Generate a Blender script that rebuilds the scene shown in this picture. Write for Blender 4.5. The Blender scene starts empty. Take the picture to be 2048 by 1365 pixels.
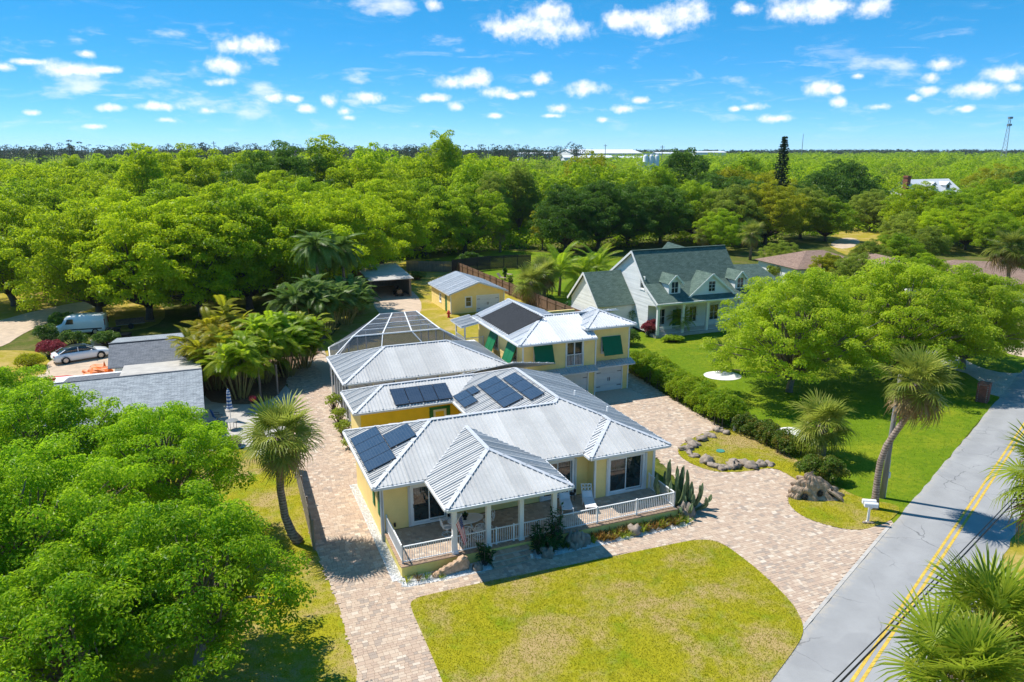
import bpy, math, random
import numpy as np
from mathutils import Vector, Matrix

# ------------------------------------------------------------------ camera, world, sun, exposure
SC = bpy.context.scene
COL = SC.collection
FPX, HORIZON, CAM_H = 1485.0, 297.0, 20.0          # focal length and horizon row of the 2048 px wide photograph
TILT = math.atan((682.5 - HORIZON) / FPX)
SUN_AZ, SUN_EL = 156.0, 58.0                        # towards the sun: degrees from +X counter-clockwise, and height
SUN_POWER, SKY_POWER, EXPOSURE = 2.5, 0.150, 1.32

cam_data = bpy.data.cameras.new('camera')
cam = bpy.data.objects.new('camera', cam_data); COL.objects.link(cam)
cam.location = (0, 0, CAM_H); cam.rotation_euler = (math.pi/2 - TILT, 0, 0)
cam_data.sensor_width = 36.0; cam_data.lens = FPX/2048*36.0
cam_data.clip_start = 0.5; cam_data.clip_end = 20000
SC.camera = cam
SC.view_settings.view_transform = 'Standard'; SC.view_settings.look = 'None'
SC.view_settings.gamma = 1.0; SC.view_settings.exposure = EXPOSURE
SC.view_settings.use_curve_mapping = False
cy = SC.cycles
cy.use_denoising = True
try: cy.denoiser = 'OPENIMAGEDENOISE'
except Exception: pass
cy.max_bounces = 6; cy.diffuse_bounces = 4; cy.glossy_bounces = 2; cy.transmission_bounces = 3
cy.transparent_max_bounces = 10; cy.volume_bounces = 0; cy.caustics_reflective = False; cy.caustics_refractive = False
cy.sample_clamp_indirect = 6.0

def ray(u, v):
    x = (u-1024)/FPX; y = (682.5-v)/FPX
    return np.array([x, math.cos(TILT)+y*math.sin(TILT), -math.sin(TILT)+y*math.cos(TILT)])
def G(u, v, z=0.0):
    """point of the plane at height z that a position in the photograph shows"""
    d = ray(u, v); t = (CAM_H-z)/(-d[2]); p = d*t
    return (float(p[0]), float(p[1]), z)
def D(u, v, Y):
    d = ray(u, v); t = Y/d[1]; p = d*t
    return (float(p[0]), Y, CAM_H+float(p[2]))

class NT:
    """small helper to write node trees"""
    def __init__(s, tree): s.t = tree; s.n = tree.nodes; s.l = tree.links
    def new(s, typ, **kw):
        n = s.n.new(typ)
        for k, v in kw.items():
            if k == 'ins':
                for key, val in v.items():
                    if isinstance(val, bpy.types.NodeSocket): s.l.new(val, n.inputs[key])
                    else: n.inputs[key].default_value = val
            else: setattr(n, k, v)
        return n
    def math(s, op, a, b=None, c=None, clamp=False):
        n = s.n.new('ShaderNodeMath'); n.operation = op; n.use_clamp = clamp
        for i, v in enumerate((a, b, c)):
            if v is None: continue
            if isinstance(v, bpy.types.NodeSocket): s.l.new(v, n.inputs[i])
            else: n.inputs[i].default_value = v
        return n.outputs[0]
    def mix(s, f, a, b):
        n = s.n.new('ShaderNodeMix'); n.data_type = 'RGBA'
        for k, v in ((0, f), (6, a), (7, b)):
            if isinstance(v, bpy.types.NodeSocket): s.l.new(v, n.inputs[k])
            else: n.inputs[k].default_value = (v if k == 0 else (*v, 1.0)) if not (k and len(v) == 4) else v
        return n.outputs[2]
    def noise(s, vec, scale, detail=3.0, rough=0.55, dist=0.0, dim='3D'):
        n = s.n.new('ShaderNodeTexNoise'); n.noise_dimensions = dim
        if vec is not None: s.l.new(vec, n.inputs['Vector'])
        n.inputs['Scale'].default_value = scale; n.inputs['Detail'].default_value = detail
        n.inputs['Roughness'].default_value = rough; n.inputs['Distortion'].default_value = dist
        return n.outputs['Fac']
    def ramp(s, f, stops, interp='LINEAR'):
        n = s.n.new('ShaderNodeValToRGB'); n.color_ramp.interpolation = interp
        els = n.color_ramp.elements
        while len(els) < len(stops): els.new(0.5)
        for e, (p, c) in zip(els, stops): e.position = p; e.color = (*c, 1.0) if len(c) == 3 else c
        s.l.new(f, n.inputs[0]); return n.outputs[0]
    def maprange(s, f, a, b, c=0.0, d=1.0, smooth=False):
        n = s.n.new('ShaderNodeMapRange'); n.interpolation_type = 'SMOOTHSTEP' if smooth else 'LINEAR'
        s.l.new(f, n.inputs[0])
        for i, v in enumerate((a, b, c, d)): n.inputs[i+1].default_value = v
        return n.outputs[0]

# ---- sky: Nishita air with fair-weather cumulus
world = bpy.data.worlds.new('World'); SC.world = world; world.use_nodes = True
T = NT(world.node_tree); T.n.clear()
sky = T.new('ShaderNodeTexSky', sky_type='NISHITA', sun_disc=False)
sky.sun_elevation = math.radians(SUN_EL)
sky.sun_rotation = math.radians(90.0 - SUN_AZ)      # Blender measures from +Y, clockwise
sky.altitude = 20; sky.air_density = 0.35; sky.dust_density = 0.0; sky.ozone_density = 10.0
gmm = T.new('ShaderNodeGamma', ins={0: sky.outputs[0], 1: 0.55})        # the photograph's soft tone curve
skc = T.new('ShaderNodeHueSaturation', ins={'Color': gmm.outputs[0], 'Saturation': 1.55, 'Value': 1.12, 'Hue': 0.490})
bg = T.new('ShaderNodeBackground', ins={'Color': skc.outputs[0], 'Strength': SKY_POWER})
tc = T.new('ShaderNodeTexCoord')
sep = T.new('ShaderNodeSeparateXYZ', ins={0: tc.outputs['Generated']})
az = T.math('ARCTAN2', sep.outputs[0], sep.outputs[1])
el = T.math('ARCSINE', sep.outputs[2])
comb = T.new('ShaderNodeCombineXYZ', ins={0: az, 1: el, 2: 0.0})
aev = comb.outputs[0]
# warp so that outlines billow
n1 = T.noise(aev, 26.0, 5.0, 0.62)
n2 = T.noise(aev, 75.0, 4.0, 0.6)
# (u, v, half width, half height) of each heap of cloud, as seen in the photograph
CLOUDS = [(1068,52,92,30),(1100,28,45,24),(1010,58,45,18),(1160,62,40,20),(1300,40,95,22),(1370,32,55,32),(1320,58,55,16),(1240,42,40,18),
 (1640,12,100,26),(1570,22,40,16),(1740,14,35,18),(1490,19,26,11),(500,92,62,18),(520,86,34,18),(470,92,40,13),(447,131,44,16),(440,165,28,9),(865,10,20,13),
 (930,164,58,14),(962,158,26,18),(905,166,34,11),(990,186,36,13),(1055,188,22,8),(865,196,32,8),(1080,158,22,14),(1175,178,42,15),(1165,172,24,12),
 (138,142,50,15),(215,140,28,7),(50,124,30,6),(5,134,18,8),(168,108,17,7),(548,196,24,12),(585,198,18,7),(615,218,19,9),(660,202,17,13),(690,222,17,11),(740,196,36,12),(695,236,18,6),(912,214,17,10),
 (1890,130,30,11),(1860,156,16,9),(2010,148,40,14),(1950,180,42,14),(1640,176,30,14),(1670,178,16,9),(1715,152,15,7),(1115,218,30,10),(1105,232,26,5),(1285,202,22,8),(1250,218,26,9),(1205,240,16,6),
 (1500,214,30,8),(1470,218,14,7),(1675,204,14,9),(1855,182,17,8),(1825,196,12,6),(320,212,42,9),(415,222,22,8),(220,216,26,7),(190,254,20,5),(63,226,14,5),(330,240,16,5),(1020,192,26,8),(990,232,24,6),(1550,238,40,8),(1760,214,24,7),(1930,218,20,6),(2030,176,14,8),(15,98,8,0)][:-1]
dmin = None
for u, v, w, h in CLOUDS:
    d = ray(u, v); d = d/np.linalg.norm(d)
    a0 = math.atan2(d[0], d[1]); e0 = math.asin(d[2])
    sx = FPX/(w*0.86)/1.02; sy = FPX/(h*0.9)
    m = T.n.new('ShaderNodeVectorMath'); m.operation = 'MULTIPLY_ADD'
    T.l.new(aev, m.inputs[0]); m.inputs[1].default_value = (sx, sy, 0); m.inputs[2].default_value = (-a0*sx, -e0*sy, 0)
    ln = T.n.new('ShaderNodeVectorMath'); ln.operation = 'LENGTH'; T.l.new(m.outputs[0], ln.inputs[0])
    dmin = ln.outputs['Value'] if dmin is None else T.math('SMOOTH_MIN', dmin, ln.outputs['Value'], 0.35)
f = T.math('SUBTRACT', 1.0, dmin)
f = T.math('MULTIPLY_ADD', T.math('SUBTRACT', n1, 0.5), 2.3, f)
f = T.math('MULTIPLY_ADD', T.math('SUBTRACT', n2, 0.5), 1.2, f)
dens = T.maprange(f, -0.30, 1.05, 0.0, 1.0, True)
# small soft cumulus all round the sky, thickened to add white fill light
dirv = T.n.new('ShaderNodeVectorMath'); dirv.operation = 'MULTIPLY'; T.l.new(tc.outputs['Generated'], dirv.inputs[0]); dirv.inputs[1].default_value = (1, 1, 2.6)
n3 = T.noise(dirv.outputs[0], 11.0, 7.0, 0.56); n4 = T.noise(dirv.outputs[0], 3.0, 2.0, 0.5)
small = T.maprange(T.math('MULTIPLY_ADD', T.math('SUBTRACT', n4, 0.5), 0.5, n3), 0.585, 0.78, 0.0, 0.66, True)
small = T.math('MULTIPLY', small, T.maprange(sep.outputs[2], 0.0, 0.06, 0.0, 1.0, True))
wv = T.n.new('ShaderNodeVectorMath'); wv.operation = 'MULTIPLY'; T.l.new(tc.outputs['Generated'], wv.inputs[0]); wv.inputs[1].default_value = (1, 1, 4.5)
wisp = T.maprange(T.noise(wv.outputs[0], 17.0, 6.0, 0.62, 0.6), 0.52, 0.80, 0.0, 0.30, True)
wisp = T.math('MULTIPLY', wisp, T.maprange(sep.outputs[2], 0.0, 0.035, 0.0, 1.0, True)); wisp = T.math('MULTIPLY', wisp, T.maprange(sep.outputs[2], 0.08, 0.18, 1.0, 0.12, True))
small = T.math('MAXIMUM', small, wisp)
dens = T.math('MAXIMUM', T.math('MULTIPLY', dens, 0.96), small)
ccol = T.ramp(n2, [(0.30, (0.80, 0.84, 0.95)), (0.62, (1.0, 1.0, 1.0))])
bgc = T.new('ShaderNodeBackground', ins={'Color': ccol, 'Strength': 0.52})
mixw = T.new('ShaderNodeMixShader', ins={0: dens, 1: bg.outputs[0], 2: bgc.outputs[0]})
outw = T.new('ShaderNodeOutputWorld', ins={0: mixw.outputs[0]})
world.cycles.sampling_method = 'MANUAL'; world.cycles.sample_map_resolution = 512

sun_data = bpy.data.lights.new('sun', 'SUN'); sun_data.energy = SUN_POWER; sun_data.angle = math.radians(0.53)
sun_data.color = (1.0, 0.955, 0.88)
sun = bpy.data.objects.new('sun', sun_data); COL.objects.link(sun)
sd = Vector((math.cos(math.radians(SUN_EL))*math.cos(math.radians(SUN_AZ)), math.cos(math.radians(SUN_EL))*math.sin(math.radians(SUN_AZ)), math.sin(math.radians(SUN_EL))))
sun.rotation_euler = sd.to_track_quat('Z', 'Y').to_euler(); sun.location = (-60, 30, 120)

# ------------------------------------------------------------------ mesh builder and tagging
class MB:
    def __init__(s): s.v = []; s.f = []; s.m = []
    def _a(s, pts, faces, mi=0):
        k = len(s.v); s.v.extend([tuple(map(float, p)) for p in pts])
        for f in faces: s.f.append(tuple(k+i for i in f)); s.m.append(mi)
        return s
    def poly(s, pts, mi=0): return s._a(pts, [tuple(range(len(pts)))], mi)
    def box(s, x0, x1, y0, y1, z0, z1, mi=0):
        p = [(x0,y0,z0),(x1,y0,z0),(x1,y1,z0),(x0,y1,z0),(x0,y0,z1),(x1,y0,z1),(x1,y1,z1),(x0,y1,z1)]
        return s._a(p, [(0,3,2,1),(4,5,6,7),(0,1,5,4),(1,2,6,5),(2,3,7,6),(3,0,4,7)], mi)
    def obox(s, c, ax, ay, az, mi=0):
        """box with centre c and three half-axis vectors"""
        c, ax, ay, az = map(np.array, (c, ax, ay, az)); p = []
        for k in (-1, 1):
            for i, j in ((-1,-1),(1,-1),(1,1),(-1,1)): p.append(c+i*ax+j*ay+k*az)
        return s._a(p, [(0,3,2,1),(4,5,6,7),(0,1,5,4),(1,2,6,5),(2,3,7,6),(3,0,4,7)], mi)
    def bar(s, p, q, w, h, up=(0,0,1), mi=0):
        p = np.array(p, float); q = np.array(q, float); d = q-p; L = np.linalg.norm(d)
        if L < 1e-6: return s
        d = d/L; up = np.array(up, float)
        if abs(d @ up) > 0.99: up = np.array((1.0, 0, 0))
        a = np.cross(d, up); a /= np.linalg.norm(a); b = np.cross(a, d)
        return s.obox((p+q)/2, d*L/2, a*w/2, b*h/2, mi)
    def tube(s, pts, rad, n=8, cap=True, mi=0):
        pts = [np.array(p, float) for p in pts]; m = len(pts)
        if not hasattr(rad, '__len__'): rad = [rad]*m
        V = []; pa = None
        for i in range(m):
            d = pts[min(i+1, m-1)]-pts[max(i-1, 0)]; d = d/(np.linalg.norm(d)+1e-9)
            ref = np.array((0,0,1.0)) if abs(d[2]) < 0.9 else np.array((1.0,0,0))
            if pa is not None: ref = pa
            b = np.cross(d, ref); b /= (np.linalg.norm(b)+1e-9); a = np.cross(b, d); pa = a
            for j in range(n):
                t = 2*math.pi*j/n; V.append(pts[i]+rad[i]*(math.cos(t)*a+math.sin(t)*b))
        F = []
        for i in range(m-1):
            for j in range(n):
                j2 = (j+1) % n; F.append((i*n+j, i*n+j2, (i+1)*n+j2, (i+1)*n+j))
        if cap: F.append(tuple(range(n-1, -1, -1))); F.append(tuple((m-1)*n+j for j in range(n)))
        return s._a(V, F, mi)
    def lathe(s, prof, n=16, c=(0,0,0), axis='z', mi=0):
        V = []; F = []
        for r, h in prof:
            for j in range(n):
                t = 2*math.pi*j/n; x, y = r*math.cos(t), r*math.sin(t)
                p = (x, y, h) if axis == 'z' else ((x, h, y) if axis == 'y' else (h, x, y))
                V.append((p[0]+c[0], p[1]+c[1], p[2]+c[2]))
        for i in range(len(prof)-1):
            for j in range(n):
                j2 = (j+1) % n; F.append((i*n+j, i*n+j2, (i+1)*n+j2, (i+1)*n+j))
        return s._a(V, F, mi)
    def prism(s, poly, z0, z1, mi=0):
        n = len(poly); V = [(x, y, z0) for x, y in poly]+[(x, y, z1) for x, y in poly]
        F = [tuple(range(n-1, -1, -1)), tuple(range(n, 2*n))]+[(i, (i+1) % n, n+(i+1) % n, n+i) for i in range(n)]
        return s._a(V, F, mi)
    def slab(s, pts, off, mi=0):
        """closed slab: a polygon and its copy moved by off"""
        n = len(pts); off = np.array(off, float); V = [np.array(p, float) for p in pts]; V = V+[p+off for p in V]
        F = [tuple(range(n-1, -1, -1)), tuple(range(n, 2*n))]+[(i, (i+1) % n, n+(i+1) % n, n+i) for i in range(n)]
        return s._a(V, F, mi)
    def loft(s, rings, cap=True, mi=0):
        n = len(rings[0]); V = [p for r in rings for p in r]; F = []
        for i in range(len(rings)-1):
            for j in range(n):
                j2 = (j+1) % n; F.append((i*n+j, i*n+j2, (i+1)*n+j2, (i+1)*n+j))
        if cap: F.append(tuple(range(n-1, -1, -1))); F.append(tuple((len(rings)-1)*n+j for j in range(n)))
        return s._a(V, F, mi)
    def rock(s, c, r, seed=0, squash=(1,1,1), n=9, rough=0.28, mi=0):
        rs = np.random.RandomState(seed); V = []; F = []; m = n*2
        K = rs.normal(size=(7, 3)); A = rs.uniform(0.3, 1, 7)*rough; P = rs.uniform(0, 6, 7); FQ = rs.uniform(1.2, 4.2, 7)
        for i in range(n+1):
            th = math.pi*i/n
            for j in range(m):
                ph = 2*math.pi*j/m
                d = np.array((math.sin(th)*math.cos(ph), math.sin(th)*math.sin(ph), math.cos(th)))
                q = 1+sum(a*abs(math.sin(f*(d @ k)+p))-a*0.5 for a, k, p, f in zip(A, K, P, FQ))*0.6
                V.append((c[0]+d[0]*r*q*squash[0], c[1]+d[1]*r*q*squash[1], c[2]+d[2]*r*q*squash[2]))
        for i in range(n):
            for j in range(m):
                j2 = (j+1) % m; F.append((i*m+j, (i+1)*m+j, (i+1)*m+j2, i*m+j2))
        return s._a(V, F, mi)
    def mesh(s, name, mats, smooth=False):
        me = bpy.data.meshes.new(name); me.from_pydata(s.v, [], s.f)
        for m in (mats if isinstance(mats, (list, tuple)) else [mats]): me.materials.append(m)
        if any(s.m): me.polygons.foreach_set('material_index', s.m)
        if smooth: me.polygons.foreach_set('use_smooth', [True]*len(s.f))
        me.update(); return me

OFF = {}
def link(o, parent=None):
    COL.objects.link(o)
    if parent is not None:
        o.parent = parent
        if parent.name in OFF: o.location = [-c for c in OFF[parent.name]]
    return o
def obj(name, mb, mat, parent=None, smooth=False, kind=None, label=None):
    me = mb.mesh(name, mat, smooth) if isinstance(mb, MB) else mb
    o = link(bpy.data.objects.new(name, me), parent)
    if kind: o['kind'] = kind
    if label: o['label'] = label
    return o
def tag(o, label, cat=None, group=None):
    o['label'] = label
    if cat: o['category'] = cat
    if group: o['group'] = group
    return o
def thing(name, label, cat, loc=(0,0,0), rz=0.0, group=None):
    o = bpy.data.objects.new(name, None); o.empty_display_size = 0.2
    COL.objects.link(o); o.location = loc; o.rotation_euler = (0, 0, rz)
    return tag(o, label, cat, group)
def npmesh(name, V, F, mat, smooth=False, N=None):
    """fast mesh from arrays: V (n,3), F (m,k) with constant k"""
    me = bpy.data.meshes.new(name); V = np.ascontiguousarray(V, np.float32); F = np.ascontiguousarray(F, np.int32)
    m, k = F.shape
    me.vertices.add(len(V)); me.vertices.foreach_set('co', V.ravel())
    me.loops.add(m*k); me.loops.foreach_set('vertex_index', F.ravel())
    me.polygons.add(m); me.polygons.foreach_set('loop_start', np.arange(0, m*k, k, dtype=np.int32))
    try: me.polygons.foreach_set('loop_total', np.full(m, k, np.int32))
    except Exception: pass
    if mat is not None:
        for q in (mat if isinstance(mat, (list, tuple)) else [mat]): me.materials.append(q)
    me.polygons.foreach_set('use_smooth', np.full(m, bool(smooth)))
    me.update(calc_edges=True); me.validate(); return me

# frame of the yellow house: x along its front, y towards its back
HA = math.radians(22.3); HO = G(747.2, 977.7, 3.5)
def HW(x, y, z=0.0):
    return (HO[0]+x*math.cos(HA)-y*math.sin(HA), HO[1]+x*math.sin(HA)+y*math.cos(HA), z)
def WH(p):
    dx, dy = p[0]-HO[0], p[1]-HO[1]
    return (dx*math.cos(HA)+dy*math.sin(HA), -dx*math.sin(HA)+dy*math.cos(HA))
def hthing(name, label, cat, x, y, z=0.0, group=None):
    """thing whose parts are written in the house frame; its Empty stands at (x, y, z) of that frame"""
    o = thing(name, label, cat, HW(x, y, z), HA, group); OFF[o.name] = (x, y, z); return o

def in_poly(px, py, poly):
    poly = np.asarray(poly, float); r = np.zeros(np.shape(px), bool); n = len(poly); j = n-1
    for i in range(n):
        xi, yi = poly[i]; xj, yj = poly[j]
        c = ((yi > py) != (yj > py)) & (px < (xj-xi)*(py-yi)/(yj-yi+1e-12)+xi)
        r ^= c; j = i
    return r
def smooth_poly(pts, it=2, closed=True):
    """Chaikin corner cutting"""
    P = [tuple(p) for p in pts]
    for _ in range(it):
        Q = []; n = len(P)
        for i in range(n if closed else n-1):
            a, b = P[i], P[(i+1) % n]
            Q.append((a[0]*.75+b[0]*.25, a[1]*.75+b[1]*.25)); Q.append((a[0]*.25+b[0]*.75, a[1]*.25+b[1]*.75))
        P = Q
    return P
def gpoly(px, it=0):
    P = [G(u, v)[:2] for u, v in px]
    return smooth_poly(P, it) if it else P
# ------------------------------------------------------------------ materials
def new_mat(name):
    m = bpy.data.materials.new(name); m.use_nodes = True; t = NT(m.node_tree); t.n.clear(); return m, t
def finish(t, shader, disp=None):
    o = t.new('ShaderNodeOutputMaterial', ins={0: shader})
def pbsdf(t, color, rough=0.6, metal=0.0, spec=0.4, normal=None, **ins):
    n = t.n.new('ShaderNodeBsdfPrincipled')
    for k, v in (('Base Color', color), ('Roughness', rough), ('Metallic', metal), ('Specular IOR Level', spec)):
        if isinstance(v, bpy.types.NodeSocket): t.l.new(v, n.inputs[k])
        else: n.inputs[k].default_value = (*v, 1.0) if k == 'Base Color' else v
    if normal is not None: t.l.new(normal, n.inputs['Normal'])
    for k, v in ins.items(): n.inputs[k].default_value = v
    return n.outputs[0]
def objco(t): return t.new('ShaderNodeTexCoord').outputs['Object']
def worldco(t): return t.new('ShaderNodeNewGeometry').outputs['Position']
def bump(t, h, strength=0.3, dist=0.02):
    n = t.new('ShaderNodeBump', ins={'Strength': strength, 'Distance': dist, 'Height': h}); return n.outputs[0]
def simple(name, c, rough=0.6, var=0.12, scale=3.0, metal=0.0, spec=0.4, bmp=0.0, bscale=40.0, dirt=0.0):
    m, t = new_mat(name); co = worldco(t)
    n = t.noise(co, scale, 4.0, 0.6)
    a = tuple(max(0, x*(1-var)) for x in c); b = tuple(min(1, x*(1+var)) for x in c)
    col = t.ramp(n, [(0.3, a), (0.7, b)])
    if dirt:
        d = t.maprange(t.noise(co, scale*0.35, 5.0, 0.7), 0.52, 0.75, 0.0, dirt)
        col = t.mix(d, col, tuple(x*0.55 for x in c))
    nm = bump(t, t.noise(co, bscale, 3.0), bmp, 0.02) if bmp else None
    finish(t, pbsdf(t, col, rough, metal, spec, nm)); return m

def leaf_mat(name, dark, light, warm=None, trans=0.32, scale=0.55, gloss=0.42, warm_amt=0.5):
    m, t = new_mat(name)
    geo = t.new('ShaderNodeNewGeometry'); oi = t.new('ShaderNodeObjectInfo')
    isl = geo.outputs['Random Per Island']
    n = t.noise(geo.outputs['Position'], scale, 3.0, 0.6)
    big = t.math('SUBTRACT', t.noise(geo.outputs['Position'], 0.075, 1.0), 0.5)
    n = t.math('MULTIPLY_ADD', big, 1.1, n)
    k = t.math('MULTIPLY_ADD', isl, 0.34, t.math('MULTIPLY_ADD', n, 0.75, t.math('MULTIPLY_ADD', oi.outputs['Random'], 0.36, -0.30)))
    col = t.ramp(k, [(0.15, dark), (0.85, light)])
    if warm:
        w = t.maprange(t.math('MULTIPLY_ADD', isl, 0.35, t.noise(geo.outputs['Position'], scale*0.7, 2.0)), 0.62, 0.92, 0.0, warm_amt)
        col = t.mix(w, col, warm)
    p = pbsdf(t, col, gloss, 0.0, 0.22)
    glow = tuple(min(.8, c*1.25) for c in light)
    tl = t.new('ShaderNodeBsdfTranslucent', ins={'Color': t.mix(0.6, col, glow)})
    mx = t.new('ShaderNodeMixShader', ins={0: min(.6, trans*1.25), 1: p, 2: tl.outputs[0]})
    finish(t, mx.outputs[0]); return m

M = {}
# greens
M['leaf_bright'] = leaf_mat('leaf_bright', (0.105,0.220,0.006), (0.53,0.68,0.014), (0.66,0.68,0.022), 0.45)
M['leaf_near'] = leaf_mat('leaf_near', (0.075,0.205,0.007), (0.41,0.63,0.018), (0.58,0.66,0.025), 0.45, 0.8)
M['leaf_right'] = leaf_mat('leaf_right', (0.120,0.225,0.010), (0.50,0.63,0.024), (0.66,0.64,0.12), 0.45, 0.9)
M['leaf_mid'] = leaf_mat('leaf_mid', (0.080,0.185,0.008), (0.43,0.59,0.016), (0.57,0.60,0.022), 0.45)
M['leaf_dark'] = leaf_mat('leaf_dark', (0.046,0.121,0.011), (0.161,0.287,0.023), None, 0.34)
M['leaf_olive'] = leaf_mat('leaf_olive', (0.110,0.180,0.018), (0.38,0.47,0.05), (0.50,0.49,0.06), 0.42)
M['leaf_yellow'] = leaf_mat('leaf_yellow', (0.19,0.23,0.008), (0.46,0.48,0.016), (0.55,0.45,0.02), 0.42)
M['leaf_brown'] = leaf_mat('leaf_brown', (0.12,0.09,0.03), (0.30,0.20,0.08), (0.34,0.20,0.08), 0.25)
M['leaf_pine'] = leaf_mat('leaf_pine', (0.018,0.045,0.018), (0.060,0.10,0.040), None, 0.15)
M['leaf_hedge'] = leaf_mat('leaf_hedge', (0.099,0.220,0.009), (0.374,0.506,0.018), (0.572,0.550,0.033), 0.42, 1.0)
M['leaf_shrub'] = leaf_mat('leaf_shrub', (0.035,0.096,0.016), (0.144,0.272,0.032), (0.320,0.352,0.048), 0.22, 1.5)
M['leaf_ixora'] = leaf_mat('leaf_ixora', (0.035,0.09,0.010), (0.16,0.26,0.025), (0.40,0.14,0.03), 0.3, 2.2, warm_amt=0.4)
M['leaf_red'] = leaf_mat('leaf_red', (0.12,0.02,0.03), (0.48,0.07,0.10), (0.40,0.14,0.06), 0.25, 2.0)
M['leaf_broad'] = leaf_mat('leaf_broad', (0.018,0.068,0.018), (0.075,0.195,0.038), None, 0.18, 2.0, 0.3)
M['frond_fan'] = leaf_mat('frond_fan', (0.086,0.149,0.014), (0.368,0.414,0.057), (0.529,0.460,0.127), 0.34, 1.4)
M['frond_fresh'] = leaf_mat('frond_fresh', (0.10,0.18,0.012), (0.36,0.45,0.03), (0.52,0.47,0.06), 0.38, 1.8)
M['frond_dry'] = leaf_mat('frond_dry', (0.18,0.11,0.04), (0.42,0.29,0.12), (0.5,0.38,0.18), 0.2, 2.0)
M['frond_feather'] = leaf_mat('frond_feather', (0.11,0.21,0.008), (0.38,0.53,0.02), (0.60,0.52,0.03), 0.44, 0.30, warm_amt=0.65)
M['frond_queen'] = leaf_mat('frond_queen', (0.036,0.090,0.014), (0.156,0.264,0.036), (0.264,0.324,0.060), 0.3, 0.8)
M['brome'] = leaf_mat('brome', (0.10,0.09,0.02), (0.32,0.20,0.04), (0.42,0.16,0.03), 0.25, 1.5, warm_amt=0.7)
M['cactus'] = simple('cactus', (0.15,0.20,0.085), 0.55, 0.35, 4.0, bmp=0.3, bscale=30)
M['bark'] = simple('bark', (0.20,0.16,0.12), 0.9, 0.3, 5.0, bmp=0.8, bscale=16)
M['bark_dark'] = simple('bark_dark', (0.10,0.08,0.06), 0.9, 0.3, 5.0, bmp=0.8, bscale=16)
def palm_trunk_mat():
    m, t = new_mat('palm_trunk'); co = worldco(t); sp = t.new('ShaderNodeSeparateXYZ', ins={0: co})
    ring = t.math('SINE', t.math('MULTIPLY_ADD', t.noise(co, 2.0, 2.0), 5.0, t.math('MULTIPLY', sp.outputs[2], 42.0)))
    k = t.math('MULTIPLY_ADD', ring, 0.16, t.noise(co, 6.0, 4.0, 0.65))
    col = t.ramp(k, [(0.3, (0.16,0.115,0.085)), (0.7, (0.40,0.31,0.245))])
    finish(t, pbsdf(t, col, 0.85, 0, 0.2, bump(t, k, 0.7, 0.03))); return m
M['palm_trunk'] = palm_trunk_mat()
# buildings
def metal_roof(ca=(0.45,0.446,0.436), cb=(0.61,0.603,0.588)):
    m, t = new_mat('roof_metal'); co = objco(t); w = worldco(t)
    n = t.noise(w, 0.9, 5.0, 0.65); f = t.noise(w, 14.0, 3.0, 0.6)
    mp = t.new('ShaderNodeMapping', ins={'Vector': co}); mp.inputs['Scale'].default_value = (9, 9, 1.2)
    st = t.noise(mp.outputs[0], 1.0, 3.0, 0.6)
    k = t.math('MULTIPLY_ADD', f, 0.25, t.math('MULTIPLY_ADD', st, 0.35, t.math('MULTIPLY', n, 0.5)))
    oi = t.new('ShaderNodeObjectInfo')
    k = t.math('MULTIPLY_ADD', oi.outputs['Random'], 0.30, t.math('SUBTRACT', k, 0.15))
    col = t.ramp(k, [(0.35, ca), (0.75, cb)])
    finish(t, pbsdf(t, col, 0.5, 0.0, 0.3)); return m
M['roof_metal'] = metal_roof()
M['roof_white'] = metal_roof((0.58,0.585,0.59), (0.76,0.765,0.77))
M['roof_cap'] = simple('roof_cap', (0.56,0.57,0.59), 0.45, 0.08, 2.0, metal=0.08)
M['fascia'] = simple('fascia', (0.70,0.71,0.72), 0.5, 0.06, 1.0)
M['white'] = simple('white_paint', (0.80,0.80,0.79), 0.5, 0.05, 1.5)
M['yellow'] = simple('yellow_siding', (0.93,0.70,0.27), 0.65, 0.06, 1.2)
M['yellow_stucco'] = simple('yellow_stucco', (0.88,0.62,0.035), 0.75, 0.07, 1.5, bmp=0.15, bscale=60)
M['yellow_wall'] = simple('yellow_deck_wall', (0.80,0.66,0.20), 0.75, 0.10, 1.5, bmp=0.2, bscale=50, dirt=0.3)
M['green'] = simple('green_shutter', (0.006,0.16,0.055), 0.42, 0.08, 2.0)
def glass_mat():
    m, t = new_mat('window_glass'); co = worldco(t)
    n = t.noise(co, 2.2, 2.0)
    finish(t, pbsdf(t, t.ramp(n, [(0.35, (0.010,0.018,0.020)), (0.65, (0.030,0.048,0.050))]), 0.04, 0.0, 0.9, bump(t, t.noise(co, 1.1, 1.0), 0.04, 0.05))); return m
M['glass'] = glass_mat()
M['white_siding'] = simple('white_siding', (0.78,0.79,0.78), 0.6, 0.05, 1.0)
M['garage_door'] = simple('garage_door', (0.70,0.71,0.72), 0.5, 0.05, 1.0)
M['black'] = simple('black_iron', (0.015,0.015,0.016), 0.5, 0.1)
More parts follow.
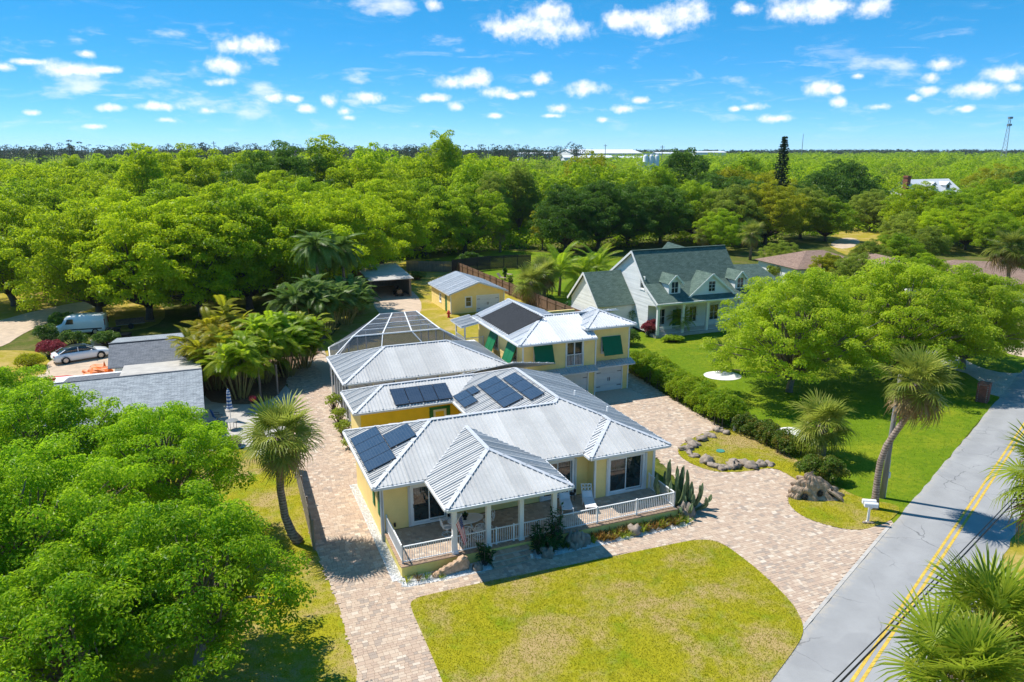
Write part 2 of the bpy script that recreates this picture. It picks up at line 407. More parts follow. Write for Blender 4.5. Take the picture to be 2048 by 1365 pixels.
def shingle(name, c, c2, course=0.145, ang=0.0):
    m, t = new_mat(name); co = objco(t)
    br = t.new('ShaderNodeTexBrick', ins={'Vector': co})
    br.inputs['Color1'].default_value = (*c, 1); br.inputs['Color2'].default_value = (*c2, 1); br.inputs['Mortar'].default_value = (*[x*0.45 for x in c], 1)
    br.inputs['Scale'].default_value = 1.0; br.inputs['Brick Width'].default_value = 0.42; br.inputs['Row Height'].default_value = course
    br.inputs['Mortar Size'].default_value = 0.012; br.inputs['Bias'].default_value = 0.0
    n = t.noise(co, 1.4, 5.0, 0.7); col = t.mix(t.maprange(n, 0.3, 0.75, 0.0, 0.55), br.outputs['Color'], tuple(x*1.35 for x in c2))
    n2 = t.noise(co, 9.0, 3.0); col = t.mix(t.maprange(n2, 0.45, 0.75, 0.0, 0.5), col, tuple(x*0.6 for x in c))
    finish(t, pbsdf(t, col, 0.9, 0, 0.15, bump(t, br.outputs['Fac'], 0.5, 0.02))); return m
M['shingle_green'] = shingle('shingle_green', (0.066,0.108,0.086), (0.135,0.190,0.158))
M['shingle_grey'] = shingle('shingle_grey', (0.17,0.19,0.21), (0.36,0.39,0.41))
M['shingle_brown'] = shingle('shingle_brown', (0.20,0.13,0.10), (0.32,0.22,0.17))
M['shingle_dark'] = shingle('shingle_dark', (0.10,0.11,0.125), (0.19,0.20,0.22))
def solar_mat():
    m, t = new_mat('solar_cells'); co = objco(t)
    br = t.new('ShaderNodeTexBrick', ins={'Vector': co}, offset=0.0)
    br.inputs['Color1'].default_value = (0.030,0.050,0.085,1); br.inputs['Color2'].default_value = (0.040,0.062,0.10,1); br.inputs['Mortar'].default_value = (0.10,0.12,0.15,1)
    br.inputs['Scale'].default_value = 1.0; br.inputs['Brick Width'].default_value = 0.162; br.inputs['Row Height'].default_value = 0.162; br.inputs['Mortar Size'].default_value = 0.006
    finish(t, pbsdf(t, br.outputs['Color'], 0.18, 0.0, 0.7)); return m
M['solar'] = solar_mat()
M['solar_frame'] = simple('solar_frame', (0.03,0.03,0.035), 0.4, 0.05, metal=0.5)
M['thermal'] = simple('black_thermal_mat', (0.022,0.021,0.022), 0.55, 0.25, 3.0)
def screen_mat():
    m, t = new_mat('insect_screen')
    p = pbsdf(t, (0.075,0.09,0.115), 0.7, 0, 0.2); tr = t.new('ShaderNodeBsdfTransparent')
    mx = t.new('ShaderNodeMixShader', ins={0: 0.60, 1: tr.outputs[0], 2: p}); finish(t, mx.outputs[0]); return m
M['screen'] = screen_mat()
def wood(name, c, var=0.3):
    m, t = new_mat(name); co = worldco(t); oi = t.new('ShaderNodeObjectInfo')
    mp = t.new('ShaderNodeMapping', ins={'Vector': co}); mp.inputs['Scale'].default_value = (7, 7, 0.7)
    n = t.math('MULTIPLY_ADD', oi.outputs['Random'], 0.2, t.noise(mp.outputs[0], 1.0, 5.0, 0.6))
    col = t.ramp(n, [(0.3, tuple(x*(1-var) for x in c)), (0.8, tuple(x*(1+var) for x in c))])
    finish(t, pbsdf(t, col, 0.85, 0, 0.2, bump(t, n, 0.4, 0.01))); return m
M['fence_wood'] = wood('fence_wood', (0.20,0.125,0.085)); M['fence_grey'] = wood('fence_grey', (0.22,0.19,0.16)); M['driftwood'] = simple('driftwood', (0.40,0.29,0.20), 0.85, 0.4, 5.0, bmp=1.0, bscale=12)
M['pole_wood'] = wood('pole_wood', (0.20,0.19,0.18))
M['stone'] = simple('stone', (0.30,0.245,0.195), 0.9, 0.3, 4.0, bmp=0.9, bscale=12)
M['stone_tan'] = simple('stone_tan', (0.50,0.34,0.22), 0.9, 0.3, 5.0, bmp=0.9, bscale=12)
M['white_gravel'] = simple('white_gravel', (0.72,0.71,0.69), 0.9, 0.22, 22.0, bmp=0.9, bscale=30)
M['concrete'] = simple('concrete', (0.46,0.43,0.39), 0.85, 0.15, 1.2, bmp=0.2, bscale=30, dirt=0.4)
M['chrome'] = simple('aluminium', (0.62,0.63,0.64), 0.35, 0.05, metal=0.8)
M['rubber'] = simple('rubber', (0.02,0.02,0.02), 0.8, 0.1)
M['rim'] = simple('alloy_rim', (0.55,0.54,0.50), 0.3, 0.1, metal=0.7)
def carpaint(name, c):
    m, t = new_mat(name); finish(t, pbsdf(t, c, 0.28, 0.0, 0.5, None, **{'Coat Weight': 0.6, 'Coat Roughness': 0.05})); return m
M['car_white'] = carpaint('car_white', (0.88,0.88,0.87)); M['car_black'] = carpaint('car_black', (0.02,0.022,0.025))
M['red'] = simple('red_paint', (0.55,0.02,0.03), 0.35, 0.1); M['orange'] = simple('orange_plastic', (0.75,0.17,0.02), 0.5, 0.1)
M['tail'] = simple('tail_lamp_red', (0.35,0.01,0.015), 0.25, 0.1)
M['coping'] = simple('coping', (0.40,0.27,0.18), 0.9, 0.3, 7.0, bmp=0.4)
M['brick'] = simple('brick_red', (0.27,0.10,0.065), 0.9, 0.3, 6.0, bmp=0.4)
M['blue_cloth'] = simple('blue_cloth', (0.03,0.12,0.36), 0.85, 0.15); M['white_cloth'] = simple('white_cloth', (0.74,0.75,0.76), 0.85, 0.08)
M['flag_red'] = simple('flag_red', (0.50,0.02,0.035), 0.8, 0.08); M['flag_blue'] = simple('flag_blue', (0.02,0.04,0.16), 0.8, 0.08)
M['tan_cloth'] = simple('tan_cloth', (0.36,0.28,0.20), 0.8, 0.1); M['rust'] = simple('rust', (0.16,0.09,0.06), 0.8, 0.4, 6.0)
M['bin_green'] = simple('bin_green', (0.01,0.07,0.045), 0.5, 0.1); M['teal_lid'] = simple('teal_lid', (0.06,0.24,0.19), 0.6, 0.15)
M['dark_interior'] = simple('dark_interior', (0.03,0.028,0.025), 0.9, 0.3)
M['terracotta'] = simple('white_pot', (0.70,0.66,0.60), 0.7, 0.1)
M['teal_glass'] = simple('teal_glass', (0.01,0.06,0.06), 0.06, 0.2, 1.0, spec=0.8)
# grounds
def grass(name, c_dark, c_lit, c_dry, dry=0.45, patch=0.35, c_green=None):
    m, t = new_mat(name); w = worldco(t)
    big = t.noise(w, patch, 4.0, 0.6, 0.4); mid = t.noise(w, 2.1, 4.0, 0.65); fine = t.noise(w, 17.0, 4.0, 0.7); vf = t.noise(w, 60.0, 2.0, 0.6)
    k = t.math('MULTIPLY_ADD', vf, 0.30, t.math('MULTIPLY_ADD', fine, 0.55, t.math('MULTIPLY', mid, 0.40)))
    col = t.ramp(k, [(0.42, c_dark), (0.82, c_lit)])
    if c_green:
        gp = t.math('MULTIPLY_ADD', mid, 0.45, t.noise(w, 0.55, 4.0, 0.65, 0.6)); gm_ = t.maprange(gp, 0.68, 0.95, 0.0, 0.75, True)
        col = t.mix(gm_, col, t.ramp(k, [(0.42, tuple(x*0.6 for x in c_green)), (0.82, c_green)]))
    dm = t.maprange(t.math('MULTIPLY_ADD', fine, 0.30, t.math('MULTIPLY_ADD', mid, 0.35, t.math('MULTIPLY', big, 0.9))), 0.70, 1.0, 0.0, dry*1.5, True)
    col = t.mix(t.math('MINIMUM', dm, 1.0), col, c_dry)
    finish(t, pbsdf(t, col, 0.9, 0, 0.1, bump(t, k, 0.6, 0.03))); return m
M['lawn'] = grass('lawn_grass', (0.18,0.185,0.006), (0.42,0.365,0.018), (0.40,0.29,0.12), 0.85, 0.30, (0.19,0.28,0.008))
M['lawn_lush'] = grass('lawn_lush', (0.060,0.125,0.004), (0.175,0.255,0.008), (0.34,0.32,0.02), 0.35, 0.16)
M['lawn_dry'] = grass('lawn_dry', (0.19,0.17,0.015), (0.43,0.34,0.035), (0.47,0.33,0.12), 0.6)
M['undergrowth'] = grass('undergrowth', (0.03,0.045,0.008), (0.14,0.17,0.02), (0.20,0.15,0.06), 0.5)
M['blade'] = leaf_mat('grass_blade', (0.17,0.21,0.006), (0.42,0.39,0.014), (0.46,0.36,0.10), 0.45, 0.9)
M['blade_lush'] = leaf_mat('grass_blade_lush', (0.07,0.14,0.005), (0.19,0.265,0.010), (0.34,0.32,0.02), 0.3, 0.25)
M['sand'] = simple('sand', (0.52,0.40,0.29), 0.95, 0.18, 1.2, bmp=0.4, bscale=25)
M['mulch'] = simple('mulch', (0.20,0.12,0.075), 0.95, 0.4, 6.0, bmp=0.7, bscale=25)
M['joint_sand'] = simple('joint_sand', (0.50,0.40,0.31), 0.95, 0.15, 6.0)
def asphalt():
    m, t = new_mat('asphalt'); w = worldco(t)
    n = t.noise(w, 0.5, 5.0, 0.65); f = t.noise(w, 35.0, 3.0, 0.7)
    k = t.math('MULTIPLY_ADD', f, 0.4, t.math('MULTIPLY', n, 0.65))
    col = t.ramp(k, [(0.3, (0.27,0.268,0.265)), (0.75, (0.39,0.388,0.385))])
    sp = t.new('ShaderNodeVectorMath', operation='DOT_PRODUCT'); t.l.new(w, sp.inputs[0]); sp.inputs[1].default_value = (0.7406, -0.6719, 0)
    off = t.math('SUBTRACT', sp.outputs['Value'], -9.314)
    trk = t.math('MULTIPLY_ADD', t.math('COSINE', t.math('MULTIPLY', t.math('SUBTRACT', off, 0.72), 3.70)), 0.5, 0.5)
    trk = t.math('MULTIPLY', trk, t.maprange(t.noise(w, 0.9, 4.0, 0.7), 0.3, 0.7, 0.05, 0.30)); col = t.mix(trk, col, (0.21,0.21,0.212))
    pat = t.maprange(t.noise(w, 0.28, 2.0, 0.4, 0.8), 0.58, 0.61, 0.0, 0.28); col = t.mix(pat, col, (0.24,0.24,0.245))
    edge = t.maprange(t.math('ABSOLUTE', t.math('SUBTRACT', off, 2.575)), 2.15, 2.6, 0.0, 1.0); edge = t.math('MULTIPLY', edge, t.maprange(t.noise(w, 2.4, 5.0, 0.7), 0.42, 0.62, 0.0, 0.8)); col = t.mix(edge, col, (0.47,0.41,0.32))
    # fine branching cracks
    mp = t.new('ShaderNodeVectorMath', operation='MULTIPLY_ADD'); 
    nz = t.new('ShaderNodeTexNoise', ins={'Vector': w, 'Scale': 1.1, 'Detail': 4.0}); t.l.new(nz.outputs['Color'], mp.inputs[0]); mp.inputs[1].default_value = (0.9,0.9,0); t.l.new(w, mp.inputs[2])
    vo = t.new('ShaderNodeTexVoronoi', feature='DISTANCE_TO_EDGE', ins={'Vector': mp.outputs[0], 'Scale': 0.36})
    ck = t.maprange(vo.outputs['Distance'], 0.0, 0.012, 1.0, 0.0)
    ck = t.math('MULTIPLY', ck, t.maprange(t.noise(w, 0.35, 3.0), 0.45, 0.62, 0.0, 0.75))
    col = t.mix(ck, col, (0.07,0.07,0.075))
    finish(t, pbsdf(t, col, 0.85, 0, 0.25, bump(t, f, 0.35, 0.01))); return m
M['asphalt'] = asphalt()
M['road_yellow'] = simple('road_yellow', (0.60,0.40,0.055), 0.75, 0.25, 5.0, dirt=0.6)
def pavers():
    m, t = new_mat('paver'); w = worldco(t); geo = t.new('ShaderNodeNewGeometry'); oi = t.new('ShaderNodeObjectInfo')
    r = t.math('FRACT', t.math('MULTIPLY_ADD', oi.outputs['Random'], 7.31, geo.outputs['Random Per Island']))
    col = t.ramp(r, [(0.0, (0.33,0.27,0.225)), (0.16, (0.49,0.36,0.265)), (0.42, (0.55,0.42,0.31)), (0.62, (0.44,0.32,0.24)), (0.78, (0.59,0.475,0.36)), (0.92, (0.68,0.585,0.47))], 'CONSTANT')
    n = t.noise(w, 0.35, 3.0, 0.5); col = t.mix(t.maprange(n, 0.3, 0.7, 0.1, 0.55), col, (0.53,0.40,0.295))
    f = t.noise(w, 24.0, 3.0); col = t.mix(t.maprange(f, 0.4, 0.75, 0.0, 0.35), col, (0.38,0.30,0.25))
    finish(t, pbsdf(t, col, 0.85, 0, 0.2, bump(t, f, 0.4, 0.01))); return m
M['paver'] = pavers()
M['paver_shade'] = M['paver']
# ------------------------------------------------------------------ ground, road, drive, lawns
def sheet(name, poly, z, mat, kind='structure', label=None):
    mb = MB(); mb.poly([(x, y, z) for x, y in poly])
    a = sum(poly[i][0]*poly[(i+1) % len(poly)][1]-poly[(i+1) % len(poly)][0]*poly[i][1] for i in range(len(poly)))
    if a < 0: mb.f = [tuple(reversed(f)) for f in mb.f]
    return obj(name, mb, mat, None, kind=kind, label=label)
gm = MB(); ring = []
for r in (1.0, 60, 200, 800, 2000, 4000):
    ring.append([(r*math.cos(t*math.pi/24), 60+r*math.sin(t*math.pi/24), -0.02) for t in range(48)])
gm.loft(ring, cap=False); gm.poly(ring[0])
obj('ground', gm, M['undergrowth'], kind='structure')

LAWN_FRONT = smooth_poly([G(u, v)[:2] for u, v in [(905,1420),(885,1365),(860,1305),(838,1255),(823,1222),(820,1203),(860,1190),(1000,1160),(1220,1116),(1330,1093),(1395,1080),(1440,1084),(1500,1128),(1545,1168),(1582,1205),(1603,1240),(1608,1268),(1590,1300),(1537,1370),(1500,1420)]], 2)
BED_RIGHT = smooth_poly([G(u, v)[:2] for u, v in [(1447,856),(1405,868),(1362,890),(1354,905),(1366,920),(1400,937),(1435,946),(1490,945),(1545,936),(1570,947),(1602,966),(1582,985),(1574,1002),(1585,1020),(1610,1037),(1650,1051),(1690,1060),(1725,1062),(1757,1052),(1783,1042),(1808,1012),(1720,1000),(1650,960),(1570,905),(1480,862)]], 2)
LAWN_LEFT = gpoly([(-500,1500),(755,1500),(720,1365),(700,1290),(679,1216),(651,1146),(631,1097),(605,1000),(588,930),(560,905),(480,900),(430,903),(300,890),(-500,900)])
LAWN_WEST_BACK = gpoly([(1240,735),(1262,740),(1345,795),(1455,852),(1560,920),(1600,960),(1700,1010),(1781,1060),(1879,940),(1945,857),(1993,803),(2080,740),(2080,690),(1850,660),(1600,600),(1340,640),(1270,690)])
sheet('lawn', LAWN_LEFT, 0.012, M['lawn'])
sheet('lawn', LAWN_WEST_BACK, 0.004, M['lawn_lush'])
sheet('lawn', BED_RIGHT, 0.045, M['lawn'])
sheet('lawn', LAWN_FRONT, 0.050, M['lawn'])
sheet('lawn', gpoly([(560,770),(640,700),(690,640),(690,560),(830,518),(900,520),(990,560),(1090,610),(1180,650),(1260,745),(1100,760),(900,690)]), 0.000, M['lawn_dry'])
sheet('lawn', gpoly([(860,518),(1000,500),(1240,515),(1330,640),(1260,740),(1180,650),(1090,605),(1000,560)]), 0.008, M['lawn_lush'])
sheet('lawn', smooth_poly(gpoly([(1640,480),(1700,455),(1790,462),(1800,510),(1700,520)]), 2), 0.010, M['lawn_dry'])
sheet('lawn', gpoly([(1880,560),(2100,540),(2100,640),(1900,620)]), 0.010, M['lawn_dry'])
sheet('lawn', smooth_poly(gpoly([(-60,560),(160,560),(330,600),(330,660),(120,668),(-60,640)]), 2), 0.010, M['lawn_dry'])
sheet('sand_yard', smooth_poly(gpoly([(-90,700),(-90,662),(0,642),(70,622),(180,600),(205,612),(120,638),(50,664),(0,700)]), 2), 0.016, M['sand'])
sheet('sand_yard', smooth_poly(gpoly([(95,748),(92,722),(150,712),(240,702),(262,720),(262,755),(235,792),(110,798),(60,778),(70,752)]), 2), 0.018, M['sand'])
sheet('lawn', smooth_poly(gpoly([(-90,790),(-90,705),(30,700),(90,705),(120,760),(80,810),(-40,830)]), 2), 0.013, M['lawn_dry'])
sheet('sand_yard', smooth_poly(gpoly([(1655,488),(1690,474),(1722,480),(1715,493),(1680,500)]), 2), 0.018, M['sand'])
sheet('sand_yard', smooth_poly(gpoly([(735,580),(790,560),(850,600),(830,650),(760,640)]), 2), 0.012, M['sand'])
sheet('patio', gpoly([(350,905),(470,900),(560,880),(600,800),(560,760),(440,770),(360,830)]), 0.020, M['concrete'])
sheet('mulch_bed', smooth_poly(gpoly([(395,800),(470,812),(545,805),(580,760),(640,715),(660,660),(560,640),(420,690)]), 2), 0.026, M['mulch'])
sheet('neighbour_drive', smooth_poly(gpoly([(1890,735),(1950,752),(1993,803),(2030,772),(2060,745),(2010,748),(1960,736),(1920,715),(1840,690),(1830,705)]), 1), 0.014, M['concrete'])
sheet('neighbour_drive', smooth_poly(gpoly([(1995,700),(2060,680),(2100,700),(2100,725),(2030,712)]), 1), 0.016, M['sand'])

# road with its double line and concrete edge
rd = np.array((27.1, 29.87)); rd = rd/np.linalg.norm(rd); rn = np.array((rd[1], -rd[0])); r0 = np.array(G(1607, 1264)[:2])
def RP(t, o, z): p = r0+rd*t+rn*o; return (p[0], p[1], z)
def strip(mb, t0, t1, o0, o1, z, step=3.0, jit=0.0, seed=1):
    rs = random.Random(seed); t = t0; A = []
    while t < t1+1e-6: A.append((t, rs.uniform(-jit, jit), rs.uniform(-jit, jit))); t += step
    for (a, j0, j1), (b, k0, k1) in zip(A, A[1:]): mb.poly([RP(a, o0+j0, z), RP(a, o1+j1, z), RP(b, o1+k1, z), RP(b, o0+k0, z)])
    return mb
road = obj('road', strip(MB(), -60, 120, 0.0, 5.15, 0.024, 1.0, 0.07), M['asphalt'], kind='structure')
for o in (2.52, 2.80): obj('centre_line', strip(MB(), -60, 120, o, o+0.13, 0.030, 2.0), M['road_yellow'], road)
kerb = MB(); 
for k in range(12): kerb.obox(np.array(RP(0.6+k*1.0, -0.10, 0.022)), [*(rd*0.492), 0], [*(rn*0.085), 0], [0, 0, 0.022])
obj('kerb', kerb, M['concrete'], kind='structure')
sheet('lawn', [RP(-60, 5.0, 0)[:2], RP(120, 5.0, 0)[:2], RP(120, 60, 0)[:2], RP(-60, 60, 0)[:2]], 0.010, M['lawn_dry'])

# paver drive
PAVE = [gpoly([(745,1470),(720,1365),(700,1290),(679,1216),(651,1146),(631,1097),(605,1000),(588,930),(590,850),(583,790),(572,760),(600,735),(648,700),(668,760),(700,850),(745,1000),(790,1120),(805,1165),(1000,1160),(1000,1470)]),
        gpoly([(770,1130),(1390,1000),(1300,900),(1190,800),(1100,740),(1262,748),(1290,765),(1345,800),(1445,857),(1480,862),(1640,960),(1783,1042),(1790,1052),(1700,1155),(1607,1264),(1600,1300),(900,1300),(790,1200)])]
HOUSE_RECTS = [(0.35,16.6,-3.95,8.0), (1.5,16.7,8,15.8), (14.8,26.0,15.5,27), (1.9,14.3,17.9,38)]
def build_pavers():
    rs = np.random.RandomState(4)
    W = np.array([WH(p) for P in PAVE for p in P]); x0, y0 = W.min(0); x1, y1 = W.max(0)
    rects = []; y = y0
    while y < y1:
        h = rs.choice([0.16, 0.16, 0.24]); x = x0+rs.uniform(-.3, 0)
        n = int((x1-x0)/0.2)+3; ws = rs.choice([0.16, 0.24, 0.24, 0.32], n); xs = x+np.concatenate([[0], np.cumsum(ws)[:-1]])
        rects.append(np.stack([xs, np.full(n, y), ws, np.full(n, h)], 1)); y += h
    R = np.concatenate(rects); cx = R[:, 0]+R[:, 2]/2; cyy = R[:, 1]+R[:, 3]/2
    wx = HO[0]+cx*math.cos(HA)-cyy*math.sin(HA); wy = HO[1]+cx*math.sin(HA)+cyy*math.cos(HA)
    ok = in_poly(wx, wy, PAVE[0]) | in_poly(wx, wy, PAVE[1])
    ok &= ~in_poly(wx, wy, LAWN_FRONT) & ~in_poly(wx, wy, BED_RIGHT) & ~in_poly(wx, wy, LAWN_LEFT)
    ok &= (wy > 23.0)
    for a, b, c, d in HOUSE_RECTS: ok &= ~((cx > a) & (cx < b) & (cyy > c) & (cyy < d))
    # not on the road
    o = (wx-r0[0])*rn[0]+(wy-r0[1])*rn[1]; ok &= o < -0.2
    R = R[ok]; wx = wx[ok]; wy = wy[ok]
    vis = np.abs(wx) < (wy*math.cos(TILT)+20*math.sin(TILT))*1024/FPX*1.12; R = R[vis]; wy = wy[vis]
    order = np.argsort(wy); R = R[order]
    return R
PR = build_pavers()
drive = obj('driveway', MB().poly([HW(x, y, 0.006) for x, y in [WH(p) for p in PAVE[0]]]), M['joint_sand'], kind='structure')
obj('joint_bed', MB().poly([(x, y, 0.008) for x, y in PAVE[1]]), M['joint_sand'], drive)
def paver_array(R, z0=0.004, seed=2):
    rs = np.random.RandomState(seed); n = len(R); g = 0.0025; b = 0.003
    z = 0.036+rs.uniform(-.003, .003, n)
    xa, ya = R[:, 0]+g, R[:, 1]+g; xb, yb = R[:, 0]+R[:, 2]-g, R[:, 1]+R[:, 3]-g
    def C(x, y, zz):
        return np.stack([HO[0]+x*math.cos(HA)-y*math.sin(HA), HO[1]+x*math.sin(HA)+y*math.cos(HA), zz], 1)
    lo = np.full(n, z0)
    V = np.stack([C(xa, ya, lo), C(xb, ya, lo), C(xb, yb, lo), C(xa, yb, lo), C(xa+b, ya+b, z), C(xb-b, ya+b, z), C(xb-b, yb-b, z), C(xa+b, yb-b, z)], 1).reshape(-1, 3)
    q = np.array([(4,5,6,7),(0,1,5,4),(1,2,6,5),(2,3,7,6),(3,0,4,7)])
    F = (q[None]+8*np.arange(n)[:, None, None]).reshape(-1, 4)
    return V, F
V, F = paver_array(PR[300:])
rest = link(bpy.data.objects.new('paver_field', npmesh('paver_field', V, F, M['paver'])), drive); rest['kind'] = 'stuff'
pm = {}
for i in range(300):
    x, y, w, h = PR[i]; key = (round(w, 3), round(h, 3))
    if key not in pm:
        g, b = 0.0025, 0.003; hw, hh = w/2-g, h/2-g
        pm[key] = MB()._a([(-hw,-hh,0),(hw,-hh,0),(hw,hh,0),(-hw,hh,0),(-hw+b,-hh+b,.033),(hw-b,-hh+b,.033),(hw-b,hh-b,.033),(-hw+b,hh-b,.033)], [(4,5,6,7),(0,1,5,4),(1,2,6,5),(2,3,7,6),(3,0,4,7)]).mesh('paver', M['paver'])
    o = link(bpy.data.objects.new('paver', pm[key]), drive); p = HW(x+w/2, y+h/2, 0.004+random.uniform(-.002, .002)); o.location = p; o.rotation_euler = (0, 0, HA)

# white stone beds round the house
def hsheet(name, poly, z, mat): return sheet(name, [HW(x, y)[:2] for x, y in poly], z, mat)
bedf = hsheet('gravel_bed', smooth_poly([(0.25,-3.05),(0.35,-3.75),(1.8,-3.8),(3.2,-3.95),(4.6,-3.8),(4.95,-3.9),(4.95,-2.9),(0.4,-2.9)], 1), 0.014, M['white_gravel'])
bedr = hsheet('gravel_bed', smooth_poly([(7.2,-2.9),(7.2,-3.95),(9.5,-3.9),(12.5,-3.85),(15.2,-3.85),(16.5,-3.85),(17.0,-3.3),(16.8,-2.6),(16.3,-2.6),(16.3,-2.9)], 1), 0.014, M['white_gravel'])
bedl = hsheet('gravel_bed', [(0.08,-3.1),(0.62,-3.1),(0.62,8.2),(0.10,8.2)], 0.050, M['white_gravel'])
def pebbles(name, poly, n, z, rad, parent, mat, seed=3):
    """heaped pebbles: small irregular octahedra"""
    rs = np.random.RandomState(seed); P = np.array(poly); lo = P.min(0); hi = P.max(0)
    q = rs.uniform(lo, hi, (n*3, 2)); q = q[in_poly(q[:, 0], q[:, 1], poly)][:n]; n = len(q)
    wx = HO[0]+q[:, 0]*math.cos(HA)-q[:, 1]*math.sin(HA); wy = HO[1]+q[:, 0]*math.sin(HA)+q[:, 1]*math.cos(HA)
    c = np.stack([wx, wy, np.full(n, z)], 1); r = rs.uniform(0.5, 1.4, (n, 1))*rad
    base = np.array([(1,0,0),(0,1,0),(-1,0,0),(0,-1,0),(0,0,.8),(0,0,-.6)], float)
    V = (c[:, None]+r[:, None]*(base[None]+rs.normal(0, .22, (n, 6, 3)))).reshape(-1, 3)
    f = np.array([(0,1,4),(1,2,4),(2,3,4),(3,0,4),(1,0,5),(2,1,5),(3,2,5),(0,3,5)]); F = (f[None]+6*np.arange(n)[:, None, None]).reshape(-1, 3)
    o = link(bpy.data.objects.new(name, npmesh(name, V, F, mat)), parent); o['kind'] = 'stuff'; return o
pebbles('pebbles', [(0.3,-3.0),(0.4,-3.7),(3.2,-3.9),(4.9,-3.85),(4.9,-2.95)], 1500, 0.03, 0.035, bedf, M['white_gravel'])
pebbles('pebbles', [(7.3,-2.95),(7.3,-3.88),(15.2,-3.8),(16.5,-3.75),(16.9,-3.2),(16.3,-2.95)], 3000, 0.03, 0.035, bedr, M['white_gravel'])
pebbles('pebbles', [(0.1,-3.0),(0.6,-3.0),(0.6,8.1),(0.12,8.1)], 2500, 0.06, 0.035, bedl, M['white_gravel'])

# blades of grass where the lawns come close
def blades(name, poly, n, z, h, mat, label, seed=5, clump=None):
    rs = np.random.RandomState(seed); P = np.array(poly); lo = np.maximum(P.min(0), (-24, 22)); hi = P.max(0)
    q = rs.uniform(lo, hi, (int(n*2.2), 2)); q = q[in_poly(q[:, 0], q[:, 1], poly)][:n]; n = len(q); q = q+rs.normal(0, .045, q.shape)
    a = rs.uniform(0, 2*math.pi, n); w = rs.uniform(.010, .022, n); hh = rs.uniform(.5, 1.3, n)*h; lean = rs.uniform(0.2, 1.3, n)*hh; b = rs.uniform(0, 2*math.pi, n)
    c = np.stack([q[:, 0], q[:, 1], np.full(n, z)], 1); d = np.stack([np.cos(a)*w, np.sin(a)*w, np.zeros(n)], 1)
    tip = c+np.stack([np.cos(b)*lean, np.sin(b)*lean, hh], 1)
    V = np.stack([c-d, c+d, tip], 1).reshape(-1, 3); F = np.arange(3*n).reshape(-1, 3)
    o = link(bpy.data.objects.new(name, npmesh(name, V, F, mat))); o['kind'] = 'stuff'; o['label'] = label; o['category'] = 'grass'; return o
blades('grass', LAWN_FRONT, 60000, 0.050, 0.045, M['blade'], 'short yellow green grass of the front lawn')
blades('grass', LAWN_LEFT, 60000, 0.012, 0.05, M['blade'], 'short patchy grass under the big tree at the lower left', 6)
blades('grass', BED_RIGHT, 22000, 0.045, 0.045, M['blade'], 'short grass of the rock edged bed beside the drive', 7)
blades('grass', LAWN_WEST_BACK, 50000, 0.004, 0.06, M['blade_lush'], 'lush green grass of the lawn beyond the hedge', 8)
# ------------------------------------------------------------------ building helpers
def clip_s(poly, s0, s1):
    def half(P, k, keep_ge):
        out = []; n = len(P)
        for i in range(n):
            a, b = P[i], P[(i+1) % n]; ia = (a[0] >= k) if keep_ge else (a[0] <= k); ib = (b[0] >= k) if keep_ge else (b[0] <= k)
            if ia: out.append(a)
            if ia != ib:
                t = (k-a[0])/(b[0]-a[0]); out.append((k, a[1]+t*(b[1]-a[1])))
        return out
    P = half(poly, s0, True)
    return half(P, s1, False) if P else P
def t_range(poly, s):
    ts = []; n = len(poly)
    for i in range(n):
        a, b = poly[i], poly[(i+1) % n]
        if (a[0]-s)*(b[0]-s) < 0: ts.append(a[1]+(s-a[0])/(b[0]-a[0])*(b[1]-a[1]))
    return (min(ts), max(ts)) if len(ts) >= 2 else None
def metal_slope(roof, pts, eave, pw=0.91, mat=None, lift=0.03, ribs=4, name='roof_panel'):
    """one slope of ribbed metal roof: each sheet is an object, its ribs stand proud"""
    mat = mat or M['roof_metal']
    P = [np.array(p, float) for p in pts]; e = np.array(eave, float); e /= np.linalg.norm(e)
    nrm = None
    for i in range(1, len(P)-1):
        c = np.cross(P[i]-P[0], P[i+1]-P[0])
        if np.linalg.norm(c) > 1e-3: nrm = c/np.linalg.norm(c); break
    if nrm[2] < 0: nrm = -nrm
    u = np.cross(nrm, e)
    if u[2] < 0: u = -u
    o = P[0]; Q = [((p-o) @ e, (p-o) @ u) for p in P]
    s0 = min(q[0] for q in Q); s1 = max(q[0] for q in Q); k = 0; s = s0
    X = lambda q, h: o+e*q[0]+u*q[1]+nrm*h
    while s < s1-0.02:
        c = clip_s(Q, s, min(s+pw, s1)); mb = MB()
        if len(c) >= 3:
            top = [X(q, lift) for q in c]; mb.slab([X(q, 0.004) for q in c], nrm*(lift-0.004))
            for j in range(ribs):
                r = s+pw*j/ribs+0.03; 
                if r > s1-0.03: continue
                tr = t_range(Q, r)
                if tr is None or tr[1]-tr[0] < 0.12: continue
                w0, w1, hh = (0.055, 0.028, 0.075) if j == 0 else (0.034, 0.016, 0.045)
                a, b = tr[0]+0.005, tr[1]-0.03
                mb._a([X((r-w0, a), lift), X((r+w0, a), lift), X((r+w1, a), lift+hh), X((r-w1, a), lift+hh), X((r-w0, b), lift), X((r+w0, b), lift), X((r+w1, b), lift+hh), X((r-w1, b), lift+hh)],
                      [(0,1,2,3),(1,5,6,2),(3,2,6,7),(4,0,3,7),(5,4,7,6)])
            obj(name, mb, mat, roof)
        s += pw
def caps(lines, w=0.26, h=0.03, lift=0.062):
    mb = MB()
    for a, b in lines:
        a = np.array(a, float)+(0,0,lift); b = np.array(b, float)+(0,0,lift); mb.bar(a, b, w, h)
    return mb
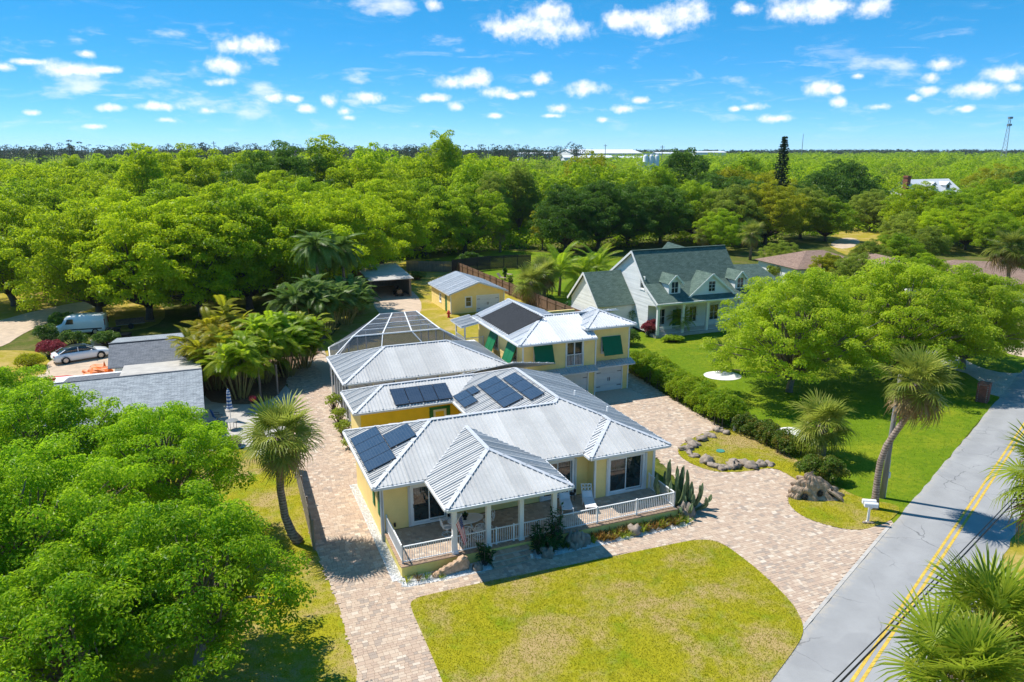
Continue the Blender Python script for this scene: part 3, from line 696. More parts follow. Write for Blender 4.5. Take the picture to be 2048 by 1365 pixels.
def lap_wall(p0, p1, z0, z1, holes=(), lap=0.17, proud=0.014, top=None, mb=None):
    """lapped siding between two plan points; holes are (s0, s1, za, zb) along the wall; outward side lies to the right of p0->p1"""
    mb = mb or MB(); p0 = np.array(p0, float); p1 = np.array(p1, float); L = np.linalg.norm(p1-p0); d = (p1-p0)/L; n = np.array((d[1], -d[0]))
    zs = sorted(set([z0, z1]+[z0+k*lap for k in range(1, int((z1-z0)/lap)+1) if z0+k*lap < z1-0.01]+[h[2] for h in holes]+[h[3] for h in holes]))
    zs = [z for z in zs if z0 <= z <= z1]
    def X(s, z, k): q = p0+d*s+n*k; return (q[0], q[1], z)
    for a, b in zip(zs, zs[1:]):
        if b-a < 1e-4: continue
        segs = [(0.0, L)]; m = (a+b)/2
        for h in holes:
            if h[2] < m < h[3]:
                ns = []
                for s, t in segs:
                    if h[1] <= s or h[0] >= t: ns.append((s, t)); continue
                    if h[0] > s: ns.append((s, h[0]))
                    if h[1] < t: ns.append((h[1], t))
                segs = ns
        fa = ((a-z0) % lap)/lap; fb = fa+(b-a)/lap
        ka, kb = proud*(1-fa), proud*(1-min(fb, 1.0))
        for s, t in segs:
            if top:
                sa, ta = max(s, top(b)[0]), min(t, top(b)[1]); s2, t2 = max(s, top(a)[0]), min(t, top(a)[1])
                if t2-s2 < 0.02: continue
                if ta < sa: sa = ta = (sa+ta)/2
                mb.poly([X(s2, a, ka), X(t2, a, ka), X(ta, b, kb), X(sa, b, kb)]); mb.poly([X(s2, a, 0), X(t2, a, 0), X(t2, a, ka), X(s2, a, ka)])
            else:
                mb.poly([X(s, a, ka), X(t, a, ka), X(t, b, kb), X(s, b, kb)]); mb.poly([X(s, a, -0.02), X(t, a, -0.02), X(t, a, ka), X(s, a, ka)])
    return mb
def plane_frame(p0, p1):
    p0 = np.array(p0, float); p1 = np.array(p1, float); d = (p1-p0)/np.linalg.norm(p1-p0); n = np.array((d[1], -d[0]))
    return lambda s, z, k=0.0: (p0[0]+d[0]*s+n[0]*k, p0[1]+d[1]*s+n[1]*k, z)
def bars_in_plane(X, items, mb=None):
    """items: (s0, s1, z0, z1, k0, k1) boxes in a wall's own frame"""
    mb = mb or MB()
    for s0, s1, z0, z1, k0, k1 in items:
        P = [X(s0,z0,k0), X(s1,z0,k0), X(s1,z0,k1), X(s0,z0,k1), X(s0,z1,k0), X(s1,z1,k0), X(s1,z1,k1), X(s0,z1,k1)]
        mb._a(P, [(0,1,2,3),(7,6,5,4),(4,5,1,0),(5,6,2,1),(6,7,3,2),(7,4,0,3)])
    return mb
def window(parent, p0, p1, s0, s1, z0, z1, name='window', cols=2, rows=1, trim=0.10, frame=0.05, glass=None, sill=True, bars=0.03, trimmat=None, depth=0.10):
    """framed window: the opening s0..s1, z0..z1 in the wall p0->p1; one pane object for each light"""
    X = plane_frame(p0, p1)
    it = [(s0-trim, s0, z0-trim, z1+trim, -0.05, 0.035), (s1, s1+trim, z0-trim, z1+trim, -0.05, 0.035), (s0, s1, z1, z1+trim, -0.05, 0.033), (s0, s1, z0-trim, z0, -0.05, 0.033)]
    w = obj(name, bars_in_plane(X, it), trimmat or M['white'], parent)
    fr = [(s0, s0+frame, z0, z1, -depth, 0.0), (s1-frame, s1, z0, z1, -depth, 0.0), (s0+frame, s1-frame, z1-frame, z1, -depth, -0.002), (s0+frame, s1-frame, z0, z0+frame, -depth, -0.002)]
    cw = (s1-s0-2*frame)/cols; rh = (z1-z0-2*frame)/rows
    for c in range(1, cols): x = s0+frame+c*cw; fr.append((x-bars/2, x+bars/2, z0+frame, z1-frame, -depth, -0.012))
    for r in range(1, rows): z = z0+frame+r*rh; fr.append((s0+frame, s1-frame, z-bars/2, z+bars/2, -depth, -0.016))
    obj('frame', bars_in_plane(X, fr), trimmat or M['white'], w)
    for c in range(cols):
        for r in range(rows):
            a = s0+frame+c*cw+0.008; b = a+cw-0.016; za = z0+frame+r*rh+0.008; zb = za+rh-0.016
            obj('pane', bars_in_plane(X, [(a, b, za, zb, -depth*0.8, -depth*0.8+0.012)]), glass or M['glass'], w)
    if sill: obj('sill', bars_in_plane(X, [(s0-trim-.03, s1+trim+.03, z0-trim-.04, z0-trim, -0.03, 0.07)]), trimmat or M['white'], w)
    return w
def railing(parent, pts, z, h=0.92, name=None, mat=None, step=0.115, posts=True):
    """posts, rails and balusters along a plan polyline, as parts of parent"""
    mat = mat or M['white']
    for a, b in zip(pts, pts[1:]):
        a = np.array((*a, z), float); b = np.array((*b, z), float); L = np.linalg.norm(b-a); d = (b-a)/L
        obj('top_rail', MB().bar(a+(0,0,h-.03), b+(0,0,h-.03), 0.065, 0.045), mat, parent)
        obj('bottom_rail', MB().bar(a+(0,0,.09), b+(0,0,.09), 0.045, 0.045), mat, parent)
        mb = MB(); n = max(2, int(L/step))
        for i in range(1, n): p = a+d*L*i/n; mb.bar(p+(0,0,.112), p+(0,0,h-.052), 0.022, 0.022, (1,0,0))
        o = obj('balusters', mb, mat, parent); o['kind'] = 'stuff'
        if posts:
            k = max(1, round(L/2.3))
            for i in range(k+1): p = a+d*L*i/k; obj('post', MB().bar(p+(0,0,.002), p+(0,0,h+.05), 0.075, 0.075, (1,0,0)), mat, parent)
def solar_array(parent_label, cat_group, slope_pt, e, u, n, s0, t0, cols, rows, pw, ph, tilt=0.0, mat=None):
    """one thing for each array lying on a roof: modules as parts on two rails; slope_pt, e, u, n give the roof plane (house frame)"""
    c = slope_pt+e*s0+u*t0
    a = hthing('solar_array', parent_label, 'solar panels', c[0], c[1], c[2], cat_group)
    X = lambda s, t, k: slope_pt+e*s+u*t+n*k
    for r in range(rows):
        for q in range(cols):
            sa, ta = s0+q*(pw+.02), t0+r*(ph+.02); pm = obj('module', MB().slab([X(sa,ta,.13),X(sa+pw,ta,.13),X(sa+pw,ta+ph,.13),X(sa,ta+ph,.13)], n*.035), M['solar_frame'], a)
            cx = X(sa+pw/2, ta+ph/2, 0.168)
            g = obj('cells', MB().poly([(-pw/2+.02,-ph/2+.02,0),(pw/2-.02,-ph/2+.02,0),(pw/2-.02,ph/2-.02,0),(-pw/2+.02,ph/2-.02,0)]), M['solar'], pm)
            Rm = Matrix((tuple(e), tuple(u), tuple(n))).transposed().to_4x4(); Rm.translation = Vector(cx); g.matrix_local = Rm
    W, Hh = cols*(pw+.02), rows*(ph+.02)
    mb = MB()
    for f in (0.2, 0.8): mb.bar(X(s0-.06, t0+Hh*f, .105), X(s0+W+.06, t0+Hh*f, .105), .04, .04, n)
    obj('rail', mb, M['chrome'], a)
    mb = MB()
    for f in (0.2, 0.8):
        for q in np.linspace(.15, .85, max(2, cols)): mb.bar(X(s0+W*q, t0+Hh*f, .03), X(s0+W*q, t0+Hh*f, .10), .04, .04, e)
    obj('foot', mb, M['chrome'], a)
    return a
# ------------------------------------------------------------------ the yellow house
PI = math.pi; PT = 0.37; EZ = 3.5
house = hthing('house', 'single storey yellow house with ribbed white metal hip roofs and a raised front deck', 'house', 8.5, 4.0, 0)
def zs(pts, f): return [(x, y, f(x, y)) for x, y in pts]
front = lambda x, y: EZ+PT*y
west = lambda x, y: EZ+PT*x
back = lambda x, y: EZ+PT*(8.4-y)
r2w = lambda x, y: EZ+PT*(x-7.8)
east = lambda x, y: EZ+PT*(17-x)
r3f = lambda x, y: EZ+PT*(y-11.2)
r3w = lambda x, y: EZ+PT*(x-1.16)
r3b = lambda x, y: EZ+PT*(16-y)
pw_ = lambda x, y: EZ+PT*(x-2.7)
pe_ = lambda x, y: EZ+PT*(9.35-x)
pf_ = lambda x, y: EZ+PT*(y+3.55)
wf_ = lambda x, y: EZ+PT*(y+0.8)
ww_ = lambda x, y: EZ+PT*(x-11.85)
zr = EZ+PT*4.6
FACES = [
 (zs([(0,0),(11.85,0),(14.43,2.57),(12.4,4.6),(12.0,4.2),(4.2,4.2)], front), (1,0,0)),
 (zs([(0,8.4),(0,0),(4.2,4.2)], west), (0,1,0)),
 (zs([(0,8.4),(4.2,4.2),(12,4.2),(7.8,8.4)], back), (1,0,0)),
 (zs([(7.8,8.4),(12,4.2),(12.4,4.6),(12.4,11.4),(10.2,13.6),(7.8,11.2)], r2w), (0,1,0)),
 (zs([(17,-.8),(17,14),(12.4,11.4),(12.4,4.6),(14.43,2.57),(14.43,1.77)], east), (0,1,0)),
 ([(7.8,16,EZ),(17,14,EZ),(12.4,11.4,zr)], (1,0,0)),
 (zs([(1.16,11.2),(7.8,11.2),(10.2,13.6),(3.56,13.6)], r3f), (1,0,0)),
 (zs([(1.16,16),(1.16,11.2),(3.56,13.6)], r3w), (0,1,0)),
 (zs([(1.16,16),(3.56,13.6),(10.2,13.6),(7.8,16)], r3b), (1,0,0)),
 (zs([(2.7,-3.55),(9.35,-3.55),(6.025,-.225)], pf_), (1,0,0)),
 (zs([(2.7,-3.55),(6.025,-.225),(6.025,3.325),(2.7,0)], pw_), (0,1,0)),
 (zs([(9.35,-3.55),(6.025,-.225),(6.025,3.325),(9.35,0)], pe_), (0,1,0)),
 (zs([(11.85,-.8),(17,-.8),(14.43,1.77)], wf_), (1,0,0)),
 (zs([(11.85,-.8),(14.43,1.77),(14.43,2.57),(11.85,0)], ww_), (0,1,0)),
]
rb = MB()
for P, e in FACES: rb.slab([(x, y, z-0.10) for x, y, z in P], (0, 0, 0.092))
roof = obj('roof', rb, M['fascia'], house)
for P, e in FACES: metal_slope(roof, P, e)
def P3(x, y, f): return (x, y, f(x, y))
RL = [((0,0,EZ),P3(4.2,4.2,front)), (P3(4.2,4.2,front),P3(12,4.2,front)), (P3(12,4.2,front),(12.4,4.6,zr)), ((12.4,4.6,zr),(12.4,11.4,zr)), ((12.4,4.6,zr),P3(14.43,2.57,front)), ((12.4,11.4,zr),(17,14,EZ)), ((12.4,11.4,zr),(10.2,13.6,r3f(0,13.6))),
      ((0,8.4,EZ),P3(4.2,4.2,west)), ((1.16,11.2,EZ),P3(3.56,13.6,r3f)), (P3(3.56,13.6,r3f),P3(10.2,13.6,r3f)), ((1.16,16,EZ),P3(3.56,13.6,r3f)),
      ((2.7,-3.55,EZ),P3(6.025,-.225,pf_)), ((9.35,-3.55,EZ),P3(6.025,-.225,pf_)), (P3(6.025,-.225,pf_),P3(6.025,3.325,pw_)),
      ((11.85,-.8,EZ),P3(14.43,1.77,wf_)), ((17,-.8,EZ),P3(14.43,1.77,wf_)), (P3(14.43,1.77,wf_),P3(14.43,2.57,ww_))]
for a, b in RL: obj('ridge_cap', caps([(a, b)], 0.24), M['roof_cap'], roof)
val = [((2.7,0,EZ),P3(6.025,3.325,front)), ((9.35,0,EZ),P3(6.025,3.325,front)), ((11.85,0,EZ),P3(14.43,2.57,front)), ((7.8,8.4,EZ),P3(12,4.2,back)), ((7.8,11.2,EZ),P3(10.2,13.6,r2w))]
for a, b in val: obj('valley', caps([(a, b)], 0.10, 0.02, 0.045), M['roof_cap'], roof)
def gutters(parent, runs, z=EZ, mat=None):
    for (x0, y0), (x1, y1), (nx, ny) in runs:
        a = np.array((x0+nx*.05, y0+ny*.05, z-.055)); b = np.array((x1+nx*.05, y1+ny*.05, z-.055))
        obj('gutter', MB().bar(a, b, 0.11, 0.12), mat or M['fascia'], parent)
gutters(roof, [((0,0),(2.7,0),(0,-1)), ((9.35,0),(11.85,0),(0,-1)), ((0,0),(0,8.4),(-1,0)), ((2.7,0),(2.7,-3.55),(-1,0)), ((2.7,-3.55),(9.35,-3.55),(0,-1)), ((9.35,-3.55),(9.35,0),(1,0)), ((11.85,0),(11.85,-.8),(-1,0)), ((11.85,-.8),(17,-.8),(0,-1)), ((17,-.8),(17,14),(1,0)), ((1.16,11.2),(7.8,11.2),(0,-1)), ((1.16,11.2),(1.16,16),(-1,0)), ((7.8,8.4),(7.8,11.2),(-1,0)), ((0,8.4),(7.8,8.4),(0,1))])
obj('soffit', MB().box(.02,2.72,.02,.8,3.30,3.36).box(9.3,11.86,.02,.8,3.30,3.36).box(11.88,16.98,-.78,.05,3.30,3.36).box(.02,.65,.8,8.38,3.30,3.36).box(2.74,9.3,-3.52,.8,3.28,3.34).box(16.4,16.98,.05,13.9,3.30,3.36), M['white'], roof)
# walls
obj('wall', lap_wall((.55,.8),(12.55,.8),.6,3.32,[(1.62,3.42,.62,2.8),(4.3,7.0,1.2,2.75),(9.2,10.98,.62,2.8)],.19), M['yellow'], house)
obj('wall', lap_wall((12.55,.8),(12.55,-.02),.6,3.32,(),.19), M['yellow'], house)
obj('wall', lap_wall((12.55,-.02),(16.45,-.02),.6,3.32,[(1.0,3.15,.62,2.8)],.19), M['yellow'], house)
obj('wall', MB().box(.55,.75,.82,8.0,0,3.3), M['yellow'], house)
obj('wall', MB().box(16.25,16.45,0.0,13.5,0,3.3), M['yellow'], house)
obj('wall', MB().box(.75,7.9,7.8,8.0,0,3.3), M['yellow_stucco'], house)
obj('wall', MB().box(1.65,8.35,11.75,11.95,0,3.3), M['yellow_stucco'], house)
obj('wall', MB().box(1.65,1.85,11.95,15.6,0,3.3), M['yellow'], house)
obj('wall', MB().box(8.36,8.56,7.9,11.74,0,3.3), M['yellow_stucco'], house)
obj('wall', MB().box(1.85,16.2,15.4,15.6,0,3.3), M['yellow'], house)
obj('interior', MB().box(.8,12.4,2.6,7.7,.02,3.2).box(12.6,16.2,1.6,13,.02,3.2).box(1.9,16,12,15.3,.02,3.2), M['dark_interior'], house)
# corner boards
obj('trim', MB().box(.50,.58,.74,.83,.0,3.3).box(.50,.62,.74,.80,.0,3.3), M['white'], house)
for x, y in ((12.52,-.06),(16.38,-.06)): obj('trim', MB().box(x,x+.11,y,y+.11,.6,3.3), M['white'], house)
obj('downpipe', MB().tube([(.40,.68,3.35),(.46,.74,3.15),(.46,.74,.1)],.04,8), M['white'], house)
obj('downpipe', MB().tube([(16.9,-.7,3.35),(16.52,-.02,3.1),(16.52,-.02,.1)],.04,8), M['white'], house)
def slider(p0, p1, s0, s1, z0, z1):
    X = plane_frame(p0, p1)
    d = obj('sliding_door', bars_in_plane(X, [(s0-.13,s0,z0-.02,z1+.13,-.05,.05),(s1,s1+.13,z0-.02,z1+.13,-.05,.05),(s0,s1,z1,z1+.13,-.05,.05),(s0-.1,s1+.1,z0-.0,z0+.12,-.05,.06)]), M['white'], house)
    m = (s0+s1)/2
    for a, b, k in ((s0, m+.03, -.04), (m-.03, s1, -.09)):
        obj('frame', bars_in_plane(X, [(a,a+.06,z0+.12,z1,k-.03,k),(b-.06,b,z0+.12,z1,k-.03,k),(a+.06,b-.06,z1-.07,z1,k-.03,k-.001),(a+.06,b-.06,z0+.12,z0+.2,k-.03,k-.001)]), M['white'], d)
        obj('pane', bars_in_plane(X, [(a+.05,b-.05,z0+.19,z1-.06,k-.02,k-.012)]), M['glass'], d)
    obj('handle', bars_in_plane(X, [(s0+.015,s0+.045,z0+1.0,z0+1.2,-.04,-.0)]), M['black'], d)
    # pleated storm shutters folded at each side
    for q in (s0-.26, s1+.15): obj('storm_shutter', bars_in_plane(X, [(q+.03*i,q+.02+.03*i,z0,z1+.1,.02,.09) for i in range(4)]), M['white'], d)
slider((.55,.8),(12.55,.8),1.62-.0,3.42,.62,2.8)
slider((.55,.8),(12.55,.8),9.2,10.98,.62,2.8)
slider((12.55,-.02),(16.45,-.02),1.0,3.15,.62,2.8)
window(house,(.55,.8),(12.55,.8),4.3,7.0,1.2,2.75,cols=4,rows=1,glass=M['teal_glass'])
# green shutters on the side wall
for y in (1.3, 2.6):
    sh = obj('shutter', MB().box(.50,.545,y,y+.42,1.2,2.7), M['green'], house)
    for k in range(12): obj('slat', MB().box(.485,.503,y+.05,y+.37,1.28+k*.115,1.355+k*.115), M['green'], sh)
w = window(house,(8.3,11.74),(1.65,11.74),6.65-7.55+8.3-7.9,0.1,1.6,2.6) if False else None
# courtyard window with green shutters
Xc = ((1.65,11.74),(8.35,11.74))
window(house, *Xc, 5.0, 5.7, 1.9, 2.75, cols=1, rows=2, glass=M['glass'])
for a, b in ((4.62,4.88),(5.82,6.08)): obj('shutter', bars_in_plane(plane_frame(*Xc), [(a,b,1.75,2.85,.01,.05)]), M['green'], house)
obj('shutter', bars_in_plane(plane_frame(*Xc), [(4.62,6.08,2.87,3.05,.01,.05)]), M['green'], house)
for x, y in ((1.15,.77),(4.3-.2,.77),(11.7,.77)): obj('wall_lamp', MB().box(x-.05,x+.05,y-.1,y,.8,1.0), M['black'], house)
for x, y in ((14.6,6.6),(15.5,3.9)): obj('vent_pipe', MB().tube([(x,y,east(x,y)),(x,y,east(x,y)+.42)],.06,8), M['white'], house)
# solar modules
eW = np.array((0,-1.0,0)); nW = np.array((-PT,0,1.0)); nW /= np.linalg.norm(nW); uW = np.array((1.0,0,PT)); uW /= np.linalg.norm(uW)
SG = 'solar arrays on the metal roofs'
solar_array('blue black solar array of four modules at the left eave of the front roof', SG, np.array((0,8.4,EZ)), eW, uW, nW, 1.80, 0.12, 4, 1, 1.22, 1.62)
solar_array('single solar module beside the four at the left end of the front roof', SG, np.array((0,8.4,EZ)), eW, uW, nW, 3.45, 1.76, 1, 1, 1.95, 1.56)
eF = np.array((1.0,0,0)); nF = np.array((0,-PT,1.0)); nF /= np.linalg.norm(nF); uF = np.array((0,1.0,PT)); uF /= np.linalg.norm(uF)
solar_array('row of four upright solar modules above the courtyard with the yellow wall', SG, np.array((1.16,11.2,EZ)), eF, uF, nF, 2.70, 0.15, 4, 1, 0.97, 1.72)
solar_array('tilted solar array of four modules in the middle of the rear roof', SG, np.array((7.8,11.2,EZ)), eW, uW, nW, -0.25, 1.98, 4, 1, 1.22, 1.45)
solar_array('solar array of three modules just below the ridge of the rear roof', SG, np.array((7.8,11.2,EZ)), eW, uW, nW, 0.70, 3.58, 3, 1, 1.58, 0.98)
solar_array('two dark solar modules near the valley of the rear roof', SG, np.array((7.8,11.2,EZ)), eW, uW, nW, -0.40, 0.16, 2, 1, 1.22, 1.0)
solar_array('small upper solar module next to the valley of the rear roof', SG, np.array((7.8,11.2,EZ)), eW, uW, nW, -0.40, 1.18, 1, 1, 1.22, 0.62)

# ---- raised deck
deckt = hthing('deck', 'raised paver deck with yellow sides and brick coping along the house front', 'deck', 8.4, -1.2, 0)
obj('side', MB().box(.60,16.3,-2.9,.78,.0,.54), M['yellow_wall'], deckt)
obj('paving_bed', MB().box(.62,16.28,-2.88,.77,.54,.575), M['joint_sand'], deckt)
def deck_pavers():
    rs = np.random.RandomState(9); R = []; y = -2.62
    while y < .7:
        h = .21; x = .75+rs.uniform(-.2,0)
        while x < 16.1:
            wdt = rs.choice([.16,.21,.31]); a, b = max(x,.75), min(x+wdt,16.12)
            if b-a > .03: R.append((a, y, b-a, min(h, .75-y)))
            x += wdt
        y += h
    return np.array(R)
V, F = paver_array(deck_pavers()); V = V.reshape(-1, 8, 3); V[:, :4, 2] = .575; V[:, 4:, 2] = .596+np.random.RandomState(1).uniform(0, .004, (len(V), 1)); V = V.reshape(-1, 3)
Vh = np.stack([(V[:, 0]-HO[0])*math.cos(HA)+(V[:, 1]-HO[1])*math.sin(HA), -(V[:, 0]-HO[0])*math.sin(HA)+(V[:, 1]-HO[1])*math.cos(HA), V[:, 2]], 1)
o = link(bpy.data.objects.new('paver_field', npmesh('deck_pavers', Vh, F, M['paver'])), deckt); o['kind'] = 'stuff'
cm = MB().box(-.09,.09,-.13,.13,0,.05).mesh('coping_brick', M['coping'])
for i in range(78):
    x = .66+i*.2
    if 4.95 < x < 7.15 and False: continue
    o = link(bpy.data.objects.new('coping_brick', cm), deckt); o.location = (x-8.4, -2.80+1.2, .552)
for i in range(16):
    o = link(bpy.data.objects.new('coping_brick', cm), deckt); o.location = (.68-8.4, -2.55+i*.2+1.2, .552); o.rotation_euler = (0,0,PI/2)
# steps
for k, (y0, y1, z) in enumerate([(-3.25,-2.94,.42),(-3.55,-3.25,.28),(-3.88,-3.55,.14)]):
    obj('step', MB().box(4.98,7.1,y0,y1,.0,z-.05), M['joint_sand'], deckt)
    st = obj('tread', MB().box(4.95,7.13,y0-.02,y1,z-.05,z-.012), M['coping'], deckt)
    for i in range(14): obj('paver', MB().box(4.96+i*.155,4.96+i*.155+.147,y0-.018,y1-.004,z-.012,z), M['paver'], st)
# columns of the porch
for i, x in enumerate((3.35,5.12,6.90,8.75)):
    obj('column', MB().box(x-.115,x+.115,-2.765,-2.535,.601,3.3).box(x-.15,x+.15,-2.80,-2.50,.601,.72).box(x-.15,x+.15,-2.80,-2.50,3.16,3.28), M['white'], deckt)
obj('beam', MB().box(3.2,8.95,-2.75,-2.56,3.2,3.29), M['white'], deckt)
rail = hthing('railing', 'white metal railing with thin balusters round the front deck', 'railing', 8.4, -2.6, .6)
railing(rail, [(.72,.70),(.72,-2.62),(3.22,-2.65)], .6)
railing(rail, [(3.48,-2.65),(5.0,-2.65)], .6, posts=False)
railing(rail, [(7.03,-2.65),(8.62,-2.65)], .6, posts=False)
railing(rail, [(8.88,-2.65),(16.18,-2.65),(16.18,-.05)], .6)
gate = hthing('gate', 'white baluster gate between two porch columns above the brick steps', 'gate', 6.0, -2.65, .6)
railing(gate, [(5.25,-2.65),(5.55,-2.65)], .6, posts=False); railing(gate, [(5.55,-2.65),(6.5,-2.65)], .6); railing(gate, [(6.5,-2.65),(6.78,-2.65)], .6, posts=False)

# ---- screened lanai behind
LP = 0.37; lx0, lx1, ly0, ly1 = 1.63, 14.5, 17.6, 25.4; lh = 3.9; lz = EZ+LP*lh
lan = hthing('lanai', 'screened lanai with a long white ribbed metal hip roof behind the house', 'lanai', 8, 21.5, 0)
LF = [([(lx0,ly0,EZ),(lx1,ly0,EZ),(lx1-lh,ly0+lh,lz),(lx0+lh,ly0+lh,lz)],(1,0,0)), ([(lx0,ly1,EZ),(lx0,ly0,EZ),(lx0+lh,ly0+lh,lz)],(0,1,0)), ([(lx1,ly0,EZ),(lx1,ly1,EZ),(lx1-lh,ly0+lh,lz)],(0,1,0)), ([(lx0,ly1,EZ),(lx1,ly1,EZ),(lx1-lh,ly0+lh,lz),(lx0+lh,ly0+lh,lz)],(1,0,0))]
rb = MB()
for P, e in LF: rb.slab([(x, y, z-.10) for x, y, z in P], (0,0,.092))
lroof = obj('roof', rb, M['fascia'], lan)
for P, e in LF: metal_slope(lroof, P, e)
a, b = (lx0+lh,ly0+lh,lz), (lx1-lh,ly0+lh,lz)
for q, r in ((a,b),((lx0,ly0,EZ),a),((lx0,ly1,EZ),a),((lx1,ly0,EZ),b),((lx1,ly1,EZ),b)): obj('ridge_cap', caps([(q, r)], .24), M['roof_cap'], lroof)
gutters(lroof, [((lx0,ly0),(lx1,ly0),(0,-1)),((lx0,ly0),(lx0,ly1),(-1,0)),((lx1,ly0),(lx1,ly1),(1,0))])
obj('floor', MB().box(2.0,14.1,18.0,25.2,.0,.12), M['concrete'], lan)
for x in np.linspace(2.1,14.0,8): obj('post', MB().box(x-.06,x+.06,18.0,18.12,.12,3.38), M['fascia'], lan)
for y in np.linspace(18.6,25.1,6):
    for x in (2.04, 13.98): obj('post', MB().box(x,x+.12,y-.06,y+.06,.12,3.38), M['fascia'], lan)
for q in ((2.1,18.06,14.0,18.06),(2.1,18.1,2.1,25.2),(14.04,18.1,14.04,25.2)):
    obj('screen', MB().poly([(q[0],q[1],.14),(q[2],q[3],.14),(q[2],q[3],3.36),(q[0],q[1],3.36)]), M['screen'], lan)
obj('kickplate', MB().box(2.12,13.95,18.02,18.07,.12,.5), M['fascia'], lan)

# ---- pool cage
cage = hthing('pool_cage', 'white framed screen pool enclosure with a many paned flat top', 'pool enclosure', 8, 31, 0)
ET = [(1.9,25.5),(2.65,31.5),(7.3,38.2),(13.0,38.2),(14.4,32),(14.4,25.5)]; TT = [(4.05,26.8),(4.2,27.2),(8.05,34.5),(11.6,34.5),(11.6,27.2),(11.6,26.7)]; cz0, cz1 = 2.7, 4.7
def cbar(a, b, w=.10): return MB().bar(a, b, w, w)
n = len(ET)
for i in range(n):
    A, B = ET[i], ET[(i+1) % n]
    if i < n-1: obj('eave_beam', cbar((*A,cz0),(*B,cz0),.09), M['white'], cage)
    obj('post', cbar((*A,0),(*A,cz0),.09), M['white'], cage)
for i, j in ((0,0),(1,1),(2,2),(3,3),(4,4),(5,5)): obj('hip_beam', cbar((*ET[i],cz0),(*TT[j],cz1)), M['white'], cage)
top = [TT[0],TT[2],TT[3],TT[5]]
def TL(s, t):  # bilinear on the flat top, s across, t to the back
    a = np.array(top[0])*(1-s)+np.array(top[3])*s; b = np.array(top[1])*(1-s)+np.array(top[2])*s; c = a*(1-t)+b*t; return (c[0], c[1], cz1)
for s in (0, .333, .667, 1): obj('top_beam', cbar(TL(s,0), TL(s,1)), M['white'], cage)
for t in (0, .25, .5, .75, 1): obj('cross_beam', cbar(TL(0,t), TL(1,t), .09 if t == 0 else .06), M['white'], cage)
for s in (0, .333, .667, 1):
    a = TL(s,0); obj('rafter', cbar(a, (1.9+(14.4-1.9)*s, 25.45, 3.2), .07), M['white'], cage)
    a = TL(s,1); obj('rafter', cbar(a, (7.3+(13-7.3)*s, 38.2, cz0), .06), M['white'], cage)
for s in (.25,.5,.75):
    A = np.array(ET[1])*(1-s)+np.array(ET[2])*s; B = np.array(TT[1])*(1-s)+np.array(TT[2])*s
    obj('rafter', cbar((*A,cz0),(*B,cz1),.06), M['white'], cage); obj('post', cbar((*A,0),(*A,cz0)), M['white'], cage)
    A = np.array(ET[4])*(1-s)+np.array(ET[3])*s; B = np.array(TT[4])*(1-s)+np.array(TT[3])*s
    obj('rafter', cbar((*A,cz0),(*B,cz1),.06), M['white'], cage); obj('post', cbar((*A,0),(*A,cz0)), M['white'], cage)
for a, b in (((2.65,31.5,0),(3.6,26.5,4.2)),((2.65,31.5,2.7),(5.4,35.5,.2)),((11.6,27.2,4.7),(13.4,25.6,3.2))): obj('brace', cbar(a, b, .05), M['white'], cage)
for i in range(1, 5):
    A, B = ET[i-1], ET[i]; obj('screen', MB().poly([(*A,.1),(*B,.1),(*B,cz0),(*A,cz0)]), M['screen'], cage)
    C, Dd = TT[i-1], TT[i]; obj('screen', MB().poly([(*A,cz0),(*B,cz0),(*Dd,cz1),(*C,cz1)]), M['screen'], cage)
A, B, C, Dd = ET[4], ET[5], TT[5], TT[4]; obj('screen', MB().poly([(*A,cz0),(*B,cz0),(*C,cz1),(*Dd,cz1)]), M['screen'], cage)
for s0, s1 in ((0,.333),(.333,.667),(.667,1)):
    for t in (0,.25,.5,.75):
        obj('screen', MB().poly([TL(s0,t),TL(s1,t),TL(s1,t+.25),TL(s0,t+.25)]), M['screen'], cage)
    obj('screen', MB().poly([TL(s0,0),TL(s1,0),(1.9+12.5*s1,25.45,3.2),(1.9+12.5*s0,25.45,3.2)]), M['screen'], cage)
hsheet('pool_deck', [(2.1,25.3),(2.8,31.4),(7.4,38),(12.9,38),(14.2,32),(14.2,25.3)], .05, M['concrete'])
def adirondack(label, x, y, rz):
    t = thing('adirondack_chair', label, 'chair', HW(x, y, .05), HA+rz, 'white chairs inside the pool enclosure')
    obj('seat', MB().slab([(-.28,-.3,.36),(.28,-.3,.36),(.28,.25,.28),(-.28,.25,.28)], (0,0,.03)), M['white'], t)
    for k in range(5): obj('back_slat', MB().slab([(-.28+k*.115,.2,.28),(-.28+k*.115+.105,.2,.28),(-.30+k*.122+.11,.5,1.0-abs(k-2)*.05),(-.30+k*.122,.5,1.0-abs(k-2)*.05)], (0,.02,.01)), M['white'], t)
    for s in (-1,1):
        obj('arm', MB().box(s*.36-.07,s*.36+.07,-.4,.35,.55,.58), M['white'], t)
        obj('leg', MB().bar((s*.31,-.33,0),(s*.31,-.33,.55),.05,.09), M['white'], t); obj('leg', MB().bar((s*.31,.4,0),(s*.31,.25,.55),.05,.09), M['white'], t)
adirondack('white slatted garden chair inside the pool enclosure nearer the palms', 6.2, 35.2, .15)
adirondack('white slatted garden chair inside the pool enclosure nearer the two storey garage', 9.1, 35.6, -.1)

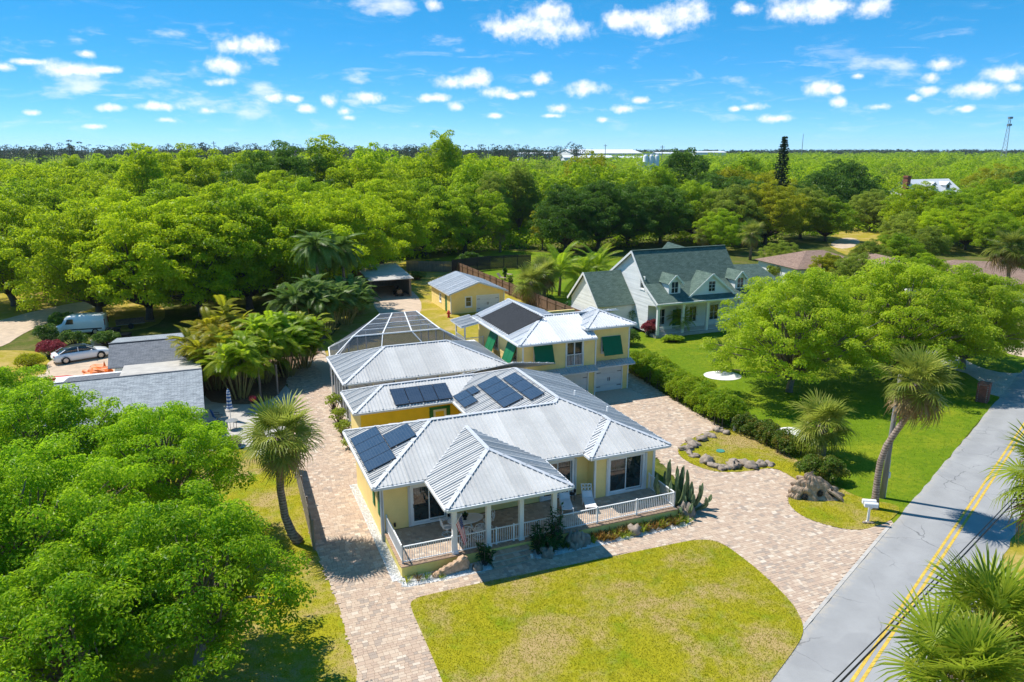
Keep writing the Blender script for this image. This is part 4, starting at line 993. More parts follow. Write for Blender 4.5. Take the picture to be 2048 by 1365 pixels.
# ---- garage apartment
gar = hthing('garage_apartment', 'two storey yellow garage building with white metal roof and green hinged shutters', 'building', 20.5, 21, 0)
gz, gx0, gy0 = 5.1, 15.2, 17.3; gh = 3.6; gr = gz+PT*gh
gy1 = 28.6
GF = [([(gx0,gy0,gz),(22.1,gy0,gz),(22.1,gy0+gh,gr),(gx0+gh,gy0+gh,gr)],(1,0,0)),
      ([(gx0,gy1,gz),(gx0,gy0,gz),(gx0+gh,gy0+gh,gr),(gx0+gh,gy1,gr)],(0,1,0)),
      ([(gx0+2*gh,gy1,gz),(gx0+2*gh,gy0+2*gh,gz),(gx0+gh,gy0+gh,gr),(gx0+gh,gy1,gr)],(0,1,0)),
      ([(gx0+gh,gy0+gh,gr),(26.1,gy0+gh,gr),(26.1,gy0+2*gh,gz),(gx0+2*gh,gy0+2*gh,gz)],(1,0,0)),
      ([(21.4,17.9,5.75),(26.1,17.9,5.75),(23.75,20.25,6.62)],(1,0,0)),
      ([(21.4,21.6,5.75),(21.4,17.9,5.75),(23.75,20.25,6.62),(23.75,21.6,6.62)],(0,1,0)),
      ([(26.1,17.9,5.75),(26.1,21.6,5.75),(23.75,21.6,6.62),(23.75,20.25,6.62)],(0,1,0))]
rb = MB()
for P, e in GF: rb.slab([(x, y, z-.10) for x, y, z in P], (0,0,.092))
groof = obj('roof', rb, M['fascia'], gar)
for P, e in GF: metal_slope(groof, P, e, mat=M['roof_white'])
for q, r in (((gx0,gy0,gz),(gx0+gh,gy0+gh,gr)),((gx0+gh,gy0+gh,gr),(gx0+gh,gy1,gr)),((gx0+gh,gy0+gh,gr),(23.4,gy0+gh,gr)),((21.4,17.9,5.75),(23.75,20.25,6.62)),((26.1,17.9,5.75),(23.75,20.25,6.62)),((23.75,20.25,6.62),(23.75,21.6,6.62))): obj('ridge_cap', caps([(q, r)], .26), M['roof_cap'], groof)
gutters(groof, [((gx0,gy0),(22.1,gy0),(0,-1)),((gx0,gy0),(gx0,gy1),(-1,0))], gz); gutters(groof, [((21.4,17.9),(26.1,17.9),(0,-1)),((26.1,17.9),(26.1,21.6),(1,0)),((21.4,17.9),(21.4,20.2),(-1,0))], 5.75)
obj('soffit', MB().box(15.25,22.1,17.33,17.9,4.92,4.98).box(15.25,15.8,17.9,28.5,4.92,4.98).box(21.45,26.05,17.93,18.4,5.56,5.62), M['white'], groof)
obj('wall', lap_wall((15.8,17.9),(22.3,17.9),0,5.0,[(.9,2.5,3.35,4.7),(3.85,5.25,2.75,4.72),(3.4,5.8,0,2.0)],.2), M['yellow'], gar)
obj('wall', lap_wall((15.8,28.4),(15.8,17.9),0,5.0,[(3.4,5.0,3.2,4.5),(7.4,9.2,3.2,4.5)],.2), M['yellow'], gar)
obj('wall', lap_wall((22.3,18.4),(25.75,18.4),0,5.65,[(.75,2.5,3.4,4.75),(.42,2.85,0,2.06)],.2), M['yellow'], gar)
obj('wall', MB().box(25.55,25.75,18.42,24,0,5.6).box(22.2,22.3,17.9,18.4,0,5.0).box(15.9,25.6,28.2,28.4,0,5.0), M['yellow'], gar)
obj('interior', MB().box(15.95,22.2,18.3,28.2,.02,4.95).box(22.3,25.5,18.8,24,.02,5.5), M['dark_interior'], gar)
for x, y, z in ((15.72,17.83,4.95),(22.25,18.31,5.6),(25.68,18.33,5.6),(22.22,17.82,4.9)): obj('trim', MB().box(x,x+.1,y,y+.1,0,z), M['white'], gar)
def bahama(p0, p1, s0, s1, z0, z1, out=.62, drop=.1):
    """shutter hinged at its top and propped open"""
    X = plane_frame(p0, p1); sh = obj('hinged_shutter', MB().slab([X(s0,z0-drop,out),X(s1,z0-drop,out),X(s1,z1+.05,.06),X(s0,z1+.05,.06)], np.array(X(s0,z0,.035))-np.array(X(s0,z0,0))), M['green'], gar)
    fm = MB(); m = (s0+s1)/2
    for s in (s0, m-.03, s1-.06):
        a = np.array(X(s,z0-drop,out+.036)); b = np.array(X(s+.06,z0-drop,out+.036)); c = np.array(X(s+.06,z1+.05,.096)); d = np.array(X(s,z1+.05,.096)); k = np.array(X(s,z0,.02))-np.array(X(s,z0,0)); fm.slab([a,b,c,d], k)
    obj('frame', fm, M['green'], sh)
    sl = MB()
    N = 22
    for k in range(N):
        f0, f1 = (k+.15)/N, (k+.85)/N
        L0 = lambda f, s, e: np.array(X(s, (z0-drop)*(1-f)+(z1+.05)*f, out*(1-f)+.06*f+e))
        sl._a([L0(f0,s0+.07,.055),L0(f0,s1-.07,.055),L0(f1,s1-.07,.038),L0(f1,s0+.07,.038)], [(0,1,2,3)])
    o = obj('slats', sl, M['green'], sh); o['kind'] = 'stuff'
    for s in (s0+.05, s1-.05): obj('prop', MB().bar(X(s,z0+.1,.0), X(s,z0-drop+.1,out-.03), .02, .02), M['white'], sh)
    window(gar, p0, p1, s0+.1, s1-.1, z0+.05, z1-.02, cols=2, trim=.08)
bahama((15.8,17.9),(22.3,17.9),.85,2.5,3.4,4.7)
bahama((22.3,18.4),(25.75,18.4),.78,2.55,3.4,4.75)
bahama((15.8,28.4),(15.8,17.9),3.4,5.1,3.2,4.5)
bahama((15.8,28.4),(15.8,17.9),7.5,9.3,3.2,4.5)
# juliet door
X = plane_frame((15.8,17.9),(22.3,17.9))
jd = obj('balcony_door', bars_in_plane(X, [(3.72,3.88,2.7,4.86,-.05,.04),(5.22,5.38,2.7,4.86,-.05,.04),(3.88,5.22,4.72,4.86,-.05,.04),(3.72,5.38,2.6,2.7,-.05,.05),(4.5,4.6,2.75,4.72,-.08,.0)]), M['white'], gar)
for a, b in ((3.9,4.5),(4.6,5.2)): obj('pane', bars_in_plane(X, [(a,b,2.75,4.7,-.09,-.07)]), M['glass'], jd)
jr = bars_in_plane(X, [(3.75,5.35,3.72,3.77,.10,.15),(3.75,5.35,2.8,2.84,.10,.14)]+[(3.8+i*.125,3.825+i*.125,2.84,3.72,.11,.135) for i in range(13)]+[(3.75,3.79,2.72,3.8,.04,.14),(5.31,5.35,2.72,3.8,.04,.14)])
obj('balcony_rail', jr, M['white'], jd)
def garage_door(parent, p0, p1, s0, s1, z1, hinges=True):
    X = plane_frame(p0, p1); gd = obj('garage_door', bars_in_plane(X, [(s0-.1,s0,0,z1+.1,-.1,.03),(s1,s1+.1,0,z1+.1,-.1,.03),(s0,s1,z1,z1+.1,-.1,.029)]), M['white'], parent)
    nr = 4
    for r in range(nr): obj('panel', bars_in_plane(X, [(s0+.005,s1-.005,r*z1/nr+.006,(r+1)*z1/nr-.006,-.08,-.05)]+[(s0+.06+c*(s1-s0-.1)/4,s0+(c+1)*(s1-s0-.1)/4,r*z1/nr+.08,(r+1)*z1/nr-.08,-.05,-.038) for c in range(4)]), M['garage_door'], gd)
    if hinges:
        for s in (s0+.02, s1-.42):
            for z in (z1*.2, z1*.8): obj('strap_hinge', bars_in_plane(X, [(s,s+.4,z-.025,z+.025,-.05,-.03)]), M['black'], gd)
        obj('handle', bars_in_plane(X, [((s0+s1)/2-.1,(s0+s1)/2-.05,z1*.42,z1*.58,-.05,-.02),((s0+s1)/2+.05,(s0+s1)/2+.1,z1*.42,z1*.58,-.05,-.02)]), M['black'], gd)
garage_door(gar,(15.8,17.9),(22.3,17.9),3.4,5.8,2.0)
garage_door(gar,(22.3,18.4),(25.75,18.4),.42,2.85,2.06)
sk = MB(); sk.slab([(15.9,17.9,2.62),(22.2,17.9,2.62),(22.2,17.05,2.34),(15.9,17.05,2.34)], (0,0,-.06)); sk.slab([(22.22,18.4,2.70),(25.95,18.4,2.70),(25.95,17.55,2.42),(22.22,17.55,2.42)], (0,0,-.06))
pent = obj('pent_roof', sk, M['fascia'], gar)
metal_slope(pent, [(15.9,17.05,2.34),(22.2,17.05,2.34),(22.2,17.88,2.62),(15.9,17.88,2.62)], (1,0,0)); metal_slope(pent, [(22.22,17.55,2.42),(25.95,17.55,2.42),(25.95,18.38,2.70),(22.22,18.38,2.70)], (1,0,0))
# balcony with stairs at the back corner
obj('balcony_floor', MB().box(13.9,15.78,26.8,29.6,2.5,2.62), M['white'], gar)
bs = MB(); bs.slab([(13.5,26.4,4.72),(15.3,26.4,5.05),(15.3,29.6,5.05),(13.5,29.6,4.72)], (0,0,-.12)); bal = obj('balcony_roof', bs, M['fascia'], gar)
metal_slope(bal, [(13.5,29.6,4.72),(13.5,26.4,4.72),(15.3,26.4,5.05),(15.3,29.6,5.05)], (0,1,0))
for x, y in ((13.98,26.9),(13.98,29.4)): obj('post', MB().box(x-.06,x+.06,y-.06,y+.06,0,4.7), M['white'], gar)
railing(gar, [(15.7,26.88),(13.98,26.88),(13.98,29.4)], 2.62, .95)
for k in range(12): obj('stair', MB().box(13.9,14.8,29.6+k*.26,29.6+k*.26+.25,2.42-k*.2,2.46-k*.2), M['white'], gar)
# black pool-heating mat on the slope
ht = hthing('pool_heating_mat', 'black pool heating mat lying on the white garage roof', 'solar heater', 17, 23, 5.7)
eG = np.array((0,-1.0,0)); o0 = np.array((gx0,gy1,gz)); Xg = lambda s, t, k: o0+eG*s+uW*t+nW*k
ns = 3
for i in range(ns):
    s0 = 1.75+i*2.22; obj('mat', MB().slab([Xg(s0,.35,.085),Xg(s0+2.19,.35,.085),Xg(s0+2.19,3.55,.085),Xg(s0,3.55,.085)], nW*.03), M['thermal'], ht)
    mb = MB()
    for k in range(34): s = s0+.04+k*.0632; mb.bar(Xg(s,.4,.12), Xg(s,3.5,.12), .045, .018, nW)
    o = obj('tube', mb, M['thermal'], ht); o['kind'] = 'stuff'
obj('header', MB().bar(Xg(1.7,.32,.12),Xg(8.45,.32,.12),.06,.06,nW).bar(Xg(1.7,3.6,.12),Xg(8.45,3.6,.12),.06,.06,nW), M['thermal'], ht)
for k in range(17): obj('clamp', MB().obox(Xg(1.8+k*.41,.22,.10), eG*.05, uW*.08, nW*.04), M['white'], ht); obj('clamp', MB().obox(Xg(1.8+k*.41,3.70,.10), eG*.05, uW*.07, nW*.04), M['white'], ht)
obj('supply_pipe', MB().tube([Xg(1.7,.32,.12),Xg(.9,.40,.1),Xg(.25,.30,.1),Xg(.1,-.1,.0)],.03,6), M['black'], ht)
# wheelie bin
bn = hthing('wheelie_bin', 'dark green wheelie bin beside the right garage door', 'bin', 26.05, 19.4, 0)
obj('body', MB().loft([[(25.85,19.2,.08),(26.25,19.2,.08),(26.25,19.6,.08),(25.85,19.6,.08)],[(25.80,19.1,1.0),(26.33,19.1,1.0),(26.33,19.68,1.0),(25.80,19.68,1.0)]]), M['bin_green'], bn)
obj('lid', MB().loft([[(25.78,19.06,1.0),(26.35,19.06,1.0),(26.35,19.72,1.0),(25.78,19.72,1.0)],[(25.84,19.12,1.09),(26.29,19.12,1.09),(26.29,19.66,1.12),(25.84,19.66,1.12)]]), M['bin_green'], bn)
for s in (25.80, 26.28): obj('wheel', MB().lathe([(.0,-.03),(.1,-.03),(.1,.03),(.0,.03)],12,(s+.03,19.66,.1),'x'), M['rubber'], bn)
# ------------------------------------------------------------------ white house with the green roof
wh = hthing('white_house', 'white two storey house with dark green shingle roof and three dormers', 'house', 44, 37, 0)
def shingle_slope(parent, pts, mat, th=.06, name='roof_slope'):
    """flat slab with its own axes so that shingle courses follow the slope"""
    P = [np.array(p, float) for p in pts]; e = P[1]-P[0]; e /= np.linalg.norm(e); n = np.cross(P[1]-P[0], P[2]-P[0]); n /= np.linalg.norm(n)
    if n[2] < 0: n = -n
    u = np.cross(n, e)
    if u[2] < 0: u = -u; e = np.cross(u, n)
    loc = [(float((p-P[0]) @ e), float((p-P[0]) @ u), 0.0) for p in P]
    mb = MB().slab([(a, b, -th) for a, b, c in loc], (0, 0, th))
    o = obj(name, mb, mat, parent); R = Matrix((tuple(e), tuple(u), tuple(n))).transposed().to_4x4()
    off = OFF.get(parent.name, (0,0,0)); R.translation = Vector(P[0])-Vector(off); o.matrix_local = R
    return o
GR = M['shingle_green']; X0, X1 = 37.3, 50.0
sl = lambda y: 3.9+(y-31.75)*.6 if y < 34.5 else 5.55+(y-34.5)*(8.9-5.55)/(37.4-34.5)
shingle_slope(wh, [(X0,31.75,3.9),(X1,31.75,3.85),(X1,34.5,5.55),(X0,34.5,5.55)], GR)
shingle_slope(wh, [(X0,34.5,5.55),(X1,34.5,5.55),(X1,37.4,8.9),(X0,37.4,8.9)], GR)
shingle_slope(wh, [(X1,42.6,5.6),(X0,42.6,5.6),(X0,37.4,8.9),(X1,37.4,8.9)], GR)
obj('ridge_cap', caps([((X0,37.4,8.9),(X1,37.4,8.9))], .3, .04, .03), GR, wh)
# gable wall, lapped
def gable_top(z):   # along the wall from back (s=0 at y=42.4) to front
    def yb(z): return 42.6-(z-5.6)*(5.2/3.3) if z > 5.6 else 42.4
    def yf(z): return 34.5+(z-5.55)*(2.9/3.35) if z > 5.55 else (31.75+(z-3.9)/.6 if z > 3.9 else 32.2)
    return (42.4-min(42.4, yb(z)), 42.4-max(34.0 if z < 3.4 else 32.3, yf(z)))
obj('wall', lap_wall((37.6,42.4),(37.6,32.2),0.3,8.75,[(6.6,7.5,4.9,6.3)],.2,top=gable_top), M['white_siding'], wh)
window(wh,(37.6,42.4),(37.6,32.2),6.65,7.45,4.95,6.25,cols=1,rows=2)
obj('wall', lap_wall((37.6,34.2),(50,34.2),.3,3.9,[(1.4,2.4,.9,2.7),(3.4,4.5,.3,2.5),(5.6,6.6,.9,2.7),(8.4,9.6,.9,2.7)],.2), M['white_siding'], wh)
for a, b in ((1.4,2.4),(5.6,6.6),(8.4,9.6)): window(wh,(37.6,34.2),(50,34.2),a,b,.9,2.7,cols=2,rows=2)
obj('door', MB().box(41.0,42.1,34.22,34.28,.3,2.5), M['green'], wh)
obj('wall', MB().box(37.7,50,42.2,42.4,0,5.5).box(49.8,50,34.3,42.2,0,5.5), M['white_siding'], wh)
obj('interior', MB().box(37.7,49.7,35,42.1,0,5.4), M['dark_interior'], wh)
obj('porch_floor', MB().box(37.5,50,32.1,34.2,0,.32), M['concrete'], wh)
for x in (37.8,41.0,44.2,47.2,49.8): obj('porch_column', MB().box(x-.14,x+.14,32.15,32.43,.32,3.5).box(x-.2,x+.2,32.1,32.48,3.3,3.5), M['white'], wh)
obj('porch_beam', MB().box(37.5,50,32.1,32.5,3.5,3.85), M['white'], wh)
for a, b in ((37.95,40.85),(41.15,44.05),(44.35,47.05),(47.35,49.65)): railing(wh, [(a,32.3),(b,32.3)], .32, .85, posts=False)
obj('gutter', MB().box(37.2,50.1,31.63,31.75,3.74,3.88), M['white'], wh)
for y0, z0, y1, z1 in ((31.7,3.86,34.5,5.55),(34.5,5.55,37.4,8.9),(37.4,8.9,42.7,5.55)): obj('rake_board', MB().bar((37.26,y0,z0-.08),(37.26,y1,z1-.08),.05,.24,(0,0,1)), M['white'], wh)
def dormer(xc, yf, z0, w, hw, rise, back, rows=2):
    """small gabled dormer: front wall, cheeks, two slopes, window"""
    d = obj('dormer', lap_wall((xc-w/2,yf),(xc+w/2,yf),z0,z0+hw+rise,[(w/2-.42,w/2+.42,z0+.2,z0+hw-.05)],.17,top=lambda z: (0,w) if z <= z0+hw else ((z-z0-hw)/rise*w/2, w-(z-z0-hw)/rise*w/2)), M['white_siding'], wh)
    for s in (-1, 1): obj('cheek', MB().slab([(xc+s*w/2,yf,z0-.2),(xc+s*w/2,yf,z0+hw),(xc+s*w/2,yf+back*.8,z0+hw),(xc+s*w/2,yf+back*.8,z0-.2)], (-s*.04,0,0)), M['white_siding'], d)
    ov = .22
    for s in (-1, 1):
        e = (xc+s*(w/2+ov), z0+hw-ov*rise/(w/2)); ap = (xc, z0+hw+rise)
        P = [(e[0],yf-.25,e[1]),(e[0],yf+back,e[1]),(ap[0],yf+back,ap[1]),(ap[0],yf-.25,ap[1])]
        shingle_slope(d, P, GR); obj('rake_board', MB().bar((e[0],yf-.27,e[1]-.06),(ap[0],yf-.27,ap[1]-.06),.04,.2,(0,0,1)), M['white'], d)
    Xd = plane_frame((xc-w/2,yf),(xc+w/2,yf))
    obj('window_frame', bars_in_plane(Xd, [(w/2-.5,w/2-.42,z0+.12,z0+hw+.03,-.03,.04),(w/2+.42,w/2+.5,z0+.12,z0+hw+.03,-.03,.04),(w/2-.42,w/2+.42,z0+hw-.05,z0+hw+.03,-.03,.04),(w/2-.42,w/2+.42,z0+.12,z0+.2,-.03,.05),(w/2-.42,w/2+.42,z0+hw*.5,z0+hw*.5+.04,-.03,.02),(w/2-.02,w/2+.02,z0+.2,z0+hw-.05,-.03,.015)]), M['white'], d)
    obj('pane', bars_in_plane(Xd, [(w/2-.42,w/2+.42,z0+.2,z0+hw-.05,-.06,-.03)]), M['glass'], d)
dormer(40.2,32.95,4.5,1.5,1.45,.75,3.2)
dormer(49.0,32.95,4.5,1.4,1.35,.75,3.2)
# wide central gable
cg = obj('gable', lap_wall((41.9,32.5),(47.6,32.5),4.3,6.5,[(2.45,3.3,4.65,5.75)],.17,top=lambda z: ((z-4.3)/2.2*2.85,5.7-(z-4.3)/2.2*2.85)), M['white_siding'], wh)
for s in (-1, 1):
    e = (44.75+s*3.3, 4.02); ap = (44.75, 6.62)
    shingle_slope(cg, [(e[0],32.3,e[1]),(e[0],35.6,e[1]),(44.75,35.6,6.62),(44.75,32.3,6.62)], GR)
    obj('rake_board', MB().bar((e[0],32.28,e[1]-.06),(44.75,32.28,6.56),.04,.22,(0,0,1)), M['white'], cg)
Xd = plane_frame((41.9,32.5),(47.6,32.5)); obj('pane', bars_in_plane(Xd, [(2.45,3.3,4.65,5.75,-.05,-.02)]), M['glass'], cg)
obj('window_frame', bars_in_plane(Xd, [(2.37,2.45,4.57,5.83,-.03,.04),(3.3,3.38,4.57,5.83,-.03,.04),(2.45,3.3,5.75,5.83,-.03,.04),(2.45,3.3,4.57,4.65,-.03,.05),(2.86,2.89,4.65,5.75,-.03,.02),(2.45,3.3,5.0,5.03,-.03,.018),(2.45,3.3,5.37,5.40,-.03,.018)]), M['white'], cg)
# left wing
shingle_slope(wh, [(32.7,36.6,2.95),(37.55,36.6,2.95),(37.55,40.1,6.35),(32.7,40.1,6.35)], GR); shingle_slope(wh, [(37.55,43.9,2.85),(32.7,43.9,2.85),(32.7,40.1,6.35),(37.55,40.1,6.35)], GR)
obj('wall', lap_wall((33.0,43.5),(33.0,37.0),0,6.2,(),.2,top=lambda z: (0,6.5) if z < 3.15 else ((z-3.0)/3.35*3.5,6.5-(z-3.0)/3.35*3.1)), M['white_siding'], wh)
obj('wall', lap_wall((33.0,37.0),(37.6,37.0),0,3.1,(),.2), M['white_siding'], wh)
for y0, z0, y1, z1 in ((36.55,2.9,40.1,6.35),(40.1,6.35,43.95,2.8)): obj('rake_board', MB().bar((32.66,y0,z0-.08),(32.66,y1,z1-.08),.05,.24,(0,0,1)), M['white'], wh)
# right wing
shingle_slope(wh, [(50,33.6,4.0),(57.5,33.6,3.6),(55.2,37.6,6.4),(50,37.6,6.4)], GR); shingle_slope(wh, [(57.5,33.6,3.6),(57.5,41.5,3.6),(55.2,37.6,6.4)], GR); shingle_slope(wh, [(57.5,41.5,3.6),(50,41.5,3.8),(50,37.6,6.4),(55.2,37.6,6.4)], GR)
obj('wall', MB().box(50.0,57.0,34.1,41.2,0,3.6), M['white_siding'], wh)
# rear hip showing over the ridge
shingle_slope(wh, [(42,40,7.6),(49.5,40,7.6),(45.8,43,8.9)], GR)

# ---- neighbour's gray house
gh_ = hthing('gray_house', 'low house with pale gray shingle roofs half hidden by the leafy tree', 'house', -12, 28, 0)
SGm = M['shingle_grey']
shingle_slope(gh_, [(-19,18.4,2.45),(-7.8,18.4,2.45),(-7.85,25.4,3.6),(-18.2,25.4,3.6)], SGm)
obj('ridge_cap', MB().bar((-18.2,25.42,3.62),(-7.85,25.42,3.62),.2,.05), M['shingle_dark'], gh_)
obj('flat_roof', MB().slab([(-13.6,25.5,3.45),(-7.9,25.5,3.45),(-7.95,31.9,2.75),(-13.8,31.9,2.75)], (0,0,-.1)), M['concrete'], gh_)
obj('flat_roof', MB().slab([(-18.1,25.6,2.9),(-13.7,25.6,2.9),(-13.9,30.5,2.6),(-17.6,30.5,2.6)], (0,0,-.1)), M['shingle_dark'], gh_)
shingle_slope(gh_, [(-15.05,32.2,2.55),(-7.95,32.0,2.55),(-8.7,36.9,3.5),(-15.3,36.9,3.5)], M['shingle_dark'])
obj('ridge_cap', MB().bar((-15.35,36.95,3.53),(-8.4,36.95,3.53),.22,.06), M['shingle_dark'], gh_)
shingle_slope(gh_, [(-8.9,43.0,2.6),(-15.3,43.0,2.6),(-15.3,37.0,3.5),(-8.7,37.0,3.5)], SGm)
obj('wall', MB().box(-18.6,-8.3,19.2,31.6,0,2.4), M['white_siding'], gh_); obj('wall', MB().box(-14.6,-8.4,32.6,42.6,0,2.45), M['white_siding'], gh_)
for x, z in ((-9.9,1.3),): window(gh_, (-18.6,19.2),(-8.3,19.2), 8.0,9.6,.9,2.0,cols=2)
obj('trim', MB().box(-8.6,-8.28,19.14,19.3,0,2.4), M['white'], gh_)
window(gh_, (-8.3,19.2),(-8.3,31.6), 1.2,2.6,.9,2.0,cols=2)

# ---- shed, carport, fences
shed = hthing('shed', 'small yellow gabled shed with a white roof and garage door in the back yard', 'shed', 24.3, 56, 0)
sx0, sx1, sy0, sy1 = 20.7, 27.8, 52.2, 60.6; sr = 24.25
for P in ([(20.3,60.9,2.5),(20.3,51.7,2.5),(sr,51.7,3.85),(sr,60.9,3.85)], [(28.2,51.7,2.5),(28.2,60.9,2.5),(sr,60.9,3.85),(sr,51.7,3.85)]):
    r_ = obj('roof', MB().slab([(x,y,z-.1) for x,y,z in P], (0,0,.09)), M['fascia'], shed); metal_slope(r_, P, (0,1,0), mat=M['roof_white'])
obj('wall', lap_wall((sx0,sy0),(sx1,sy0),0,3.75,[(1.9,2.75,.75,2.05),(3.4,6.4,0,2.1)],.2,top=lambda z: (0,7.1) if z < 2.5 else ((z-2.5)/1.3*3.55,7.1-(z-2.5)/1.3*3.55)), M['yellow'], shed)
obj('wall', lap_wall((sx0,sy1),(sx0,sy0),0,2.5,[(6.0,6.9,0,2.05),(3.6,4.4,.8,1.9)],.2), M['yellow'], shed)
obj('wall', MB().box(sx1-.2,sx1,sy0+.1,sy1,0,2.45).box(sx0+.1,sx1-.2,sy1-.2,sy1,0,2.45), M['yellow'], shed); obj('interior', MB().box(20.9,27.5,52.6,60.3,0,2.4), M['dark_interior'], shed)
window(shed,(sx0,sy0),(sx1,sy0),1.95,2.7,.8,2.0,cols=1,rows=2); window(shed,(sx0,sy1),(sx0,sy0),3.65,4.35,.85,1.85,cols=1,rows=2)
garage_door(shed,(sx0,sy0),(sx1,sy0),3.45,6.35,2.05)
obj('door', bars_in_plane(plane_frame((sx0,sy1),(sx0,sy0)), [(6.02,6.88,.02,2.03,-.06,-.02)]), M['green'], shed)
for x in (sx0-.05, sx1-.06): obj('trim', MB().box(x,x+.11,sy0-.05,sy0+.06,0,2.5), M['white'], shed)
hyd = hthing('hydrant', 'red fire hydrant ornament beside the yellow shed', 'hydrant', 19.9, 50.6, 0)
obj('barrel', MB().lathe([(0,0),(.2,0),(.2,.06),(.14,.08),(.14,.6),(.18,.62),(.18,.68),(.13,.76),(.05,.84),(.05,.9),(0,.9)],12,(19.9,50.6,.02)), M['red'], hyd)
for s in (-1,1): obj('nozzle', MB().lathe([(0,s*.12),(.08,s*.12),(.08,s*.25),(0,s*.25)],10,(19.9,50.6,.5),'x'), M['red'], hyd)
cp = hthing('carport', 'open carport with a weathered pale roof under the oak', 'carport', 16.5, 69, 0)
obj('roof', MB().slab([(13.2,64.8,2.55),(19.4,64.8,2.55),(19.4,75,3.2),(13.2,75,3.2)], (0,0,.1)), M['concrete'], cp)
obj('wall', MB().box(19.0,19.15,65.3,74.8,0,2.5).box(13.4,19.0,74.6,74.8,0,3.0), M['fence_grey'], cp)
for x, y in ((13.5,65.2),(18.9,65.2),(13.5,70)): obj('post', MB().box(x-.07,x+.07,y-.07,y+.07,0,2.55), M['fence_grey'], cp)
mow = hthing('ride_on_mower', 'dark ride on mower parked inside the open carport', 'mower', 17.6, 67, 0)
obj('body', MB().box(17.2,18.0,66.2,67.6,.3,.7).box(17.25,17.95,65.8,66.4,.3,.95), M['car_black'], mow); obj('seat', MB().box(17.35,17.85,67.0,67.5,.7,.85).box(17.35,17.85,67.45,67.58,.85,1.25), M['rubber'], mow)
for x in (17.15,18.05):
    for y, r in ((66.1,.22),(67.4,.3)): obj('wheel', MB().lathe([(0,-.09),(r,-.09),(r,.09),(0,.09)],14,(x,y,r),'x'), M['rubber'], mow)
def fence(label, pts, h, mat, name='fence', step=2.4, group=None, rail_side=1):
    """panels of close boards between posts, each panel and post its own part; pts are plan points in the world"""
    t = thing(name, label, 'fence', (pts[0][0], pts[0][1], 0), 0, group); OFF[t.name] = (pts[0][0], pts[0][1], 0)
    rs = random.Random(len(label))
    for a, b in zip(pts, pts[1:]):
        a = np.array(a, float); b = np.array(b, float); L = np.linalg.norm(b-a); k = max(1, round(L/step)); d = (b-a)/L; n = np.array((-d[1], d[0]))
        for i in range(k):
            p = a+d*L*i/k; q = a+d*L*(i+1)/k; mb = MB(); nb = 16; hh = h+rs.uniform(-.04,.04)
            for j in range(nb):
                u0 = p+(q-p)*(j+.06)/nb; u1 = p+(q-p)*(j+.94)/nb; m = (u0+u1)/2; mb.obox((m[0],m[1],hh/2+.05), (*(d*np.linalg.norm(u1-u0)/2),0), (*(n*.01),0), (0,0,hh/2+rs.uniform(-.015,.015)))
            obj('fence_panel', mb, mat, t)
            rm = MB()
            for z in (.35, h-.3): rm.bar((*(p+n*rail_side*.04),z), (*(q+n*rail_side*.04),z), .04, .09)
            obj('rail', rm, mat, t)
            obj('post', MB().bar((*(p+n*rail_side*.06),0), (*(p+n*rail_side*.06),h+.06), .1, .1, (1,0,0)), mat, t)
fence('long brown board fence running back past the shed', [HW(33.0,30)[:2], HW(32.4,49)[:2], HW(31.4,82)[:2]], 1.75, M['fence_wood'], rail_side=1)
fence('short gray board fence across the end of the back yard', [HW(31.4,82.5)[:2], HW(24,87)[:2]], 1.75, M['fence_grey'])
fence('gray board fence between the left palm and the paver drive', [G(627,1101)[:2], G(604,1006)[:2], G(588,938)[:2]], 1.65, M['fence_grey'], rail_side=-1)
fence('brown board fence behind the palms left of the pool enclosure', [HW(-4.5,41)[:2], HW(2.0,39.8)[:2]], 1.8, M['fence_wood'])

fence('black privacy screen at the back of the yard beyond the long fence', [G(905,548)[:2], G(980,540)[:2], G(1062,536)[:2]], 2.3, M['rubber'])
# ------------------------------------------------------------------ things on the deck
def loop_tube(pts, r, mb, n=5): return mb.tube(list(pts)+[pts[0]], r, n, cap=False)
def patio_chair(label, x, y, rz, swivel=True):
    t = thing('patio_chair', label, 'chair', HW(x, y, .597), HA+rz, 'cast white chairs round the porch table')
    sm = MB().prism([(.26*math.cos(a)*1.0, .26*math.sin(a)) for a in np.linspace(0, 2*PI, 13)[:-1]], .40, .43); obj('seat', sm, M['white'], t)
    bk = MB(); loop_tube([(-.24,.24,.45),(-.27,.30,.75),(-.2,.34,.9),(0,.36,.95),(.2,.34,.9),(.27,.30,.75),(.24,.24,.45)], .016, bk)
    for s in (-1,1): bk.tube([(s*.2,.25,.47),(-s*.16,.34,.88)], .012, 5)
    for a in (.10,.16): bk.tube([(a*math.cos(k),.31,.68+a*math.sin(k)) for k in np.linspace(0,2*PI,11)], .011, 5, cap=False)
    obj('backrest', bk, M['white'], t)
    for s in (-1,1): obj('arm', MB().tube([(s*.25,.26,.62),(s*.29,.05,.66),(s*.28,-.18,.63),(s*.24,-.2,.42)], .016, 5), M['white'], t)
    if swivel:
        obj('stem', MB().tube([(0,0,.10),(0,0,.41)], .035, 8), M['white'], t); bs = MB(); loop_tube([(.27*math.cos(a),.27*math.sin(a),.015) for a in np.linspace(0,2*PI,17)[:-1]], .016, bs)
        for a in range(4): bs.tube([(0,0,.14),(.27*math.cos(a*PI/2),.27*math.sin(a*PI/2),.02)], .014, 5)
        obj('base', bs, M['white'], t)
    else:
        for sx in (-1,1):
            for sy in (-1,1): obj('leg', MB().tube([(sx*.2,sy*.2,.41),(sx*.25,sy*.25,0)], .014, 5), M['white'], t)
table = thing('dining_table', 'oval white cast metal table on the shaded porch', 'table', HW(4.55,-.78,.597), HA)
ov = [(.95*math.cos(a), .55*math.sin(a)) for a in np.linspace(0,2*PI,33)[:-1]]
